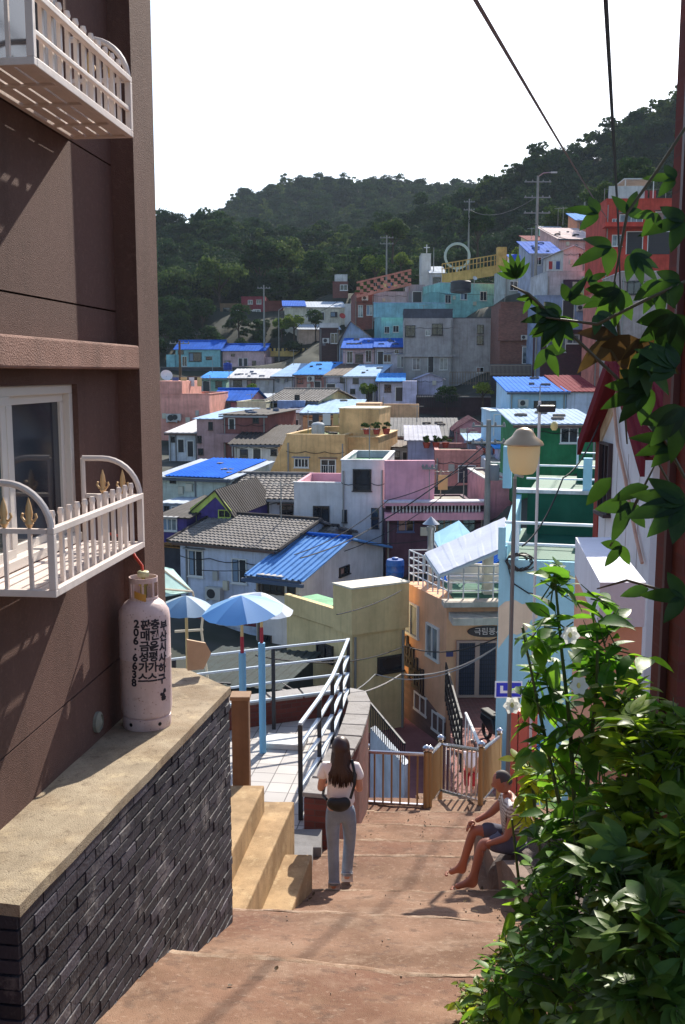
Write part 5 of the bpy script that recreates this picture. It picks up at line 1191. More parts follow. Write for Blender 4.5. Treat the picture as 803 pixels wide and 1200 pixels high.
# wedge of concrete at right of the landing
o = MB().prism([V(1.78,14.9,LZ-.6),V(3.6,14.9,LZ-.6),V(3.6,15.0,LZ+.12),V(2.0,15.0,LZ+.12)], (0,-1.5,.12)).build('landing_ramp', STM, None); tag(o, kind='structure')
# ------------------------------------------------------------------ lower alley
RED = paint(150, 96, 96, dirt=.3, scale=.8, bump=.4, fine=50, streak=False)
m = MB(); al = [(14.5,-12.4),(19.0,-12.45),(22,-12.5),(27,-12.6),(33,-12.85),(46,-13.3)]
g_ = []
for y, z in al: g_ += [(-.2 - (y-19)*.02, y, z), (3.3+(y-15)*.22, y, z)]
m.add(g_, [(2*i, 2*i+1, 2*i+3, 2*i+2) for i in range(len(al)-1)])
tag(m.build('lower_alley', RED, None), kind='structure')
m = MB(); pv = [(529,880,23.0),(600,905,20.0),(640,830,33.2),(528,826,33.2)]
zA = lambda y: -9.62 - (y-20)*.128
Q = [at(p[0],p[1],p[2]) for p in pv]; Q = [V(q.x,q.y,zA(q.y)) for q in Q]
Q[3].z = at(535,818,33).z - .02; Q[2].z = Q[3].z
m.prism([q+V(0,0,-3) for q in Q], (0,0,3)); tag(m.build('brick_ramp', brick_mat(140,75,68,150,120,112,scale=.8,axis='XY'), None), kind='structure')
# black ramp railing + white handrail
e = thing('railing', 'black barred railing along the ramp beside the orange building', 'railing', V(0,0,0)); m = MB(); A, B = at(529,865-5,24.5), at(523,828,32.6)
A = at(540,905,23); B = at(522,822,32.5)
for i in range(13): q = A.lerp(B, i/12); m.bar(q, q+V(0,0,1.35), .05)
for k in (0.3,.65,1.0,1.35): m.bar(A+V(0,0,k), B+V(0,0,k), .05)
m.build('bars', BLACKM, e)
e = thing('handrail', 'sunlit white handrail sloping down towards the golden railing', 'railing', V(0,0,0)); m = MB(); A, B = at(569,888,19.5), at(546,836,25); m.tube([A,B], .04, 8)
for i in range(7): q = A.lerp(B, i/6); m.tube([q, q+V(0,0,-.9)], .02, 6)
m.build('rail', plain(225,225,225,.4), e, smooth=True)
# white low stair with dark railing left of the ramp
e = thing('side_stair_wall', 'white low stair wall with dark railing below the cream building', 'wall', V(0,0,0))
A, B = at(434,905,27), at(474,905,23.5); zt1, zt2 = at(434,853,27).z, at(474,897,23.5).z
MB().prism([V(A.x,A.y,-13.5),V(B.x,B.y,-13.5),V(B.x,B.y,zt2),V(A.x,A.y,zt1)], (.15,.2,0)).build('wall', W(180,190,205), e)
m = MB(); rt1, rt2 = at(434,824,27).z, at(472,872,23.5).z; N = 18
for i in range(N+1): t = i/N; q = V(A.x,A.y,0).lerp(V(B.x,B.y,0), t); m.bar(V(q.x,q.y,zt1+(zt2-zt1)*t), V(q.x,q.y,rt1+(rt2-rt1)*t), .025)
m.bar(V(A.x,A.y,rt1), V(B.x,B.y,rt2), .05); m.build('bars', BLACKM, e)
# red gate posts
for i, px in enumerate((599, 611, 622)):
    P = at(px, 905, 19); e = thing('gate_post', ['left','middle','right'][i] + 'most of the three red painted posts behind the seated person', 'post', V(P.x,P.y,-9.6), group='red posts by the alley')
    MB().box(-.09,-.09,0,.09,.09,at(px,835,19).z+9.6).build('shaft', plain(150,58,44,.5), e); MB().box(-.11,-.11,at(px,835,19).z+9.6,.11,.11,at(px,835,19).z+9.66).build('cap', plain(190,55,40,.5), e)
# blue sign and parked scooter
P = at(596, 808, 22.5); e = thing('road_sign', 'small blue rectangular sign with white symbol above the scooter', 'sign', V(P.x,P.y,zA(22.5)))
H = P.z - zA(22.5); MB().tube([(0.25,.05,0),(.25,.05,H+.2)], .03, 8).build('post', STEEL, e, smooth=True); MB().box(-.32,-.02,H-.2,.32,.02,H+.2).build('panel', plain(235,235,240,.4), e)
m = MB(); m.box(-.29,-.026,H-.17,.29,-.0205,H+.17).build('face', plain(30,45,190,.4), e); m = MB(); m.box(-.2,-.03,H-.08,.2,-.0265,H-.02); m.box(-.2,-.031,H-.08,-.13,-.0267,H+.1); m.box(.06,-.031,H-.02,.12,-.0267,H+.04); m.build('symbol', plain(235,235,240,.4), e)
P = at(583, 838, 27); e = thing('scooter', 'dark parked scooter with white front in front of the grid doors', 'scooter', V(P.x,P.y,zA(27)+.02), R(20))
for yy in (-.6,.6):
    w_ = MB(); 
    pts = [(0, yy+.22*cos(t), .24+.22*sin(t)) for t in [i*2*pi/16 for i in range(17)]]; w_.tube(pts, .055, 8, cap=False).build('tyre', plain(20,20,22,.8), e, smooth=True)
MB().prism([(-.14,-.62,.45),(-.14,-.2,.35),(-.14,.25,.3),(-.14,.8,.55),(-.14,.75,.75),(-.14,.1,.75),(-.14,-.1,.4),(-.14,-.45,.55)], (.28,0,0)).build('body', plain(25,28,35,.3), e, bevel=.03)
MB().prism([(-.2,-.62,.4),(-.2,-.5,.42),(-.2,-.42,1.0),(-.2,-.52,1.05)], (.4,0,0)).build('front_shield', plain(205,210,220,.3), e, bevel=.03)
MB().tube([(-.32,-.35,1.08),(0,-.42,1.12),(.32,-.35,1.08)], .02, 6).build('handlebar', BLACKM, e); MB().box(-.13,.05,.76,.13,.78,.86).build('seat', plain(20,20,20,.7), e, bevel=.03); MB().lathe([(.0,-.03),(.09,0),(.07,.04)],12,(0,-.55,.95)).build('headlight', plain(220,220,220,.1), e)
# blue bin
P = at(622, 800, 23.0); e = thing('waste_bin', 'light blue plastic drum half hidden by leaves below the light blue building', 'bin', V(P.x,P.y,-9.9)); MB().lathe([(.4,0),(.45,.9),(.47,.92),(.47,1.0),(.4,1.0)],18).build('drum', plain(80,140,185,.4), e, smooth=True); MB().lathe([(.46,1.0),(.4,1.08),(.02,1.12)],18).build('lid', plain(80,140,185,.4), e, smooth=True)
# soil bed and kerb at the right of the stairs
m = MB()
def bed_x(y): return 1.55 if y > 8.6 else (1.10 + (y-3)*.08)
yy_ = [2.0 + .5*i for i in range(19)]
for a, b in zip(yy_, yy_[1:]):
    za, zb_ = stair_z(a)+.34, stair_z(b)+.34
    m.add([(bed_x(a),a,za-.8),(bed_x(a)+.14,a,za-.8),(bed_x(b)+.14,b,zb_-.8),(bed_x(b),b,zb_-.8),(bed_x(a),a,za),(bed_x(a)+.14,a,za),(bed_x(b)+.14,b,zb_),(bed_x(b),b,zb_)],
          [(0,3,2,1),(4,5,6,7),(0,1,5,4),(1,2,6,5),(2,3,7,6),(3,0,4,7)])
e = thing('planter_kerb', 'rough concrete kerb of the planted bed right of the stairs', 'kerb', V(0,0,0)); m.build('kerb', paint(120,100,88,dirt=.4,bump=.7), e)
m = MB(); g_ = []
for y in yy_: 
    for k in range(6): g_.append((bed_x(y)+.1+k*.55, y, stair_z(y)+.28+.05*noise.noise(V(k,y,2))))
m.add(g_, [(i*6+j,i*6+j+1,(i+1)*6+j+1,(i+1)*6+j) for i in range(len(yy_)-1) for j in range(5)])
tag(m.build('soil_bed', paint(62,48,38,dirt=.5,bump=1,fine=30), None, smooth=True), kind='structure')
# seat stone for the man
e = thing('sitting_stone', 'rounded dark stone the person sits on beside the stairs', 'stone', V(1.78, 9.42, -5.35)); bm = bmesh.new(); bmesh.ops.create_icosphere(bm, subdivisions=3, radius=1)
for v_ in bm.verts: v_.co = V(v_.co.x*.30, v_.co.y*.34, v_.co.z*.36 if v_.co.z < 0 else v_.co.z*.38) * (1 + .12*noise.noise(v_.co*2))
me = bpy.data.meshes.new('stone'); bm.to_mesh(me); bm.free(); link_mesh(me, 'stone', paint(95,85,80,dirt=.4,bump=.8), e, loc=(0,0,.2))
# street lamp
P = at(613, 556, 13.0)
e = thing('street_lamp', 'street lamp with cream globe and metal hood hanging from a thin pole', 'street lamp', V(at(600,700,13.2).x, 13.2, -7.3))
pt = at(600,560,13.2).z + 7.3
MB().tube([(0,0,0),(0,0,pt)], [.034,.026], 10).build('pole', plain(128,130,130,.5,.2), e, smooth=True)
L = P - e.location
MB().tube([(0,0,pt-.02),(.0,-.05,pt+.05),(L.x,L.y,L.z-.03)], .02, 8).build('bracket', plain(170,175,180,.4,.5), e, smooth=True)
DF = plain(240, 226, 190, .4, name='lamp_globe', trans=.5)
o = MB().lathe([(.07,0),(.13,.012),(.165,.05),(.19,.14),(.212,.28),(.215,.40)], 28, L).build('lamp_shade', DF, e, smooth=True)
MB().lathe([(.255,.385),(.262,.40),(.24,.44),(.16,.50),(.13,.55),(.10,.59),(.04,.615),(.005,.62)], 28, L).build('hood', plain(185,160,128,.35,.6), e, smooth=True)
P = at(628, 640, 14.5); e = thing('camera_pole', 'white thin pole with small camera head behind the street lamp', 'pole', V(P.x, P.y, -8))
zt_ = at(626,470,14.5).z + 8; MB().tube([(0,0,0),(0,0,zt_)], .022, 8).build('pole', plain(225,228,230,.4), e, smooth=True); MB().box(-.03,-.08,zt_-.16,.22,.08,zt_-.06).build('camera', plain(40,42,48,.4), e, bevel=.02)
MB().lathe([(.03,0),(.055,.04),(.05,.1),(.02,.13)],12,(.2,-.1,zt_-.42)).build('bulb', plain(240,230,160,.3), e, smooth=True)
# ------------------------------------------------------------------ people
SKIN = plain(196, 142, 116, .5, name='skin'); SKIN2 = plain(166, 104, 80, .55, name='tanned_skin')
HAIR = plain(56, 32, 27, .42, name='hair'); GREYH = plain(70, 62, 60, .7, name='short_hair')
def head(parent, loc, rot, skin, sc_=1.0):
    bm = bmesh.new(); bmesh.ops.create_uvsphere(bm, u_segments=28, v_segments=20, radius=1)
    for v in bm.verts:
        x, y, z = v.co      # -y is the face
        w = .074 * (1 - .22*max(0, -z)**1.5); d = .092; hh = .115
        X, Y, Z = x*w, y*d, z*hh
        if y < 0: Y *= 1 - .10*max(0, -z)
        nose = math.exp(-((x/.16)**2 + ((z+.12)/.22)**2)) if y < 0 else 0; Y -= .024*nose
        brow = math.exp(-((abs(x)-.32)**2/.03 + (z-.02)**2/.012)) if y < -.3 else 0; Y += .010*brow
        chin = math.exp(-((x/.3)**2 + ((z+.85)/.2)**2)) if y < 0 else 0; Y -= .012*chin
        mouth = math.exp(-((x/.28)**2 + ((z+.48)/.06)**2)) if y < -.2 else 0; Y += .004*mouth
        v.co = V(X, Y, Z) * sc_
    for sx in (-1, 1):
        r_ = bmesh.ops.create_uvsphere(bm, u_segments=10, v_segments=8, radius=1)
        for v in r_['verts']: v.co = V(sx*.076 + v.co.x*.010, v.co.y*.02+.008, v.co.z*.032-.005) * sc_
    me = bpy.data.meshes.new('head'); bm.to_mesh(me); bm.free(); me.polygons.foreach_set('use_smooth', [True]*len(me.polygons))
    return me, Matrix.Translation(loc) @ rot.to_4x4()
def join_meshes(parts, name):
    bm = bmesh.new()
    for me, M in parts:
        t = me.copy(); t.transform(M); bm.from_mesh(t)
    out = bpy.data.meshes.new(name); bm.to_mesh(out); bm.free(); out.polygons.foreach_set('use_smooth', [True]*len(out.polygons)); return out
I4 = Matrix.Identity(4)
def hand_chains(wrist, dirv, side, up, sc_=1.0, curl=.6):
    """five skinned fingers from the palm; returns list of meshes"""
    d, s, u = V(*dirv).normalized(), V(*side).normalized(), V(*up).normalized(); out = []
    w = V(*wrist); palm = w + d*.075*sc_
    out.append((skin_mesh([w, w+d*.04*sc_, palm], [(0,1),(1,2)], [(.022*sc_,.03*sc_),(.026*sc_,.036*sc_),(.018*sc_,.036*sc_)], 1), I4))
    for k, (o, ln) in enumerate(((-.027,.062),(-.009,.074),(.009,.070),(.026,.054))):
        a = palm + s*o*sc_ - d*.015*sc_; p = [a]
        dd = d.copy()
        for q in range(3):
            dd = (dd - u*curl*(.30+.12*q)).normalized(); p.append(p[-1] + dd*ln*sc_*(.45,.32,.25)[q])
        out.append((skin_mesh(p, [(0,1),(1,2),(2,3)], [.0095*sc_,.009*sc_,.008*sc_,.0065*sc_], 1), I4))
    a = w + d*.02*sc_ - s*.02*sc_; out.append((skin_mesh([a, a - s*.028*sc_ + d*.02*sc_, a - s*.036*sc_ + d*.05*sc_ - u*.012*sc_], [(0,1),(1,2)], [.012*sc_,.0105*sc_,.008*sc_], 1), I4))
    return out
# ---- woman walking down, seen from behind (faces +Y)
Pw = at(405, 1036, 9.62); wz = stair_z(9.62)
wom = thing('person', 'woman with long brown hair, white shirt, black bag and blue jeans descending the stairs', 'person', V(Pw.x-.05, 9.62, wz), R(-4))
h_ = 1.0
J = dict(pel=(0,0,.88), sp1=(0,-.005,.98), sp2=(0,0,1.12), chest=(0,.01,1.25), neck=(0,.02,1.37), nk2=(0,.035,1.42),
    lh=(-.085,0,.85), lk=(-.075,.01,.47), la=(-.062,-.06,.09), lt=(-.07,.07,.035), lhe=(-.062,-.09,.04),
    rh=(.085,.01,.85), rk=(.085,.10,.48), ra=(.055,.13,.11), rt=(.065,.27,.045), rhe=(.055,.10,.05),
    ls=(-.155,.0,1.33), le=(-.21,-.02,1.08), lw=(-.14,.20,1.10), rs=(.155,.0,1.33), re=(.20,-.01,1.08), rw=(.09,.22,1.12))
names = list(J); ix = {k: i for i, k in enumerate(names)}
E_ = [('pel','sp1'),('sp1','sp2'),('sp2','chest'),('chest','neck'),('neck','nk2'),('pel','lh'),('lh','lk'),('lk','la'),('la','lt'),('la','lhe'),('pel','rh'),('rh','rk'),('rk','ra'),('ra','rt'),('ra','rhe'),('chest','ls'),('ls','le'),('le','lw'),('chest','rs'),('rs','re'),('re','rw')]
Rd = dict(pel=(.13,.10),sp1=(.115,.09),sp2=(.115,.085),chest=(.13,.09),neck=(.05,.05),nk2=(.042,.042),lh=.085,lk=.056,la=.036,lt=.03,lhe=.03,rh=.085,rk=.056,ra=.036,rt=.03,rhe=.03,ls=.052,le=.038,lw=.024,rs=.052,re=.038,rw=.024)
body = skin_mesh([J[k] for k in names], [(ix[a],ix[b]) for a,b in E_], [Rd[k] for k in names])
hm, hM = head(None, V(0,.045,1.505), Matrix.Rotation(R(180),3,'Z') @ Matrix.Rotation(R(14),3,'X'), SKIN)
parts = [(body, I4), (hm, hM)] + hand_chains((-.14,.20,1.10),(.35,.9,.25),(1,-.3,0),(0,0,1)) + hand_chains((.09,.22,1.12),(-.35,.9,.25),(-1,-.3,0),(0,0,1))
link_mesh(join_meshes(parts, 'body'), 'body', SKIN, wom)
TS = paint(240, 230, 226, rough=.85, dirt=.08, bump=.3, fine=30, streak=False)
tv = [(0,0,.885),(0,-.005,1.02),(0,0,1.13),(0,.01,1.26),(0,.02,1.345),(-.16,0,1.33),(-.20,-.01,1.19),(.16,0,1.33),(.195,0,1.19)]
link_mesh(skin_mesh(tv, [(0,1),(1,2),(2,3),(3,4),(3,5),(5,6),(3,7),(7,8)], [(.168,.135),(.155,.125),(.142,.112),(.138,.105),(.07,.06),(.060,.060),(.062,.062),(.060,.060),(.062,.062)]), 'shirt', TS, wom)
JN = paint(142, 156, 174, rough=.85, dirt=.22, scale=5, bump=.5, fine=120, streak=False)
jv = [(0,0,.97),(0,-.005,.86),(-.088,0,.80),(-.078,.008,.47),(-.064,-.055,.13),(.088,.01,.80),(.086,.10,.48),(.057,.13,.14),(-.064,-.065,.06),(.057,.135,.07)]
link_mesh(skin_mesh(jv, [(0,1),(1,2),(2,3),(3,4),(4,8),(1,5),(5,6),(6,7),(7,9)], [(.128,.10),(.135,.11),.088,.066,.060,.088,.066,.060,.064,.064]), 'jeans', JN, wom)
SH = plain(225, 222, 220, .6)
for nm, a, b in (('l', J['lhe'], J['lt']), ('r', J['rhe'], J['rt'])):
    a, b = V(*a), V(*b); link_mesh(skin_mesh([a+V(0,-.015,.01), a.lerp(b,.5)+V(0,0,.012), b+V(0,.02,0), a+V(0,.01,.06)], [(0,1),(1,2),(0,3)], [(.062,.058),(.06,.05),(.05,.042),(.058,.055)]), 'shoe', SH, wom)
# hair: long mass of strands over the back
hm_ = MB(); rnd = random.Random(5)
bm = bmesh.new(); bmesh.ops.create_uvsphere(bm, u_segments=24, v_segments=18, radius=1)
for v in bm.verts:
    x, y, z = v.co; v.co = V(x*.094, .035 + y*.106 - .012, 1.525 + z*.114)
bmesh.ops.delete(bm, geom=[v for v in bm.verts if v.co.y > .095 and v.co.z < 1.56], context='VERTS')
cap = bpy.data.meshes.new('cap'); bm.to_mesh(cap); bm.free()
for k in range(150):
    t = rnd.uniform(-1, 1); x0 = .082*t; y0 = .035 - .10*sqrt(max(0,1-t*t)) + rnd.uniform(-.004,.012)
    zz_ = 1.57 - .04*abs(t); xe = x0*1.5 + rnd.uniform(-.025,.025) + .02; ln = rnd.uniform(.33,.43) - .06*abs(t)
    pts = [(x0*.8, y0+.02, zz_+.03), (x0, y0, zz_-.06), (x0*1.2+.004, y0-.012, zz_-.18), (xe*.95+.01*sin(k), min(y0-.0,-.10+.03*abs(t)), zz_-.26), (xe, -.125+.04*abs(t)+.01*cos(k), zz_-ln)]
    hm_.tube(pts, [.012,.015,.016,.013,.003], 5)
hmesh = bpy.data.meshes.new('hs'); hmesh.from_pydata(hm_.v, [], hm_.f)
link_mesh(join_meshes([(cap, I4), (hmesh, I4)], 'hair'), 'hair', HAIR, wom)
BG = plain(14, 15, 20, .5)
bag = skin_mesh([(-.13,-.16,1.03),(-.05,-.19,1.0),(.04,-.19,1.0),(.11,-.165,1.05)], [(0,1),(1,2),(2,3)], [(.04,.05),(.055,.08),(.055,.085),(.035,.055)]); bg_o = link_mesh(bag, 'waist_bag', BG, wom)
m = MB(); m.tube([(.11,-.16,1.06),(.145,-.13,1.18),(.15,-.11,1.30),(.12,-.02,1.40),(.03,.12,1.36),(-.08,.14,1.25),(-.17,.08,1.10),(-.175,-.08,1.05),(-.13,-.155,1.04)], .016, 6); m.build('strap', BG, bg_o, smooth=True)
# ---- barefoot man sitting on the right, in profile, facing left
Pm = at(600, 1000, 9.4)
man = thing('person', 'barefoot man with cropped grey hair sitting beside the stairs, grey shorts and patterned shirt', 'person', V(1.72, 9.42, -5.13))
K = dict(pel=(.02,0,.47), sp=(.02,0,.60), ch=(-.02,0,.80), nk=(-.06,0,.93), n2=(-.09,0,.98),
    h1=(-.02,.09,.45), k1=(-.38,.12,.53), a1=(-.50,.13,.10), f1=(-.63,.13,.045), e1=(-.47,.13,.04),
    h2=(-.02,-.09,.45), k2=(-.33,-.12,.50), a2=(-.42,-.14,.10), f2=(-.60,-.15,.04), e2=(-.39,-.14,.045),
    s1=(-.04,.16,.86), l1=(-.20,.20,.66), w1=(-.37,.14,.60), s2=(-.02,-.16,.86), l2=(-.10,-.22,.60), w2=(-.30,-.16,.50))
nm = list(K); ix = {k: i for i, k in enumerate(nm)}
E_ = [('pel','sp'),('sp','ch'),('ch','nk'),('nk','n2'),('pel','h1'),('h1','k1'),('k1','a1'),('a1','f1'),('a1','e1'),('pel','h2'),('h2','k2'),('k2','a2'),('a2','f2'),('a2','e2'),('ch','s1'),('s1','l1'),('l1','w1'),('ch','s2'),('s2','l2'),('l2','w2')]
Rd = dict(pel=.13,sp=.125,ch=.14,nk=.06,n2=.05,h1=.09,k1=.058,a1=.036,f1=.03,e1=.032,h2=.09,k2=.06,a2=.038,f2=.032,e2=.034,s1=.06,l1=.042,w1=.027,s2=.06,l2=.042,w2=.027)
body = skin_mesh([K[k] for k in nm], [(ix[a],ix[b]) for a,b in E_], [Rd[k] for k in nm])
hm, hM = head(None, V(-.125,0,1.085), Matrix.Rotation(R(-90),3,'Z') @ Matrix.Rotation(R(16),3,'X'), SKIN2, 1.02)
parts = [(body, I4), (hm, hM)] + hand_chains(K['w1'],(-.75,0,-.55),(0,1,0),(-.5,0,.8),1.05,.9) + hand_chains(K['w2'],(-.45,0,-.9),(0,-1,0),(-.8,0,.4),1.05,.7)
for f, sgn_ in ((K['f1'],1),(K['f2'],1)):   # toes
    for q in range(5): c_ = V(*f) + V(-.035+abs(q-1)*.006, (q-2)*.016*sgn_, -.012); parts.append((skin_mesh([c_+V(.02,0,.004), c_+V(-.012,0,0)], [(0,1)], [.010, .012 if q==0 else .009], 1), I4))
link_mesh(join_meshes(parts, 'body'), 'body', SKIN2, man)
link_mesh(skin_mesh([(.03,0,.52),(-.01,0,.46),(-.03,.10,.46),(-.33,.125,.53),(-.03,-.10,.46),(-.28,-.125,.505)], [(0,1),(1,2),(2,3),(1,4),(4,5)], [.15,.14,.11,.085,.11,.088]), 'shorts', paint(92,92,108,rough=.9,dirt=.2,scale=4,streak=False), man)
SHP = bpy.data.materials.new('patterned_shirt'); SHP.use_nodes = True; n, l = SHP.node_tree.nodes, SHP.node_tree.links; tc = n.new('ShaderNodeTexCoord'); wv = n.new('ShaderNodeTexWave'); wv.bands_direction = 'Z'; wv.inputs['Scale'].default_value = 9; wv.inputs['Distortion'].default_value = 6; l.new(tc.outputs['Object'], wv.inputs[0]); cr = n.new('ShaderNodeValToRGB'); cr.color_ramp.elements[0].color = rgb(120,100,90); cr.color_ramp.elements[1].color = rgb(205,195,185); l.new(wv.outputs['Fac'], cr.inputs[0]); l.new(cr.outputs[0], n['Principled BSDF'].inputs['Base Color'])
link_mesh(skin_mesh([(.03,0,.50),(.02,0,.62),(-.02,0,.81),(-.055,0,.91),(-.04,.165,.86),(-.11,.185,.76),(-.02,-.165,.86),(-.05,-.19,.74)], [(0,1),(1,2),(2,3),(2,4),(4,5),(2,6),(6,7)], [.155,.15,.158,.085,.078,.072,.078,.072]), 'shirt', SHP, man)
bm = bmesh.new(); bmesh.ops.create_uvsphere(bm, u_segments=24, v_segments=16, radius=1)
for v in bm.verts: v.co = V(v.co.x*.0795, v.co.y*.098+.006, v.co.z*.120)
bmesh.ops.delete(bm, geom=[v for v in bm.verts if v.co.z < .012 + (0.05 if v.co.y < -.03 else 0) - (.05 if v.co.y > .05 else 0)], context='VERTS')
me = bpy.data.meshes.new('hair'); bm.to_mesh(me); bm.free(); me.transform(hM); me.polygons.foreach_set('use_smooth', [True]*len(me.polygons)); link_mesh(me, 'hair', GREYH, man)
m = MB(); m.tube([V(*K['s1'])+V(-.04,.02,.03), V(*K['nk'])+V(-.02,.03,0), V(*K['s2'])+V(-.04,-.02,.03)], .03, 8); m.build('towel', plain(225,225,225,.9), man, smooth=True)
# ---- child behind the railing
Pc = at(553, 930, 18.0)
ch = thing('person', 'small child in white top and red trousers pointing left behind the railing', 'person', V(Pc.x, 18.3, -8.08), R(0))
C_ = [(0,0,.50),(0,0,.62),(0,0,.78),(0,0,.86),(-.06,0,.48),(-.065,.01,.26),(-.06,0,.05),(-.06,-.08,.03),(.06,0,.48),(.065,.01,.26),(.06,0,.05),(.06,-.08,.03),(-.10,0,.80),(-.24,-.04,.86),(-.38,-.06,.90),(.10,0,.80),(.15,0,.65),(.14,-.06,.52)]
body = skin_mesh(C_, [(0,1),(1,2),(2,3),(0,4),(4,5),(5,6),(6,7),(0,8),(8,9),(9,10),(10,11),(2,12),(12,13),(13,14),(2,15),(15,16),(16,17)], [.09,.085,.085,.035,.055,.038,.026,.022,.055,.038,.026,.022,.035,.026,.018,.035,.026,.018])
hm, hM = head(None, V(0,-.01,.975), Matrix.Rotation(R(-60),3,'Z'), SKIN, .92)
parts = [(body, I4), (hm, hM)] + hand_chains((-.38,-.06,.90),(-1,-.1,.1),(0,1,0),(0,0,1),.7,.1) + hand_chains((.14,-.06,.52),(0,-.2,-1),(0,1,0),(1,0,0),.7,.4)
link_mesh(join_meshes(parts,'body'), 'body', SKIN, ch)
link_mesh(skin_mesh([(0,0,.50),(0,0,.63),(0,0,.77),(-.11,0,.79),(-.17,-.02,.82),(.11,0,.79),(.135,0,.70)], [(0,1),(1,2),(2,3),(3,4),(2,5),(5,6)], [.12,.11,.105,.05,.048,.05,.048]), 'shirt', plain(220,215,225,.9), ch)
link_mesh(skin_mesh([(0,0,.50),(-.06,0,.44),(-.065,.01,.26),(-.06,0,.12),(.06,0,.44),(.065,.01,.26),(.06,0,.12)], [(0,1),(1,2),(2,3),(0,4),(4,5),(5,6)], [.105,.07,.055,.05,.07,.055,.05]), 'trousers', plain(165,35,45,.9), ch)
bm = bmesh.new(); bmesh.ops.create_uvsphere(bm, u_segments=20, v_segments=14, radius=1)
for v in bm.verts: v.co = V(v.co.x*.080, v.co.y*.098+.012, v.co.z*.118) * .92
bmesh.ops.delete(bm, geom=[v for v in bm.verts if v.co.z < .03 and v.co.y < .0], context='VERTS'); me = bpy.data.meshes.new('hair'); bm.to_mesh(me); bm.free(); me.transform(hM); link_mesh(me, 'hair', HAIR, ch)
# ------------------------------------------------------------------ ground of the valley and the wooded hills
ridge1 = [(-600,330),(100,262),(190,250),(262,244),(300,258),(360,268),(430,258),(480,236),(540,222),(600,180),(660,166),(720,128),(800,78),(1000,20),(1400,-20)]
ridge2 = [(-600,330),(150,300),(250,248),(290,218),(340,203),(400,199),(460,203),(520,208),(560,208),(640,195),(800,180),(1400,150)]
def interp(tab, x):
    if x <= tab[0][0]: return tab[0][1]
    for (a, ya), (b, yb) in zip(tab, tab[1:]):
        if x <= b: return ya + (yb-ya)*(x-a)/(b-a)
    return tab[-1][1]
D1, D2 = 250.0, 470.0
cp = np.array(CPTS + [(-1.5,20,-14.6),(2,20,-15),(6,20,-14.4),(1,33,-15),(3,34,-15),(4,24,-15),(-1,30,-14.6),(5,37,-14.5),(1,38,-14.5),(-8,18,-13),(12,18,-12.5),(2,27,-15),(5,30,-15),(-6,28,-13.8),(-14,30,-13.4),(14,28,-11),(0,10,-12.5),(-10,5,-9.8),(10,5,-9.5),(0,-5,-9),(10,12,-9.8),(20,30,-8),(-30,40,-11),(35,60,-4),(40,80,1),(-40,80,-5),(-60,120,-1),(50,110,8),(45,150,14),(70,150,20)] + [tuple(at(*q)) for q in ((500,499,76),(560,499,76),(600,502,76),(500,496,86),(560,494,88),(530,490,91),(480,486,89),(640,495,80),(700,495,80),(620,490,88),(660,490,88),(600,480,91),(560,470,95),(330,433,139),(400,433,133),(300,409,146),(350,404,148),(230,404,150),(280,402,150),(200,404,150),(440,396,136),(500,385,140),(330,438,127),(430,438,122),(380,438,127),(320,409,150),(370,406,150),(240,400,158),(200,398,160),(300,385,160),(360,380,158),(420,380,150),(470,372,150))])
def ground(x, y):
    d2 = (cp[:,0]-x)**2 + (cp[:,1]-y)**2; w = 1/(d2+3.0)**2; town = float((w*cp[:,2]).sum()/w.sum())
    if y < 138: return town
    s = x/max(y,1); px = 401.5 + s*FPX
    z1 = (ray(401, interp(ridge1, px)).z)*D1 - 7; z2 = (ray(401, interp(ridge2, px)).z)*D2 - 8
    if y < D1:
        t = (y-138)/(D1-138); t = t**1.9
        return town*(1-t) + z1*t + 3*noise.noise(V(x/25,y/25,0))*t
    if y < D2:
        t = (y-D1)/(D2-D1); a = z1*(1-t) + z2*t; return a - 16*sin(pi*t)*(1-.4*t) + 4*noise.noise(V(x/30,y/30,0))*sin(pi*t)
    t = min(1, (y-D2)/700); return z2*(1-t*t*(3-2*t)) + 6*noise.noise(V(x/60,y/60,0))*min(1,(y-D2)/60)
def axis(lo, hi, stops):
    out = [lo]
    while out[-1] < hi:
        a = out[-1]; st = next(s for lim, s in stops if a < lim); out.append(a+st)
    return out
gx = axis(-900, 1000, [(-200,50),(-80,10),(70,2.0),(200,8),(5000,60)]); gy = axis(-60, 2600, [(0,10),(135,1.7),(320,5),(600,10),(5000,100)])
vs = [(x, y, ground(x, y)) for y in gy for x in gx]; vs_ground = vs; nx = len(gx)
m = MB(); m.add(vs, [(j*nx+i, j*nx+i+1, (j+1)*nx+i+1, (j+1)*nx+i) for j in range(len(gy)-1) for i in range(nx-1)])
GM = bpy.data.materials.new('ground'); GM.use_nodes = True; n, l = GM.node_tree.nodes, GM.node_tree.links; p = n['Principled BSDF']; p.inputs['Roughness'].default_value = .95
tc = n.new('ShaderNodeTexCoord'); sp = n.new('ShaderNodeSeparateXYZ'); l.new(tc.outputs['Object'], sp.inputs[0]); n1 = n.new('ShaderNodeTexNoise'); n1.inputs['Scale'].default_value = .35; n1.inputs['Detail'].default_value = 8; l.new(tc.outputs['Object'], n1.inputs['Vector'])
cr = n.new('ShaderNodeValToRGB'); cr.color_ramp.elements[0].position = .35; cr.color_ramp.elements[1].position = .65; cr.color_ramp.elements[0].color = rgb(34,42,28); cr.color_ramp.elements[1].color = rgb(66,66,62); l.new(n1.outputs['Fac'], cr.inputs[0])
mr = n.new('ShaderNodeMapRange'); mr.inputs['From Min'].default_value = 116; mr.inputs['From Max'].default_value = 124; l.new(sp.outputs[1], mr.inputs['Value'])
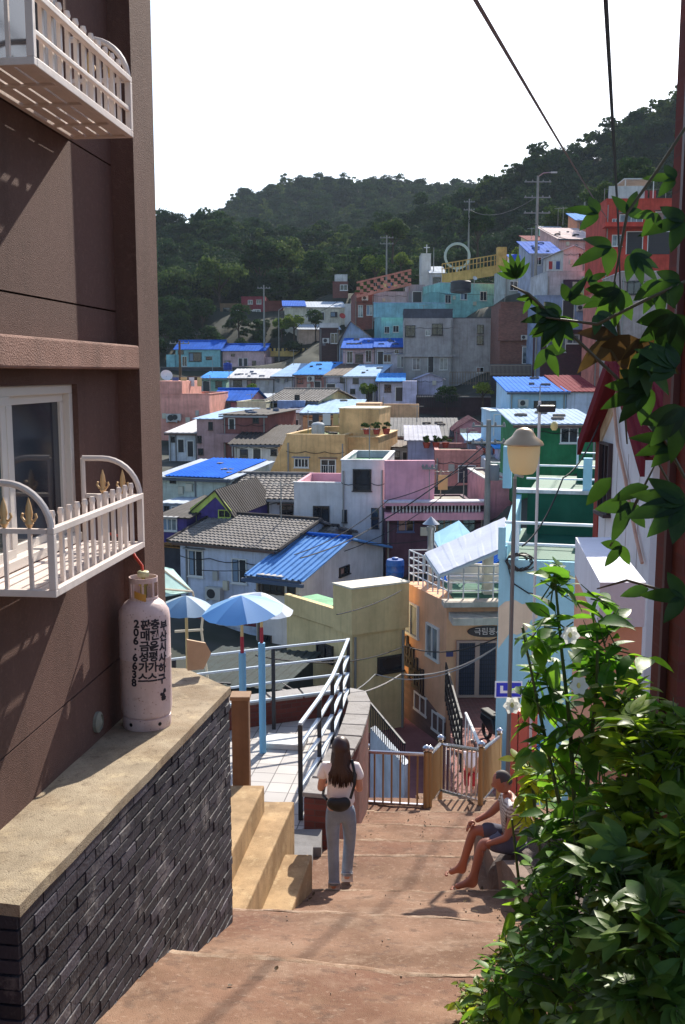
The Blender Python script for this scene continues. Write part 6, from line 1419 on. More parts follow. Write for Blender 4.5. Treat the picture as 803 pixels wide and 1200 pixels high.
mx = n.new('ShaderNodeMix'); mx.data_type = 'RGBA'; l.new(mr.outputs[0], mx.inputs['Factor']); l.new(cr.outputs[0], mx.inputs['A']); mx.inputs['B'].default_value = rgb(26,34,20); l.new(mx.outputs['Result'], p.inputs['Base Color'])
tag(m.build('ground', GM, None, smooth=True), kind='structure')
# ---- tree crowns: lumpy volumes of many leaf faces
def crown_mesh(name, seed, rx, rz, lobes, per, leaf, base=0.0):
    rg = np.random.default_rng(seed); P = []; Nn = []
    for i in range(lobes):
        t = rg.uniform(0, 2*pi); q = rg.uniform(0, 1)**.5; zz = rg.uniform(-.55, .9)
        c = np.array([cos(t)*q*rx*.68*(1-.35*max(0,zz)), sin(t)*q*rx*.68*(1-.35*max(0,zz)), zz*rz*.62]); rr = rg.uniform(.16,.46)*rx
        d = rg.normal(size=(per,3)); d /= np.linalg.norm(d,axis=1)[:,None]; d[:,2] = np.where(d[:,2] < -.3, -d[:,2]*.6, d[:,2])
        rad = rr*rg.uniform(.72,1.08,size=(per,1)); P.append(c + d*rad*np.array([1,1,.8])); Nn.append(d)
    P = np.concatenate(P); Nn = np.concatenate(Nn) + rg.normal(scale=.55, size=P.shape); Nn /= np.linalg.norm(Nn,axis=1)[:,None]
    a = np.cross(Nn, rg.normal(size=P.shape)); a /= np.linalg.norm(a,axis=1)[:,None]; b = np.cross(Nn, a); s = leaf*rg.uniform(.6,1.3,size=(len(P),1))
    q = np.stack([P-a*s, P+b*s*.55, P+a*s, P-b*s*.55], axis=1).reshape(-1,3); q[:,2] += rz*.62 + base
    me = bpy.data.meshes.new(name); k = len(P); me.vertices.add(4*k); me.vertices.foreach_set('co', q.ravel()); me.loops.add(4*k); me.loops.foreach_set('vertex_index', np.arange(4*k, dtype=np.int32)); me.polygons.add(k); me.polygons.foreach_set('loop_start', np.arange(0,4*k,4,dtype=np.int32)); me.polygons.foreach_set('loop_total', np.full(k,4,dtype=np.int32)); me.update(); me.validate(); return me
FL = [leaf_mat([(32,52,34),(44,68,40),(68,92,46)], trans=.28, rough=.85, spec=.05), leaf_mat([(46,64,40),(70,90,48),(112,126,66)], trans=.3, rough=.85, spec=.05), leaf_mat([(28,46,34),(38,58,38),(54,76,44)], trans=.26, rough=.85, spec=.05)]
protos = []
for i, (rx, rz, lb, pr) in enumerate(((3.6,3.2,22,90),(3.0,4.0,20,90),(4.2,2.8,24,90),(2.4,4.8,18,90),(3.4,3.6,22,90))):
    me = crown_mesh('crown_mass', 11+i, rx, rz, lb, pr, .27, base=1.2); me.materials.append(FL[(0,1,2,0,2)[i]]); protos.append(me)
pc_ = bpy.data.collections.new('crown_kinds')
for me in protos: o = bpy.data.objects.new('crown_kind', me); pc_.objects.link(o)
pts = []; rg = random.Random(4)
y = 143.0
SCL = []
while y < 540:
    st = 3.5 if y < 260 else 4.6
    x = -y*.42
    while x < y*.52:
        X, Y_ = x+rg.uniform(-st*.45,st*.45), y+rg.uniform(-st*.45,st*.45); s = X/Y_; px = 401.5+s*FPX
        sc_ = rg.choice((rg.uniform(.45,.8), rg.uniform(.7,1.1), rg.uniform(1.0,1.5))) * (1 if Y_ > 172 else .42 + .5*max(0, (Y_-143)/29)); g0 = ground(X, Y_) - .6; ok = True
        if Y_ < 185:
            wpx = 3.2*sc_*FPX/Y_; a_ = math.atan2(g0+6.2*sc_, Y_) + PITCH; b_ = math.atan2(g0, Y_) + PITCH; ytp, ybt = 600-FPX*tan(a_), 600-FPX*tan(b_)
            for (xa, xb, ya, yb2, Yh) in HR:
                if Yh > Y_ - 1 and xa < px + wpx and xb > px - wpx and ya < ybt and yb2-3 > ytp: ok = False; break
        if ok: pts.append((X, Y_, g0)); SCL.append(sc_)
        x += st
    y += st*.9
# far canopy drop: keep only points that could be seen (front slopes)
keep = []
for (X, Y_, z) in pts:
    zr = ground(X, Y_+4); 
    keep.append((X,Y_,z))
pts = keep
me = bpy.data.meshes.new('forest'); me.from_pydata(pts, [], []); me.update()
at_ = me.attributes.new('sc', 'FLOAT', 'POINT'); at_.data.foreach_set('value', SCL)
fo = bpy.data.objects.new('forest', me); col.objects.link(fo); tag(fo, 'dense green woodland covering the hills behind the town', 'forest', kind='stuff')
ng = bpy.data.node_groups.new('scatter', 'GeometryNodeTree'); ng.interface.new_socket('Geometry', in_out='INPUT', socket_type='NodeSocketGeometry'); ng.interface.new_socket('Geometry', in_out='OUTPUT', socket_type='NodeSocketGeometry')
N_ = ng.nodes; gi = N_.new('NodeGroupInput'); go = N_.new('NodeGroupOutput'); ci = N_.new('GeometryNodeCollectionInfo'); ci.inputs['Collection'].default_value = pc_; ci.inputs['Separate Children'].default_value = True; ci.inputs['Reset Children'].default_value = True
ip = N_.new('GeometryNodeInstanceOnPoints'); ip.inputs['Pick Instance'].default_value = True; ri = N_.new('FunctionNodeRandomValue'); ri.data_type = 'INT'; ri.inputs['Min'].default_value = 0; ri.inputs['Max'].default_value = 4
r2 = N_.new('GeometryNodeInputNamedAttribute'); r2.data_type = 'FLOAT'; r2.inputs['Name'].default_value = 'sc'; r3 = N_.new('FunctionNodeRandomValue'); r3.data_type = 'FLOAT_VECTOR'; r3.inputs[0].default_value = (-.12,-.12,0); r3.inputs[1].default_value = (.12,.12,6.28)
L_ = ng.links; L_.new(gi.outputs[0], ip.inputs['Points']); L_.new(ci.outputs[0], ip.inputs['Instance']); L_.new(ri.outputs[2], ip.inputs['Instance Index']); L_.new(r2.outputs['Attribute'], ip.inputs['Scale']); L_.new(r3.outputs[0], ip.inputs['Rotation']); L_.new(ip.outputs[0], go.inputs[0])
md = fo.modifiers.new('scatter', 'NODES'); md.node_group = ng
# ---- single trees and shrubs along the town edge
BARK = paint(70, 56, 44, dirt=.4, bump=.8)
def tree_proto(i, mat, rx, rz, lb, th, leaf=.26, per=150):
    e = thing('tree', 'x', 'tree'); me = crown_mesh('crown', 50+i, rx, rz, lb, per, leaf, base=0); o = link_mesh(me, 'crown', mat, e, loc=(0,0,th*.8))
    m = MB(); m.tube([(0,0,-1.5),(.1,0,th*.5),(0,.1,th*1.1),(.1,0,th*.8+rz*.9)], [.28,.2,.14,.05], 8)
    for k in range(6):
        t = k*1.05+i; a = th*(.55+.1*k); m.tube([(.05,.02,a),(cos(t)*rx*.3,sin(t)*rx*.3,a+rz*.35),(cos(t)*rx*.62,sin(t)*rx*.62,a+rz*.7)], [.11,.07,.02], 6)
    m.build('trunk', BARK, e, smooth=True); return e
TP = [tree_proto(0, FL[1], 4.2, 3.6, 20, 3.2), tree_proto(1, FL[0], 3.6, 4.4, 20, 3.4), tree_proto(2, leaf_mat([(56,84,34),(96,120,46),(150,158,72)], trans=.3, rough=.8, spec=.08), 3.4, 2.8, 18, 1.6)]
spots = [(205,372,172,0,1.15,'broad tree with light green top at the far left of the forest edge'),(258,366,170,0,1.2,'wide sunlit tree above the tiny brown shed'),(305,352,182,1,1.2,'tall dark tree behind the crimson house'),(330,345,186,0,1.35,'big yellow green tree rising above the utility pole'),
 (372,352,175,1,.95,'dark rounded tree left of the small brick hut'),(440,330,160,2,.8,'bushy light green tree left of the terracotta balustrade'),(428,352,150,2,.5,'small shrub beside the small brick hut'),(460,300,165,0,.8,'green tree behind the terracotta balustrade'),(470,318,155,2,.55,'low bush between the balustrade and the narrow tower'),
 (345,392,145,2,.55,'dark shrub below the long cream house'),(370,396,142,1,.45,'small round bush beside the white gabled hut'),(330,394,144,2,.5,'shrub beside the street light above the yellow fence'),(280,398,150,1,.6,'dark tree directly above the pink house roof'),(238,392,152,1,.62,'dark tree above the aqua house'),
 (612,318,130,2,.6,'pale green tree left of the tall lamp mast'),(652,290,130,0,.7,'tree right of the tall lamp mast on the slope'),(560,300,150,1,.8,'dark tree behind the yellow roof terrace'),(700,262,120,0,.6,'tree beside the red orange house'),(742,252,130,1,.8,'tree behind the red orange house roof'),
 (295,468,100,2,.3,'small shrub among the middle houses'),(432,470,96,2,.33,'potted green bush by the lavender houses'),(388,474,94,2,.26,'low bush in front of the lavender row'),(523,492,90,1,.35,'dark bush in the shaded yard'),(566,470,88,2,.32,'shrub at the wall below the brick house'),(322,512,76,2,.28,'dark bush beside the narrow cream house')]
for i, (px, yb, Y, k, s, lab) in enumerate(spots):
    P = at(px, yb, Y); o = copy_tree(TP[k]); o.location = (P.x, Y, P.z); o.rotation_euler.z = i*1.7; o.scale = (s, s, s); o['label'] = lab
    if s < .5: o.name = 'shrub'; o['category'] = 'shrub'
    o['group'] = 'trees and shrubs round the town'
for e in TP:
    for c_ in [x for x in bpy.data.objects if x.parent == e]: bpy.data.objects.remove(c_)
    bpy.data.objects.remove(e)
# ------------------------------------------------------------------ fittings: gutters, pipes, meters, aerials, laundry
rf_ = random.Random(12); PIPE = plain(140,138,132,.6); GUT = [plain(70,78,92,.6), plain(150,150,150,.6), plain(90,66,58,.6)]
for h in ALL:
    if h.Y < 34 or h.Y > 130 or h.w < 2: continue
    free = lambda a, b, f='F': all(b < o[1] - .15 or a > o[2] + .15 for o in h.ops if o[0] == f) and b < h.w - .05 and a > .05
    if h.kind in ('shed', 'gx'): MB().box(-.2, -.40, h.h-.16, h.w+.2, -.27, h.h-.04).build('gutter', rf_.choice(GUT), h.e)
    for a in (.12, h.w - .12): 
        if rf_.random() < .75: MB().tube([(a,-.07,-h.found),(a,-.07,h.h-.15)], .045, 6).build('drain_pipe', PIPE, h.e, smooth=True)
    for _ in range(4):
        a = rf_.uniform(.3, max(.4, h.w-.8)); b = a + rf_.uniform(.25,.5)
        if free(a, b):
            z = h.h * rf_.uniform(.35,.6); o = MB().box(a,-.16,z,b,-.003,z+.42).build('meter_box', plain(*rf_.choice(((170,168,160),(110,112,118),(196,190,170))),.6), h.e); h.ops.append(('F', a, b))
    for _ in range(2):
        a = rf_.uniform(.3, max(.4, h.w-1.2))
        if free(a, a+.8) and h.h > 2.2: aircon(h.e, h.FF('F'), a, h.h*rf_.uniform(.2,.7)-.2, .75); h.ops.append(('F', a, a+.8))
    if rf_.random() < .6: # cable run along the facade
        z = h.h*rf_.uniform(.72,.9); pts_ = [(h.w*t, -.09, z - .12*sin(pi*((t*3)%1))) for t in [i/12 for i in range(13)]]; MB().tube(pts_, .018, 4).build('facade_cable', plain(30,30,34,.6), h.e)
    if rf_.random() < .4:
        P_ = h.O + h.ex*h.w*rf_.uniform(.2,.8) + h.ey*h.d*.5; zt_ = h.zt + (max(0, getattr(h,'rh',h.h) - h.h)); H_ = rf_.uniform(1.2,2.2)
        m = MB(); x_, y_ = h.w*rf_.uniform(.2,.8), h.d*.5; zz_ = max(getattr(h,'rh',h.h), h.h) - .1; m.tube([(x_,y_,zz_),(x_,y_,zz_+H_)], .03, 5); m.bar((x_-.5,y_,zz_+H_-.1),(x_+.5,y_,zz_+H_-.1),.03)
        for q in range(4): m.bar((x_-.4+q*.26,y_-.25,zz_+H_-.1),(x_-.4+q*.26,y_+.25,zz_+H_-.1),.02)
        m.build('roof_aerial', PIPE, h.e)
    if h.w > 3 and h.kind in ('shed', 'flat') and h.d > 3:
        m = MB(); top = lambda x, y: (h.h + (h.rh-h.h)*y/h.d + .07) if h.kind == 'shed' else h.h + .03
        for _ in range(rf_.randint(3, 7)):
            x, y = rf_.uniform(.4, h.w-.6), rf_.uniform(.6, h.d-.8); s_ = rf_.uniform(.12,.3); z = top(x, y)
            if rf_.random() < .5: m.box(x, y, z-.03, x+s_*1.5, y+s_, z+s_*.6)
            else: m.tube([(x+.28*cos(t), y+.28*sin(t), z+.04) for t in [i*2*pi/10 for i in range(11)]], .07, 5, cap=False)
        m.build('roof_weights', plain(*rf_.choice(((60,58,56),(120,110,100),(90,100,120))), .8), h.e)
        if h.kind == 'flat' and rf_.random() < .7:
            m = MB(); y = h.d*.4; z = h.h+.03
            for x in (.5, h.w-.6): m.tube([(x,y,z),(x,y,z+1.7)], .03, 5)
            m.tube([(.5,y,z+1.65),(h.w*.5,y,z+1.5),(h.w-.6,y,z+1.65)], .012, 4); lp_ = m.build('laundry_line', PIPE, h.e)
            for q in range(int((h.w-1.4)/.7)):
                x = .8 + q*.7; MB().box(x, y-.015, z+.75, x+rf_.uniform(.35,.55), y+.015, z+1.5).build('laundry', plain(*rf_.choice(((200,200,205),(150,60,60),(70,90,140),(190,170,120),(60,60,70))), .9), lp_)
# ------------------------------------------------------------------ poles, fences, wires
CONP = paint(150,148,142,dirt=.25)
def upole(px, yt, yb, Y, label, arms=2, lamp=False, r=.13, mat=None, name='utility_pole', cat='utility pole', armw=1.0):
    A = at(px, yb, Y); B = at(px, yt, Y); H = B.z - A.z; e = thing(name, label, cat, A)
    MB().tube([(0,0,-2),(0,0,H)], [r*1.25, r*.75], 10).build('pole', mat or CONP, e, smooth=True)
    for k in range(arms):
        z = H*(.95-.13*k); m = MB(); m.bar((-armw,0,z), (armw,0,z), .09)
        for q in (-.9,-.4,.4,.9): m.lathe([(.05,0),(.07,.06),(.03,.16)], 6, (q*armw,0,z+.04))
        m.build('cross_arm', plain(130,130,128,.6), e)
    if lamp:
        m = MB(); m.tube([(0,0,H-.1),(.5,-.1,H+.25),(1.3,-.2,H+.3)], .05, 6); o = m.build('lamp_arm', STEEL, e, smooth=True); MB().box(1.2,-.32,H+.22,1.8,-.08,H+.34).build('lamp_head', plain(190,190,185,.5), o)
    return e
upole(310, 334, 408, 141, 'grey utility pole above the dusty pink house', 1, armw=.9); upole(327, 363, 407, 141, 'slim street light beside the yellow fence', 0, True, .07, name='street_light', cat='street light')
upole(212, 399, 470, 100, 'weathered wooden utility pole in front of the aqua house', 1, r=.14, mat=WOOD)
upole(453, 276, 330, 150, 'utility pole behind the terracotta balustrade', 2); upole(549, 233, 305, 150, 'tall utility pole behind the yellow roof terrace', 2, armw=.8)
upole(627, 206, 345, 100, 'very tall grey mast with side arms and bent lamp tip', 3, True, .15, armw=1.3); upole(684, 228, 280, 135, 'thin utility pole on the dark hillside left of the red house', 1)
upole(652, 250, 292, 150, 'short utility pole on the hillside right of the tall mast', 1, armw=.5)
e = upole(570, 492, 640, 47, 'stout concrete utility pole with cables in front of the pink cube house', 2, r=.15, armw=.8); MB().lathe([(.22,0),(.24,.1),(.24,.7),(.2,.75)],14,(.3,-.1,3.2)).build('transformer', plain(120,122,125,.5), e, smooth=True)
upole(508, 290, 335, 139, 'hooked lamp post beside the white narrow tower', 0, False, .07, name='lamp_post', cat='lamp post')
upole(600, 500, 520, 60, 'short metal stub pole by the light blue annex', 0, False, .06, name='metal_post', cat='post')
upole(449, 465, 500, 74, 'thin white antenna pole on the pale orange wall', 0, False, .05, name='antenna_pole', cat='antenna'); upole(503, 547, 585, 47.9, 'thin television aerial on the pink wall house', 1, False, .025, name='television_aerial', cat='aerial', armw=.35)
# yellow fence above the retaining wall
e = thing('fence', 'yellow painted fence with dark gaps along the road above the houses', 'fence', V(at(317,412,142).x, 142, at(317,416,142).z)); Lf = at(375,412,142).x - e.location.x
m = MB(); m.box(0,0,-.2,Lf,.15,.55); 
for i in range(13): m.box(Lf*i/12-.15,-.05,.55,Lf*i/12+.15,.2,.95)
m.build('panels', W(205,160,60), e); MB().box(-.5,.2,-4.5,Lf+.3,.6,-.2).build('retaining_wall', W(80,82,86), e)
for (xa, xb, ya, yb, Y, lab, mt) in ((186,252,392,403,153,'long grey retaining wall at the foot of the forest behind the aqua house',W(92,84,78)),(188,470,431,440,133,'dark retaining wall running below the aqua and pink houses',W(66,66,74)),(575,640,428,442,93.5,'dark terrace wall below the brick house',W(60,58,64)),(488,575,466,492,90,'dark maroon retaining wall round the shaded yard',W(62,44,52))):
    A, B = at(xa,yb,Y), at(xb,yb,Y); e = thing('retaining_wall', lab, 'wall', A); MB().box(0,0,-3,B.x-A.x,.5,at(xa,ya,Y).z-A.z).build('wall', mt, e); MB().box(0,-.06,at(xa,ya,Y).z-A.z,B.x-A.x,.56,at(xa,ya,Y).z-A.z+.12).build('coping', W(110,108,108), e)
def fence_px(label, xa, xb, y0, y1, Y, mat, n, Y2=None):
    A, B = at(xa, y1, Y), at(xb, y1, Y2 or Y); H = at(xa, y0, Y).z - A.z; e = thing('railing', label, 'railing', A); D = B - A; m = MB()
    for i in range(n+1): m.bar(D*(i/n), D*(i/n)+V(0,0,H), .05)
    m.bar(V(0,0,H), D+V(0,0,H), .07); m.bar(V(0,0,H*.15), D+V(0,0,H*.15), .05); m.build('bars', mat, e)
fence_px('pale railing along the terrace in front of the brick house', 575, 627, 428, 440, 93, plain(150,140,130,.6), 34); fence_px('tan picket railing below the grey concrete house', 527, 576, 436, 451, 100, plain(140,120,100,.6), 16)
fence_px('dark picket fence along the shaded yard', 488, 540, 463, 478, 89, plain(30,32,40,.7), 26)
# yellow roof terrace
e = thing('roof_terrace', 'yellow ochre roof railing terrace with square pillar on the turquoise house', 'railing', at(518, 330, 124)); A, B = at(518,328,124), at(592,316,120.8); D = B-A; OCH = W(200,150,50)
m = MB(); m.prism([V(0,0,-.3), D+V(0,0,-.3), D+V(0,0,.9), V(0,0,.9)], (0,.1,0)).build('panel', OCH, e); m = MB()
for i in range(19): q = D*(i/18); m.bar(q+V(0,0,.9), q+V(0,0,2.1), .09)
m.bar(V(0,0,2.1), D+V(0,0,2.1), .12); m.bar(V(0,0,1.5), D+V(0,0,1.5), .09); m.build('bars', OCH, e)
P = at(582,316,121)-A; MB().box(P.x,-.5+P.y,-.5,P.x+1.1,P.y+.6,at(585,288,121).z-A.z).build('pillar', OCH, e)
# crescent wire sculpture
P = at(536, 300, 128); e = thing('moon_sculpture', 'round pale wire crescent sculpture beside the yellow roof terrace', 'sculpture', P); m = MB()
for rr, zz_ in ((1.6,0),(1.45,.03)): m.tube([(rr*cos(t),zz_,rr*sin(t)) for t in [i*2*pi/28 for i in range(29)]], .09, 6)
m.build('ring', plain(165,185,180,.5), e, smooth=True); MB().tube([(0,0,-1.6),(0,0,-4)], .1, 6).build('post', STEEL, e)
# terracotta balustrade
A, B = at(418,345,127), at(482,330,127); e = thing('balustrade', 'terracotta block balustrade on the roof of the red brick house', 'balustrade', A); D = B-A; m = MB(); TC_ = W(190,95,70,.35)
for r_ in range(4):
    for i in range(16):
        if (i+r_) % 2 == 0: q = D*(i/16)*V(1,1,1).x; m.box(q.x, 0, q.z+r_*.42-.3, q.x+D.x/16, .25, q.z+r_*.42+.1)
m.bar(V(0,0,1.45), D+V(0,0,1.45), .2); m.bar(V(0,0,-.3), D+V(0,0,-.3), .3); m.build('blocks', TC_, e)
# satellite dishes
for px, py, Y, lab, s in ((195,441,82,'white satellite dish on the salmon house roof',.9),(401,371,140,'small red satellite dish on the long cream house',.8),(556,327+0,119,'white dish on the turquoise house',.5)):
    P = at(px,py,Y); e = thing('satellite_dish', lab, 'satellite dish', P); o = MB().lathe([(.02,0),(.25*s,.03),(.42*s,.10),(.55*s,.2)],16,cap=False).build('dish', plain(215,215,215,.5) if 'red' not in lab else plain(170,60,55,.5), e, smooth=True, rot=(R(60),0,R(20))); MB().tube([(0,.0,0),(0,.1,-1.0)], .04, 6).build('mast', STEEL, e)
# water tanks on roofs (blue)
barrel(540, 343, 107, 'dark round water tank on the grey concrete house roof', plain(40,44,52,.5), 1.1, 1.2); barrel(267, 434+0, 110, 'royal blue water tank on the middle row', plain(25,60,150,.4), .5, .8)
barrel(604, 310, 101, 'blue plastic water tank by the tall mast', plain(30,70,190,.4), .5, .9)
# roof clutter pots
for i, (px, py, Y, lab) in enumerate(((500,525,62.5,'pot plants on the salmon red roof edge'),(430,509,61,'red flower pots beside the mustard stair box'),(570,532,60,'cluttered pots by the concrete pole'))):
    P = at(px,py,Y); e = thing('flower_pots', lab, 'flower pot', P)
    for k in range(3): 
        o = MB().lathe([(.16,0),(.24,.35),(.26,.36),(.2,.36)],12,(k*.6,0,0)).build('pot', W(165,70,55), e, smooth=True); me = crown_mesh('plant', 80+k+i*3, .38, .35, 6, 40, .08, base=.3); link_mesh(me, 'plant', FL[1], o, loc=(k*.6,0,0))
def wire(name, label, pts, r=.012, sag=.3, mat=None):
    P = [at(*p) for p in pts]; full = []
    for a, b in zip(P, P[1:]):
        for i in range(12): t = i/12; full.append(a.lerp(b, t) - V(0,0,sag*4*t*(1-t)))
    full.append(P[-1]); o = MB().tube(full, r, 5).build(name, mat or plain(28,28,32,.6), None, smooth=True); tag(o, label, 'cable', 'overhead cables'); return o
wire('cable', 'thick brownish cable crossing the sky down to the red house', [(540,-30,9),(712,256,60)], .022, .1, plain(110,80,75,.6)); wire('cable', 'black cable hanging almost straight down at the upper right', [(708,-30,7),(724,250,17),(727,340,20)], .018, .0)
wire('cable', 'long black cable from the orange wall across the cream building to the left', [(300,768,22),(474,757,33),(590,744,28)], .022, .35); wire('cable', 'pale double cable dipping across the cream building below the dark windows', [(330,808,19),(470,790,27),(600,745,24)], .02, .35, plain(160,155,150,.5))
wire('cable', 'thin pale cable crossing the cream building window', [(330,800,20),(440,790,26),(590,752,26)], .014, .5, plain(150,148,145,.5)); wire('cable', 'black cable looping across the white two storey house', [(352,654,38),(452,608,46),(570,520,47)], .028, .2)
wire('cable', 'second black cable rising over the pink wall to the pole', [(345,650,40),(455,586,46),(570,530,47)], .022, .3); wire('cable', 'cable along the base of the white two storey house', [(352,625,44),(500,633,46),(568,628,46)], .02, .3)
wire('cable', 'black drooping cable from the street lamp to the gable house', [(612,640,13),(660,560,14),(703,494,15)], .012, .15); wire('cable', 'cable from white pole towards the orange building', [(395,720,28),(470,692,33)], .02, .1)
for a, b, lab in (((310,345,141),(453,288,150),'thin wire between the two far poles'),((453,288,150),(549,245,150),'thin wire from the balustrade pole to the tall pole'),((549,245,150),(627,232,100),'thin wire from the tall pole to the mast'),((627,262,100),(720,268,85),'thin wire from the mast to the red house'),((327,367,141),(400,350,130),'pale wire from the street light')):
    wire('cable', lab, [a, b], .03, 1.2)
wire('cable', 'thin pair of wires crossing the blue ribbed roof house', [(230,668,40),(420,640,44),(560,545,47)], .018, .4)
# ------------------------------------------------------------------ foreground plants
def leaf_pts(L, Wd, curl=.25, n=5, fold=.25, lobes=None):
    """outline of one leaf as strip of quads: returns verts (along +Y, up +Z) and faces"""
    vs, fs = [], []
    for i in range(n+1):
        t = i/n; w = Wd/2*(sin(pi*t**.75)**.85 if 0 < t < 1 else 0.0) ; w = max(w, .002*L/.1 if i < n else 0)
        y = L*t; z = -curl*L*t*t
        vs += [(-w, y, z + fold*w), (0, y, z), (w, y, z + fold*w)]
    for i in range(n):
        a, b = i*3, (i+1)*3; fs += [(a, a+1, b+1, b), (a+1, a+2, b+2, b+1)]
    return np.array(vs), fs
class Foliage:
    def __init__(s, seed=1): s.mb = MB(); s.rg = random.Random(seed)
    def leaf(s, base, d, up, L, Wd, curl=.25, fold=.3, n=5):
        d = V(*d).normalized(); up = V(*up); x = d.cross(up); x = x.normalized() if x.length > 1e-3 else V(1,0,0); z = x.cross(d)
        vs, fs = leaf_pts(L, Wd, curl, n, fold); b = V(*base)
        s.mb.add([b + x*v[0] + d*v[1] + z*v[2] for v in vs], fs)
    def palm(s, base, d, up, S, lobes=5, wf=.34):
        d = V(*d).normalized(); up = V(*up); x = d.cross(up).normalized(); z = x.cross(d)
        for k in range(lobes):
            a = (k-(lobes-1)/2) * (2.1/ (lobes-1)); L = S*(1-.22*abs(a)); dd = (d*cos(a) + x*sin(a)); s.leaf(V(*base) - dd*S*.04 + z*.0008*k, dd, z, L, S*wf, curl=.16+.1*s.rg.random(), fold=.15, n=6)
def sun_up(rg): return (rg.gauss(0,.45), rg.gauss(.1,.45), 1.0)
def bush(label, blobs, mat, stems, seed, leafL=.11, ratio=.48, palm=0.0, density=1.0, name='bush', cat='bush', group=None, stemmat=None):
    """blobs: (px, py, Y, radius x, radius z in metres, leaves)"""
    f = Foliage(seed); rg = f.rg; c0 = at(stems[0][0][0], stems[0][0][1], stems[0][0][2]); sm = MB(); e = thing(name, label, cat, c0, group=group)
    for st in stems:
        P = [at(*q) - c0 for q in st]; n_ = len(P); sm.tube(P, [.011*(1-.6*i/max(1,n_-1)) for i in range(n_)], 6)
    for (px, py, Y, rx, rz, cnt) in blobs:
        c = at(px, py, Y) - c0
        for _ in range(int(cnt*density)):
            # sprig: short twig with 3-5 leaves
            t, u = rg.uniform(0, 2*pi), rg.uniform(-1, 1); q = rg.uniform(.35, 1)**.6; s_ = sqrt(1-u*u); dirv = V(cos(t)*s_, sin(t)*s_, u)
            p = c + V(dirv.x*rx*q, dirv.y*rx*.8*q, dirv.z*rz*q)
            dd = (dirv + V(rg.gauss(0,.35), rg.gauss(0,.35), rg.gauss(.1,.3))).normalized()
            sm.tube([p - dd*.10, p, p + dd*.05], [.003,.0025,.0015], 4)
            for k in range(rg.randint(3, 5)):
                a = rg.uniform(0, 2*pi); o_ = V(cos(a), sin(a), rg.uniform(-.5,.35)); ld = (o_ + dd*.6).normalized(); L = leafL*rg.uniform(.55,1.25)
                b = p + dd*rg.uniform(-.06,.05)
                if palm and rg.random() < palm: f.palm(b, ld, sun_up(rg), L*1.15)
                else: f.leaf(b, ld, sun_up(rg), L, L*ratio*rg.uniform(.85,1.15), curl=rg.uniform(.1,.5), fold=rg.uniform(.1,.45))
    f.mb.build('foliage', mat, e, smooth=True); sm.build('stems', stemmat or plain(70,84,44,.6), e, smooth=True); return e
TLY = (1.75, 1.6, .75, 1)
PEP = leaf_mat([(56,96,44),(82,130,52),(126,170,64),(170,200,90)], rough=.42, trans=.55, name='pepper_leaves', tl_=TLY); YEL_ = leaf_mat([(80,112,42),(124,152,56),(176,184,78)], rough=.42, trans=.55, name='pale_leaves', tl_=TLY); DKL = leaf_mat([(46,80,42),(68,108,50),(104,150,60),(160,192,84)], rough=.45, trans=.5, name='deep_leaves', tl_=TLY)  # ramps widened so pale leaves look sunlit and dark ones shaded
bush('tall leafy plant with an upright sprig in front of the light blue building', [(680,810,3.7,.24,.18,24),(680,860,3.6,.24,.18,26),(715,760,3.6,.14,.12,13),(618,745,3.7,.07,.06,4),(652,686,3.7,.05,.04,5),(655,735,3.7,.05,.08,4),(632,800,3.8,.10,.10,8),(700,700,3.7,.06,.05,3)], PEP, [[(680,1050,3.7),(668,850,3.7),(658,760,3.7),(650,672,3.7)],[(680,1050,3.7),(640,870,3.7),(612,735,3.7)],[(680,1000,3.7),(700,800,3.6),(700,740,3.6)]], 21, .115, density=1.1)
bush('dense dark green bush beside the seated person', [(700,940,3.8,.26,.26,46),(664,990,4.0,.12,.20,22),(710,1010,3.6,.28,.26,56),(670,1070,3.8,.25,.26,56),(632,1085,4.0,.09,.18,18)], DKL, [[(660,1200,3.9),(650,1080,3.9),(640,930,3.9)],[(660,1200,3.9),(610,1050,4.0),(600,960,4.0)]], 22, .096, density=1.35)
bush('low dark bush spilling over the bottom right of the stairs', [(690,1150,3.3,.34,.26,76),(625,1150,3.6,.18,.18,38),(590,1185,3.9,.12,.10,22),(740,1180,2.9,.24,.18,60)], DKL, [[(680,1230,3.3),(670,1120,3.3)],[(620,1230,3.7),(590,1140,3.8)]], 23, .088, density=1.35)
bush('yellow green leafed plant at the right edge below the red brown wall', [(765,950,3.0,.19,.22,36),(785,880,3.1,.14,.16,24),(750,870,3.3,.12,.14,14),(790,1010,2.8,.13,.14,26),(740,830,3.4,.12,.10,18)], YEL_, [[(780,1200,3.0),(770,1000,3.0),(750,850,3.1)],[(790,1100,2.9),(795,900,3.0)]], 24, .095, .6, palm=.3)
bush('bright lobed leaf plant at the lower right corner', [(735,1050,2.7,.12,.12,18),(780,1090,2.5,.14,.12,22),(720,1110,2.7,.10,.10,12),(770,1170,2.4,.13,.08,22)], leaf_mat([(60,92,40),(96,128,52),(140,160,70)], rough=.4, trans=.45), [[(760,1230,2.6),(750,1120,2.6),(735,1030,2.7)]], 25, .10, .42, palm=.35)
bush('small pale green shoots poking out beside the seated person', [(625,915,4.6,.10,.10,26),(650,905,4.4,.12,.08,24),(612,955,4.6,.05,.06,6)], YEL_, [[(640,1050,4.4),(625,930,4.5),(620,890,4.6)]], 26, .085, .5)
bush('low weedy creeper at the very bottom beside the stair edge', [(560,1170,4.6,.12,.06,34),(590,1120,4.7,.10,.08,24),(575,1195,4.3,.16,.06,36)], YEL_, [[(590,1210,4.4),(565,1160,4.6)]], 27, .05, .6)
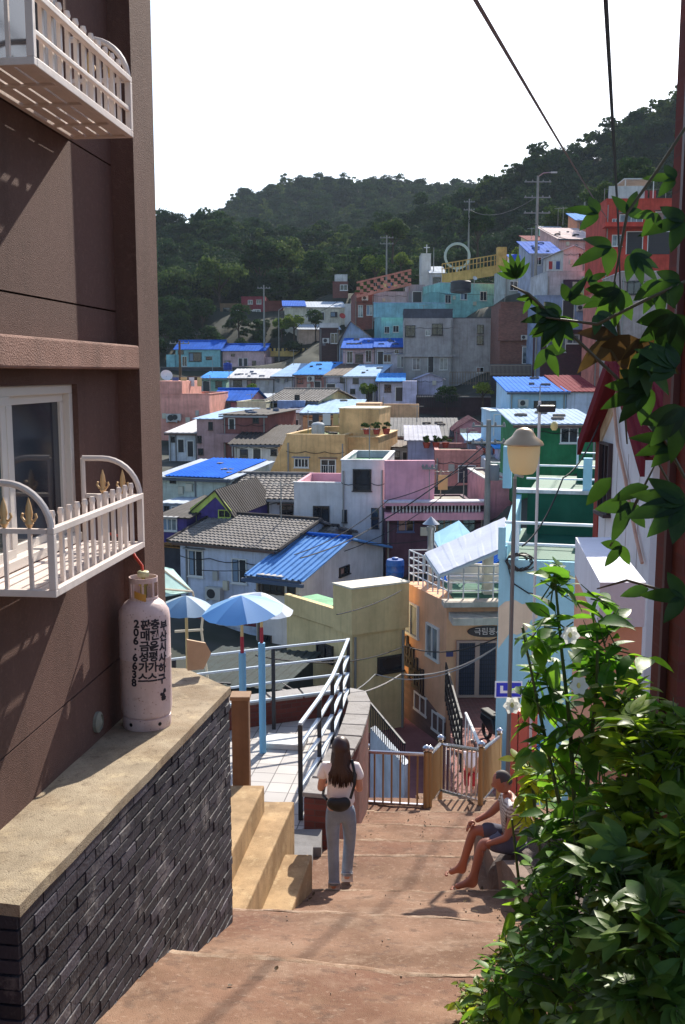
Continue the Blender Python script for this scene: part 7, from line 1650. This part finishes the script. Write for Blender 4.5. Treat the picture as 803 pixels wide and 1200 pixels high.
# white bell flowers
for i, (px, py, Y, lab) in enumerate(((668,744,3.45,'white trumpet flower highest in the tall leafy plant'),(678,803,3.4,'white trumpet flower lower in the tall leafy plant'),(600,826,3.6,'white trumpet flower at the left side of the tall plant'))):
    P = at(px,py,Y); e = thing('flower', lab, 'flower', P, group='white flowers in the tall plant'); m = MB()
    for k in range(6): 
        a = k*pi/3; f = Foliage(60+k); f.leaf((0,0,0), (cos(a),-.5+.2*sin(a),sin(a)), (0,-1,.3), .036, .036, curl=.25, fold=.1, n=5); m.add(f.mb.v, f.mb.f)
    m.build('petals', plain(235,235,228,.6,trans=.4), e, smooth=True); MB().lathe([(.004,-.02),(.009,0),(.004,.01)],8).build('flower_centre', plain(210,200,120,.6), e, smooth=True)
# vine with big palmate leaves hanging in from the right
VN = leaf_mat([(34,58,30),(48,78,36),(76,108,46)], rough=.4, trans=.5, name='vine_leaves', tl_=TLY); DRY = leaf_mat([(66,50,32),(88,66,38),(110,92,46)], rough=.6, trans=.35, name='dry_leaves')
e = thing('vine', 'vine with large palmate leaves reaching in from the right edge', 'vine', at(803, 470, 2.2)); c0 = e.location; f = Foliage(31); g = Foliage(32); sm = MB()
VY = 2.2
for st in ([(803,560,2.1),(760,480,2.1),(720,440,2.15),(655,378,2.2),(620,345,2.25),(600,335,2.3)], [(803,330,2.1),(760,350,2.1),(700,380,2.15),(640,372,2.2)], [(803,600,2.2),(770,540,2.2),(745,590,2.2),(715,640,2.25)], [(803,150,2.3),(770,200,2.3),(735,250,2.3),(720,330,2.3)], [(720,330,2.3),(728,420,2.3),(735,520,2.4)], [(803,700,2.5),(770,690,2.5),(735,680,2.6),(700,690,2.7)]):
    MB().tube([at(*q)-c0 for q in st], [.0038]*(len(st)-1)+[.002], 6).build('stem', plain(78,70,50,.6), e, smooth=True)
# (px, py, Y, length px, heading degrees on the picture (0 right, 90 up), palmate lobes, dry?)
LV = [(605,325,2.3,42,110,7,0),(655,372,2.2,62,180,5,0),(655,372,2.2,58,235,5,0),(650,375,2.2,60,285,5,0),(668,352,2.2,48,60,3,0),(622,348,2.25,30,250,3,0),(700,250,2.3,52,165,3,0),(715,290,2.3,66,200,3,0),(735,250,2.3,52,60,3,0),(740,300,2.3,60,320,5,0),(725,340,2.25,70,235,5,0),
 (722,395,2.2,84,215,3,1),(748,400,2.15,110,262,3,1),(752,415,2.1,80,310,5,0),(700,370,2.2,50,320,3,0),(760,455,2.1,82,200,5,0),(790,430,2.05,70,150,5,0),(795,520,2.1,80,165,5,0),(800,590,2.0,96,190,5,0),(760,570,2.15,62,200,1,0),
 (735,590,2.2,70,250,3,0),(728,640,2.25,46,235,3,0),(716,560,2.2,60,230,1,0),(795,330,2.1,60,200,3,0),(800,260,2.2,70,190,3,0),(790,210,2.3,50,170,3,0),(770,330,2.2,62,280,5,0),(800,700,2.3,70,175,3,0),(760,690,2.5,48,190,1,0),(800,480,2.0,90,260,5,0),(790,370,2.1,80,250,5,0),(765,250,2.2,40,250,3,0),(640,410,2.25,50,300,3,0),(690,330,2.3,34,30,3,0)]
for (px, py, Y, lp, hd, nl_, dry) in LV:
    rg = (g if dry else f); S = lp/FPX*Y*.74; a = R(hd); d = V(cos(a), rg.rg.uniform(-.35,.35), sin(a)); up = V(rg.rg.uniform(-.3,.3), -.75, .5)
    b = at(px,py,Y)-c0
    if nl_ == 1: rg.leaf(b, d, up, S, S*.42, curl=.15)
    else: rg.palm(b, d, up, S, nl_, .36 if nl_ < 7 else .26)
f.mb.build('leaves', VN, e, smooth=True); g.mb.build('withered_leaves', DRY, e, smooth=True)
# litter on the steps
f = Foliage(52); m = MB(); rg = random.Random(9)
def tread_z(x, y): return stair_z(y) + .02
for i in range(150):
    y = rg.uniform(4.4, 14); x = rg.choice((rg.gauss(-.75+(y-5)*.08, .14), rg.uniform(-.6, 1.4), rg.gauss(1.2, .16))); q = rg.uniform(.003, .009); z = stair_z(y) + .012
    m.lathe([(q*.5,-.01),(q,q*.3),(q*.7,q*.8),(q*.1,q)], 6, (x, y, z))
    if i % 4 == 0: a = rg.uniform(0,6.28); f.leaf(V(x+.05,y,z+.012), (cos(a),sin(a),.12), (0,0,1), rg.uniform(.03,.07), .025, curl=-.2)
tag(m.build('grit', paint(140,125,110), None), kind='stuff'); tag(f.mb.build('fallen_leaves', DRY, None), kind='stuff')
# weeds along the foot of the brick wall, pebbles
f = Foliage(41); c0 = V(-1.05,5.2,-3.45); e = thing('weeds', 'tiny weeds growing along the foot of the dark brick wall', 'weeds', c0)
for i in range(90):
    y = random.uniform(4.3,6.9); x = -1.30+.148*(y-3.71)+.03+abs(random.gauss(0,.04)); z = stair_z(y+.1)+.01; a = random.uniform(0,6.28); f.leaf(V(x,y,z)-c0, (cos(a)*.6,sin(a)*.6,.8), (0,0,1), random.uniform(.02,.06), .012)
f.mb.build('leaves', YEL_, e)
# ------------------------------------------------------------------ air
HZ = bpy.data.materials.new('haze'); HZ.use_nodes = True; n, l = HZ.node_tree.nodes, HZ.node_tree.links; n.remove(n['Principled BSDF'])
pv_ = n.new('ShaderNodeVolumePrincipled'); pv_.inputs['Color'].default_value = (.74, .87, 1.0, 1); pv_.inputs['Density'].default_value = 0.00017; pv_.inputs['Anisotropy'].default_value = 0.0
l.new(pv_.outputs[0], n['Material Output'].inputs['Volume'])
zlo = min(v[2] for v in vs_ground) - 2
o = MB().box(-905, -62, zlo, 1010, 2720, 190).build('haze', HZ, None); tag(o, kind='stuff')
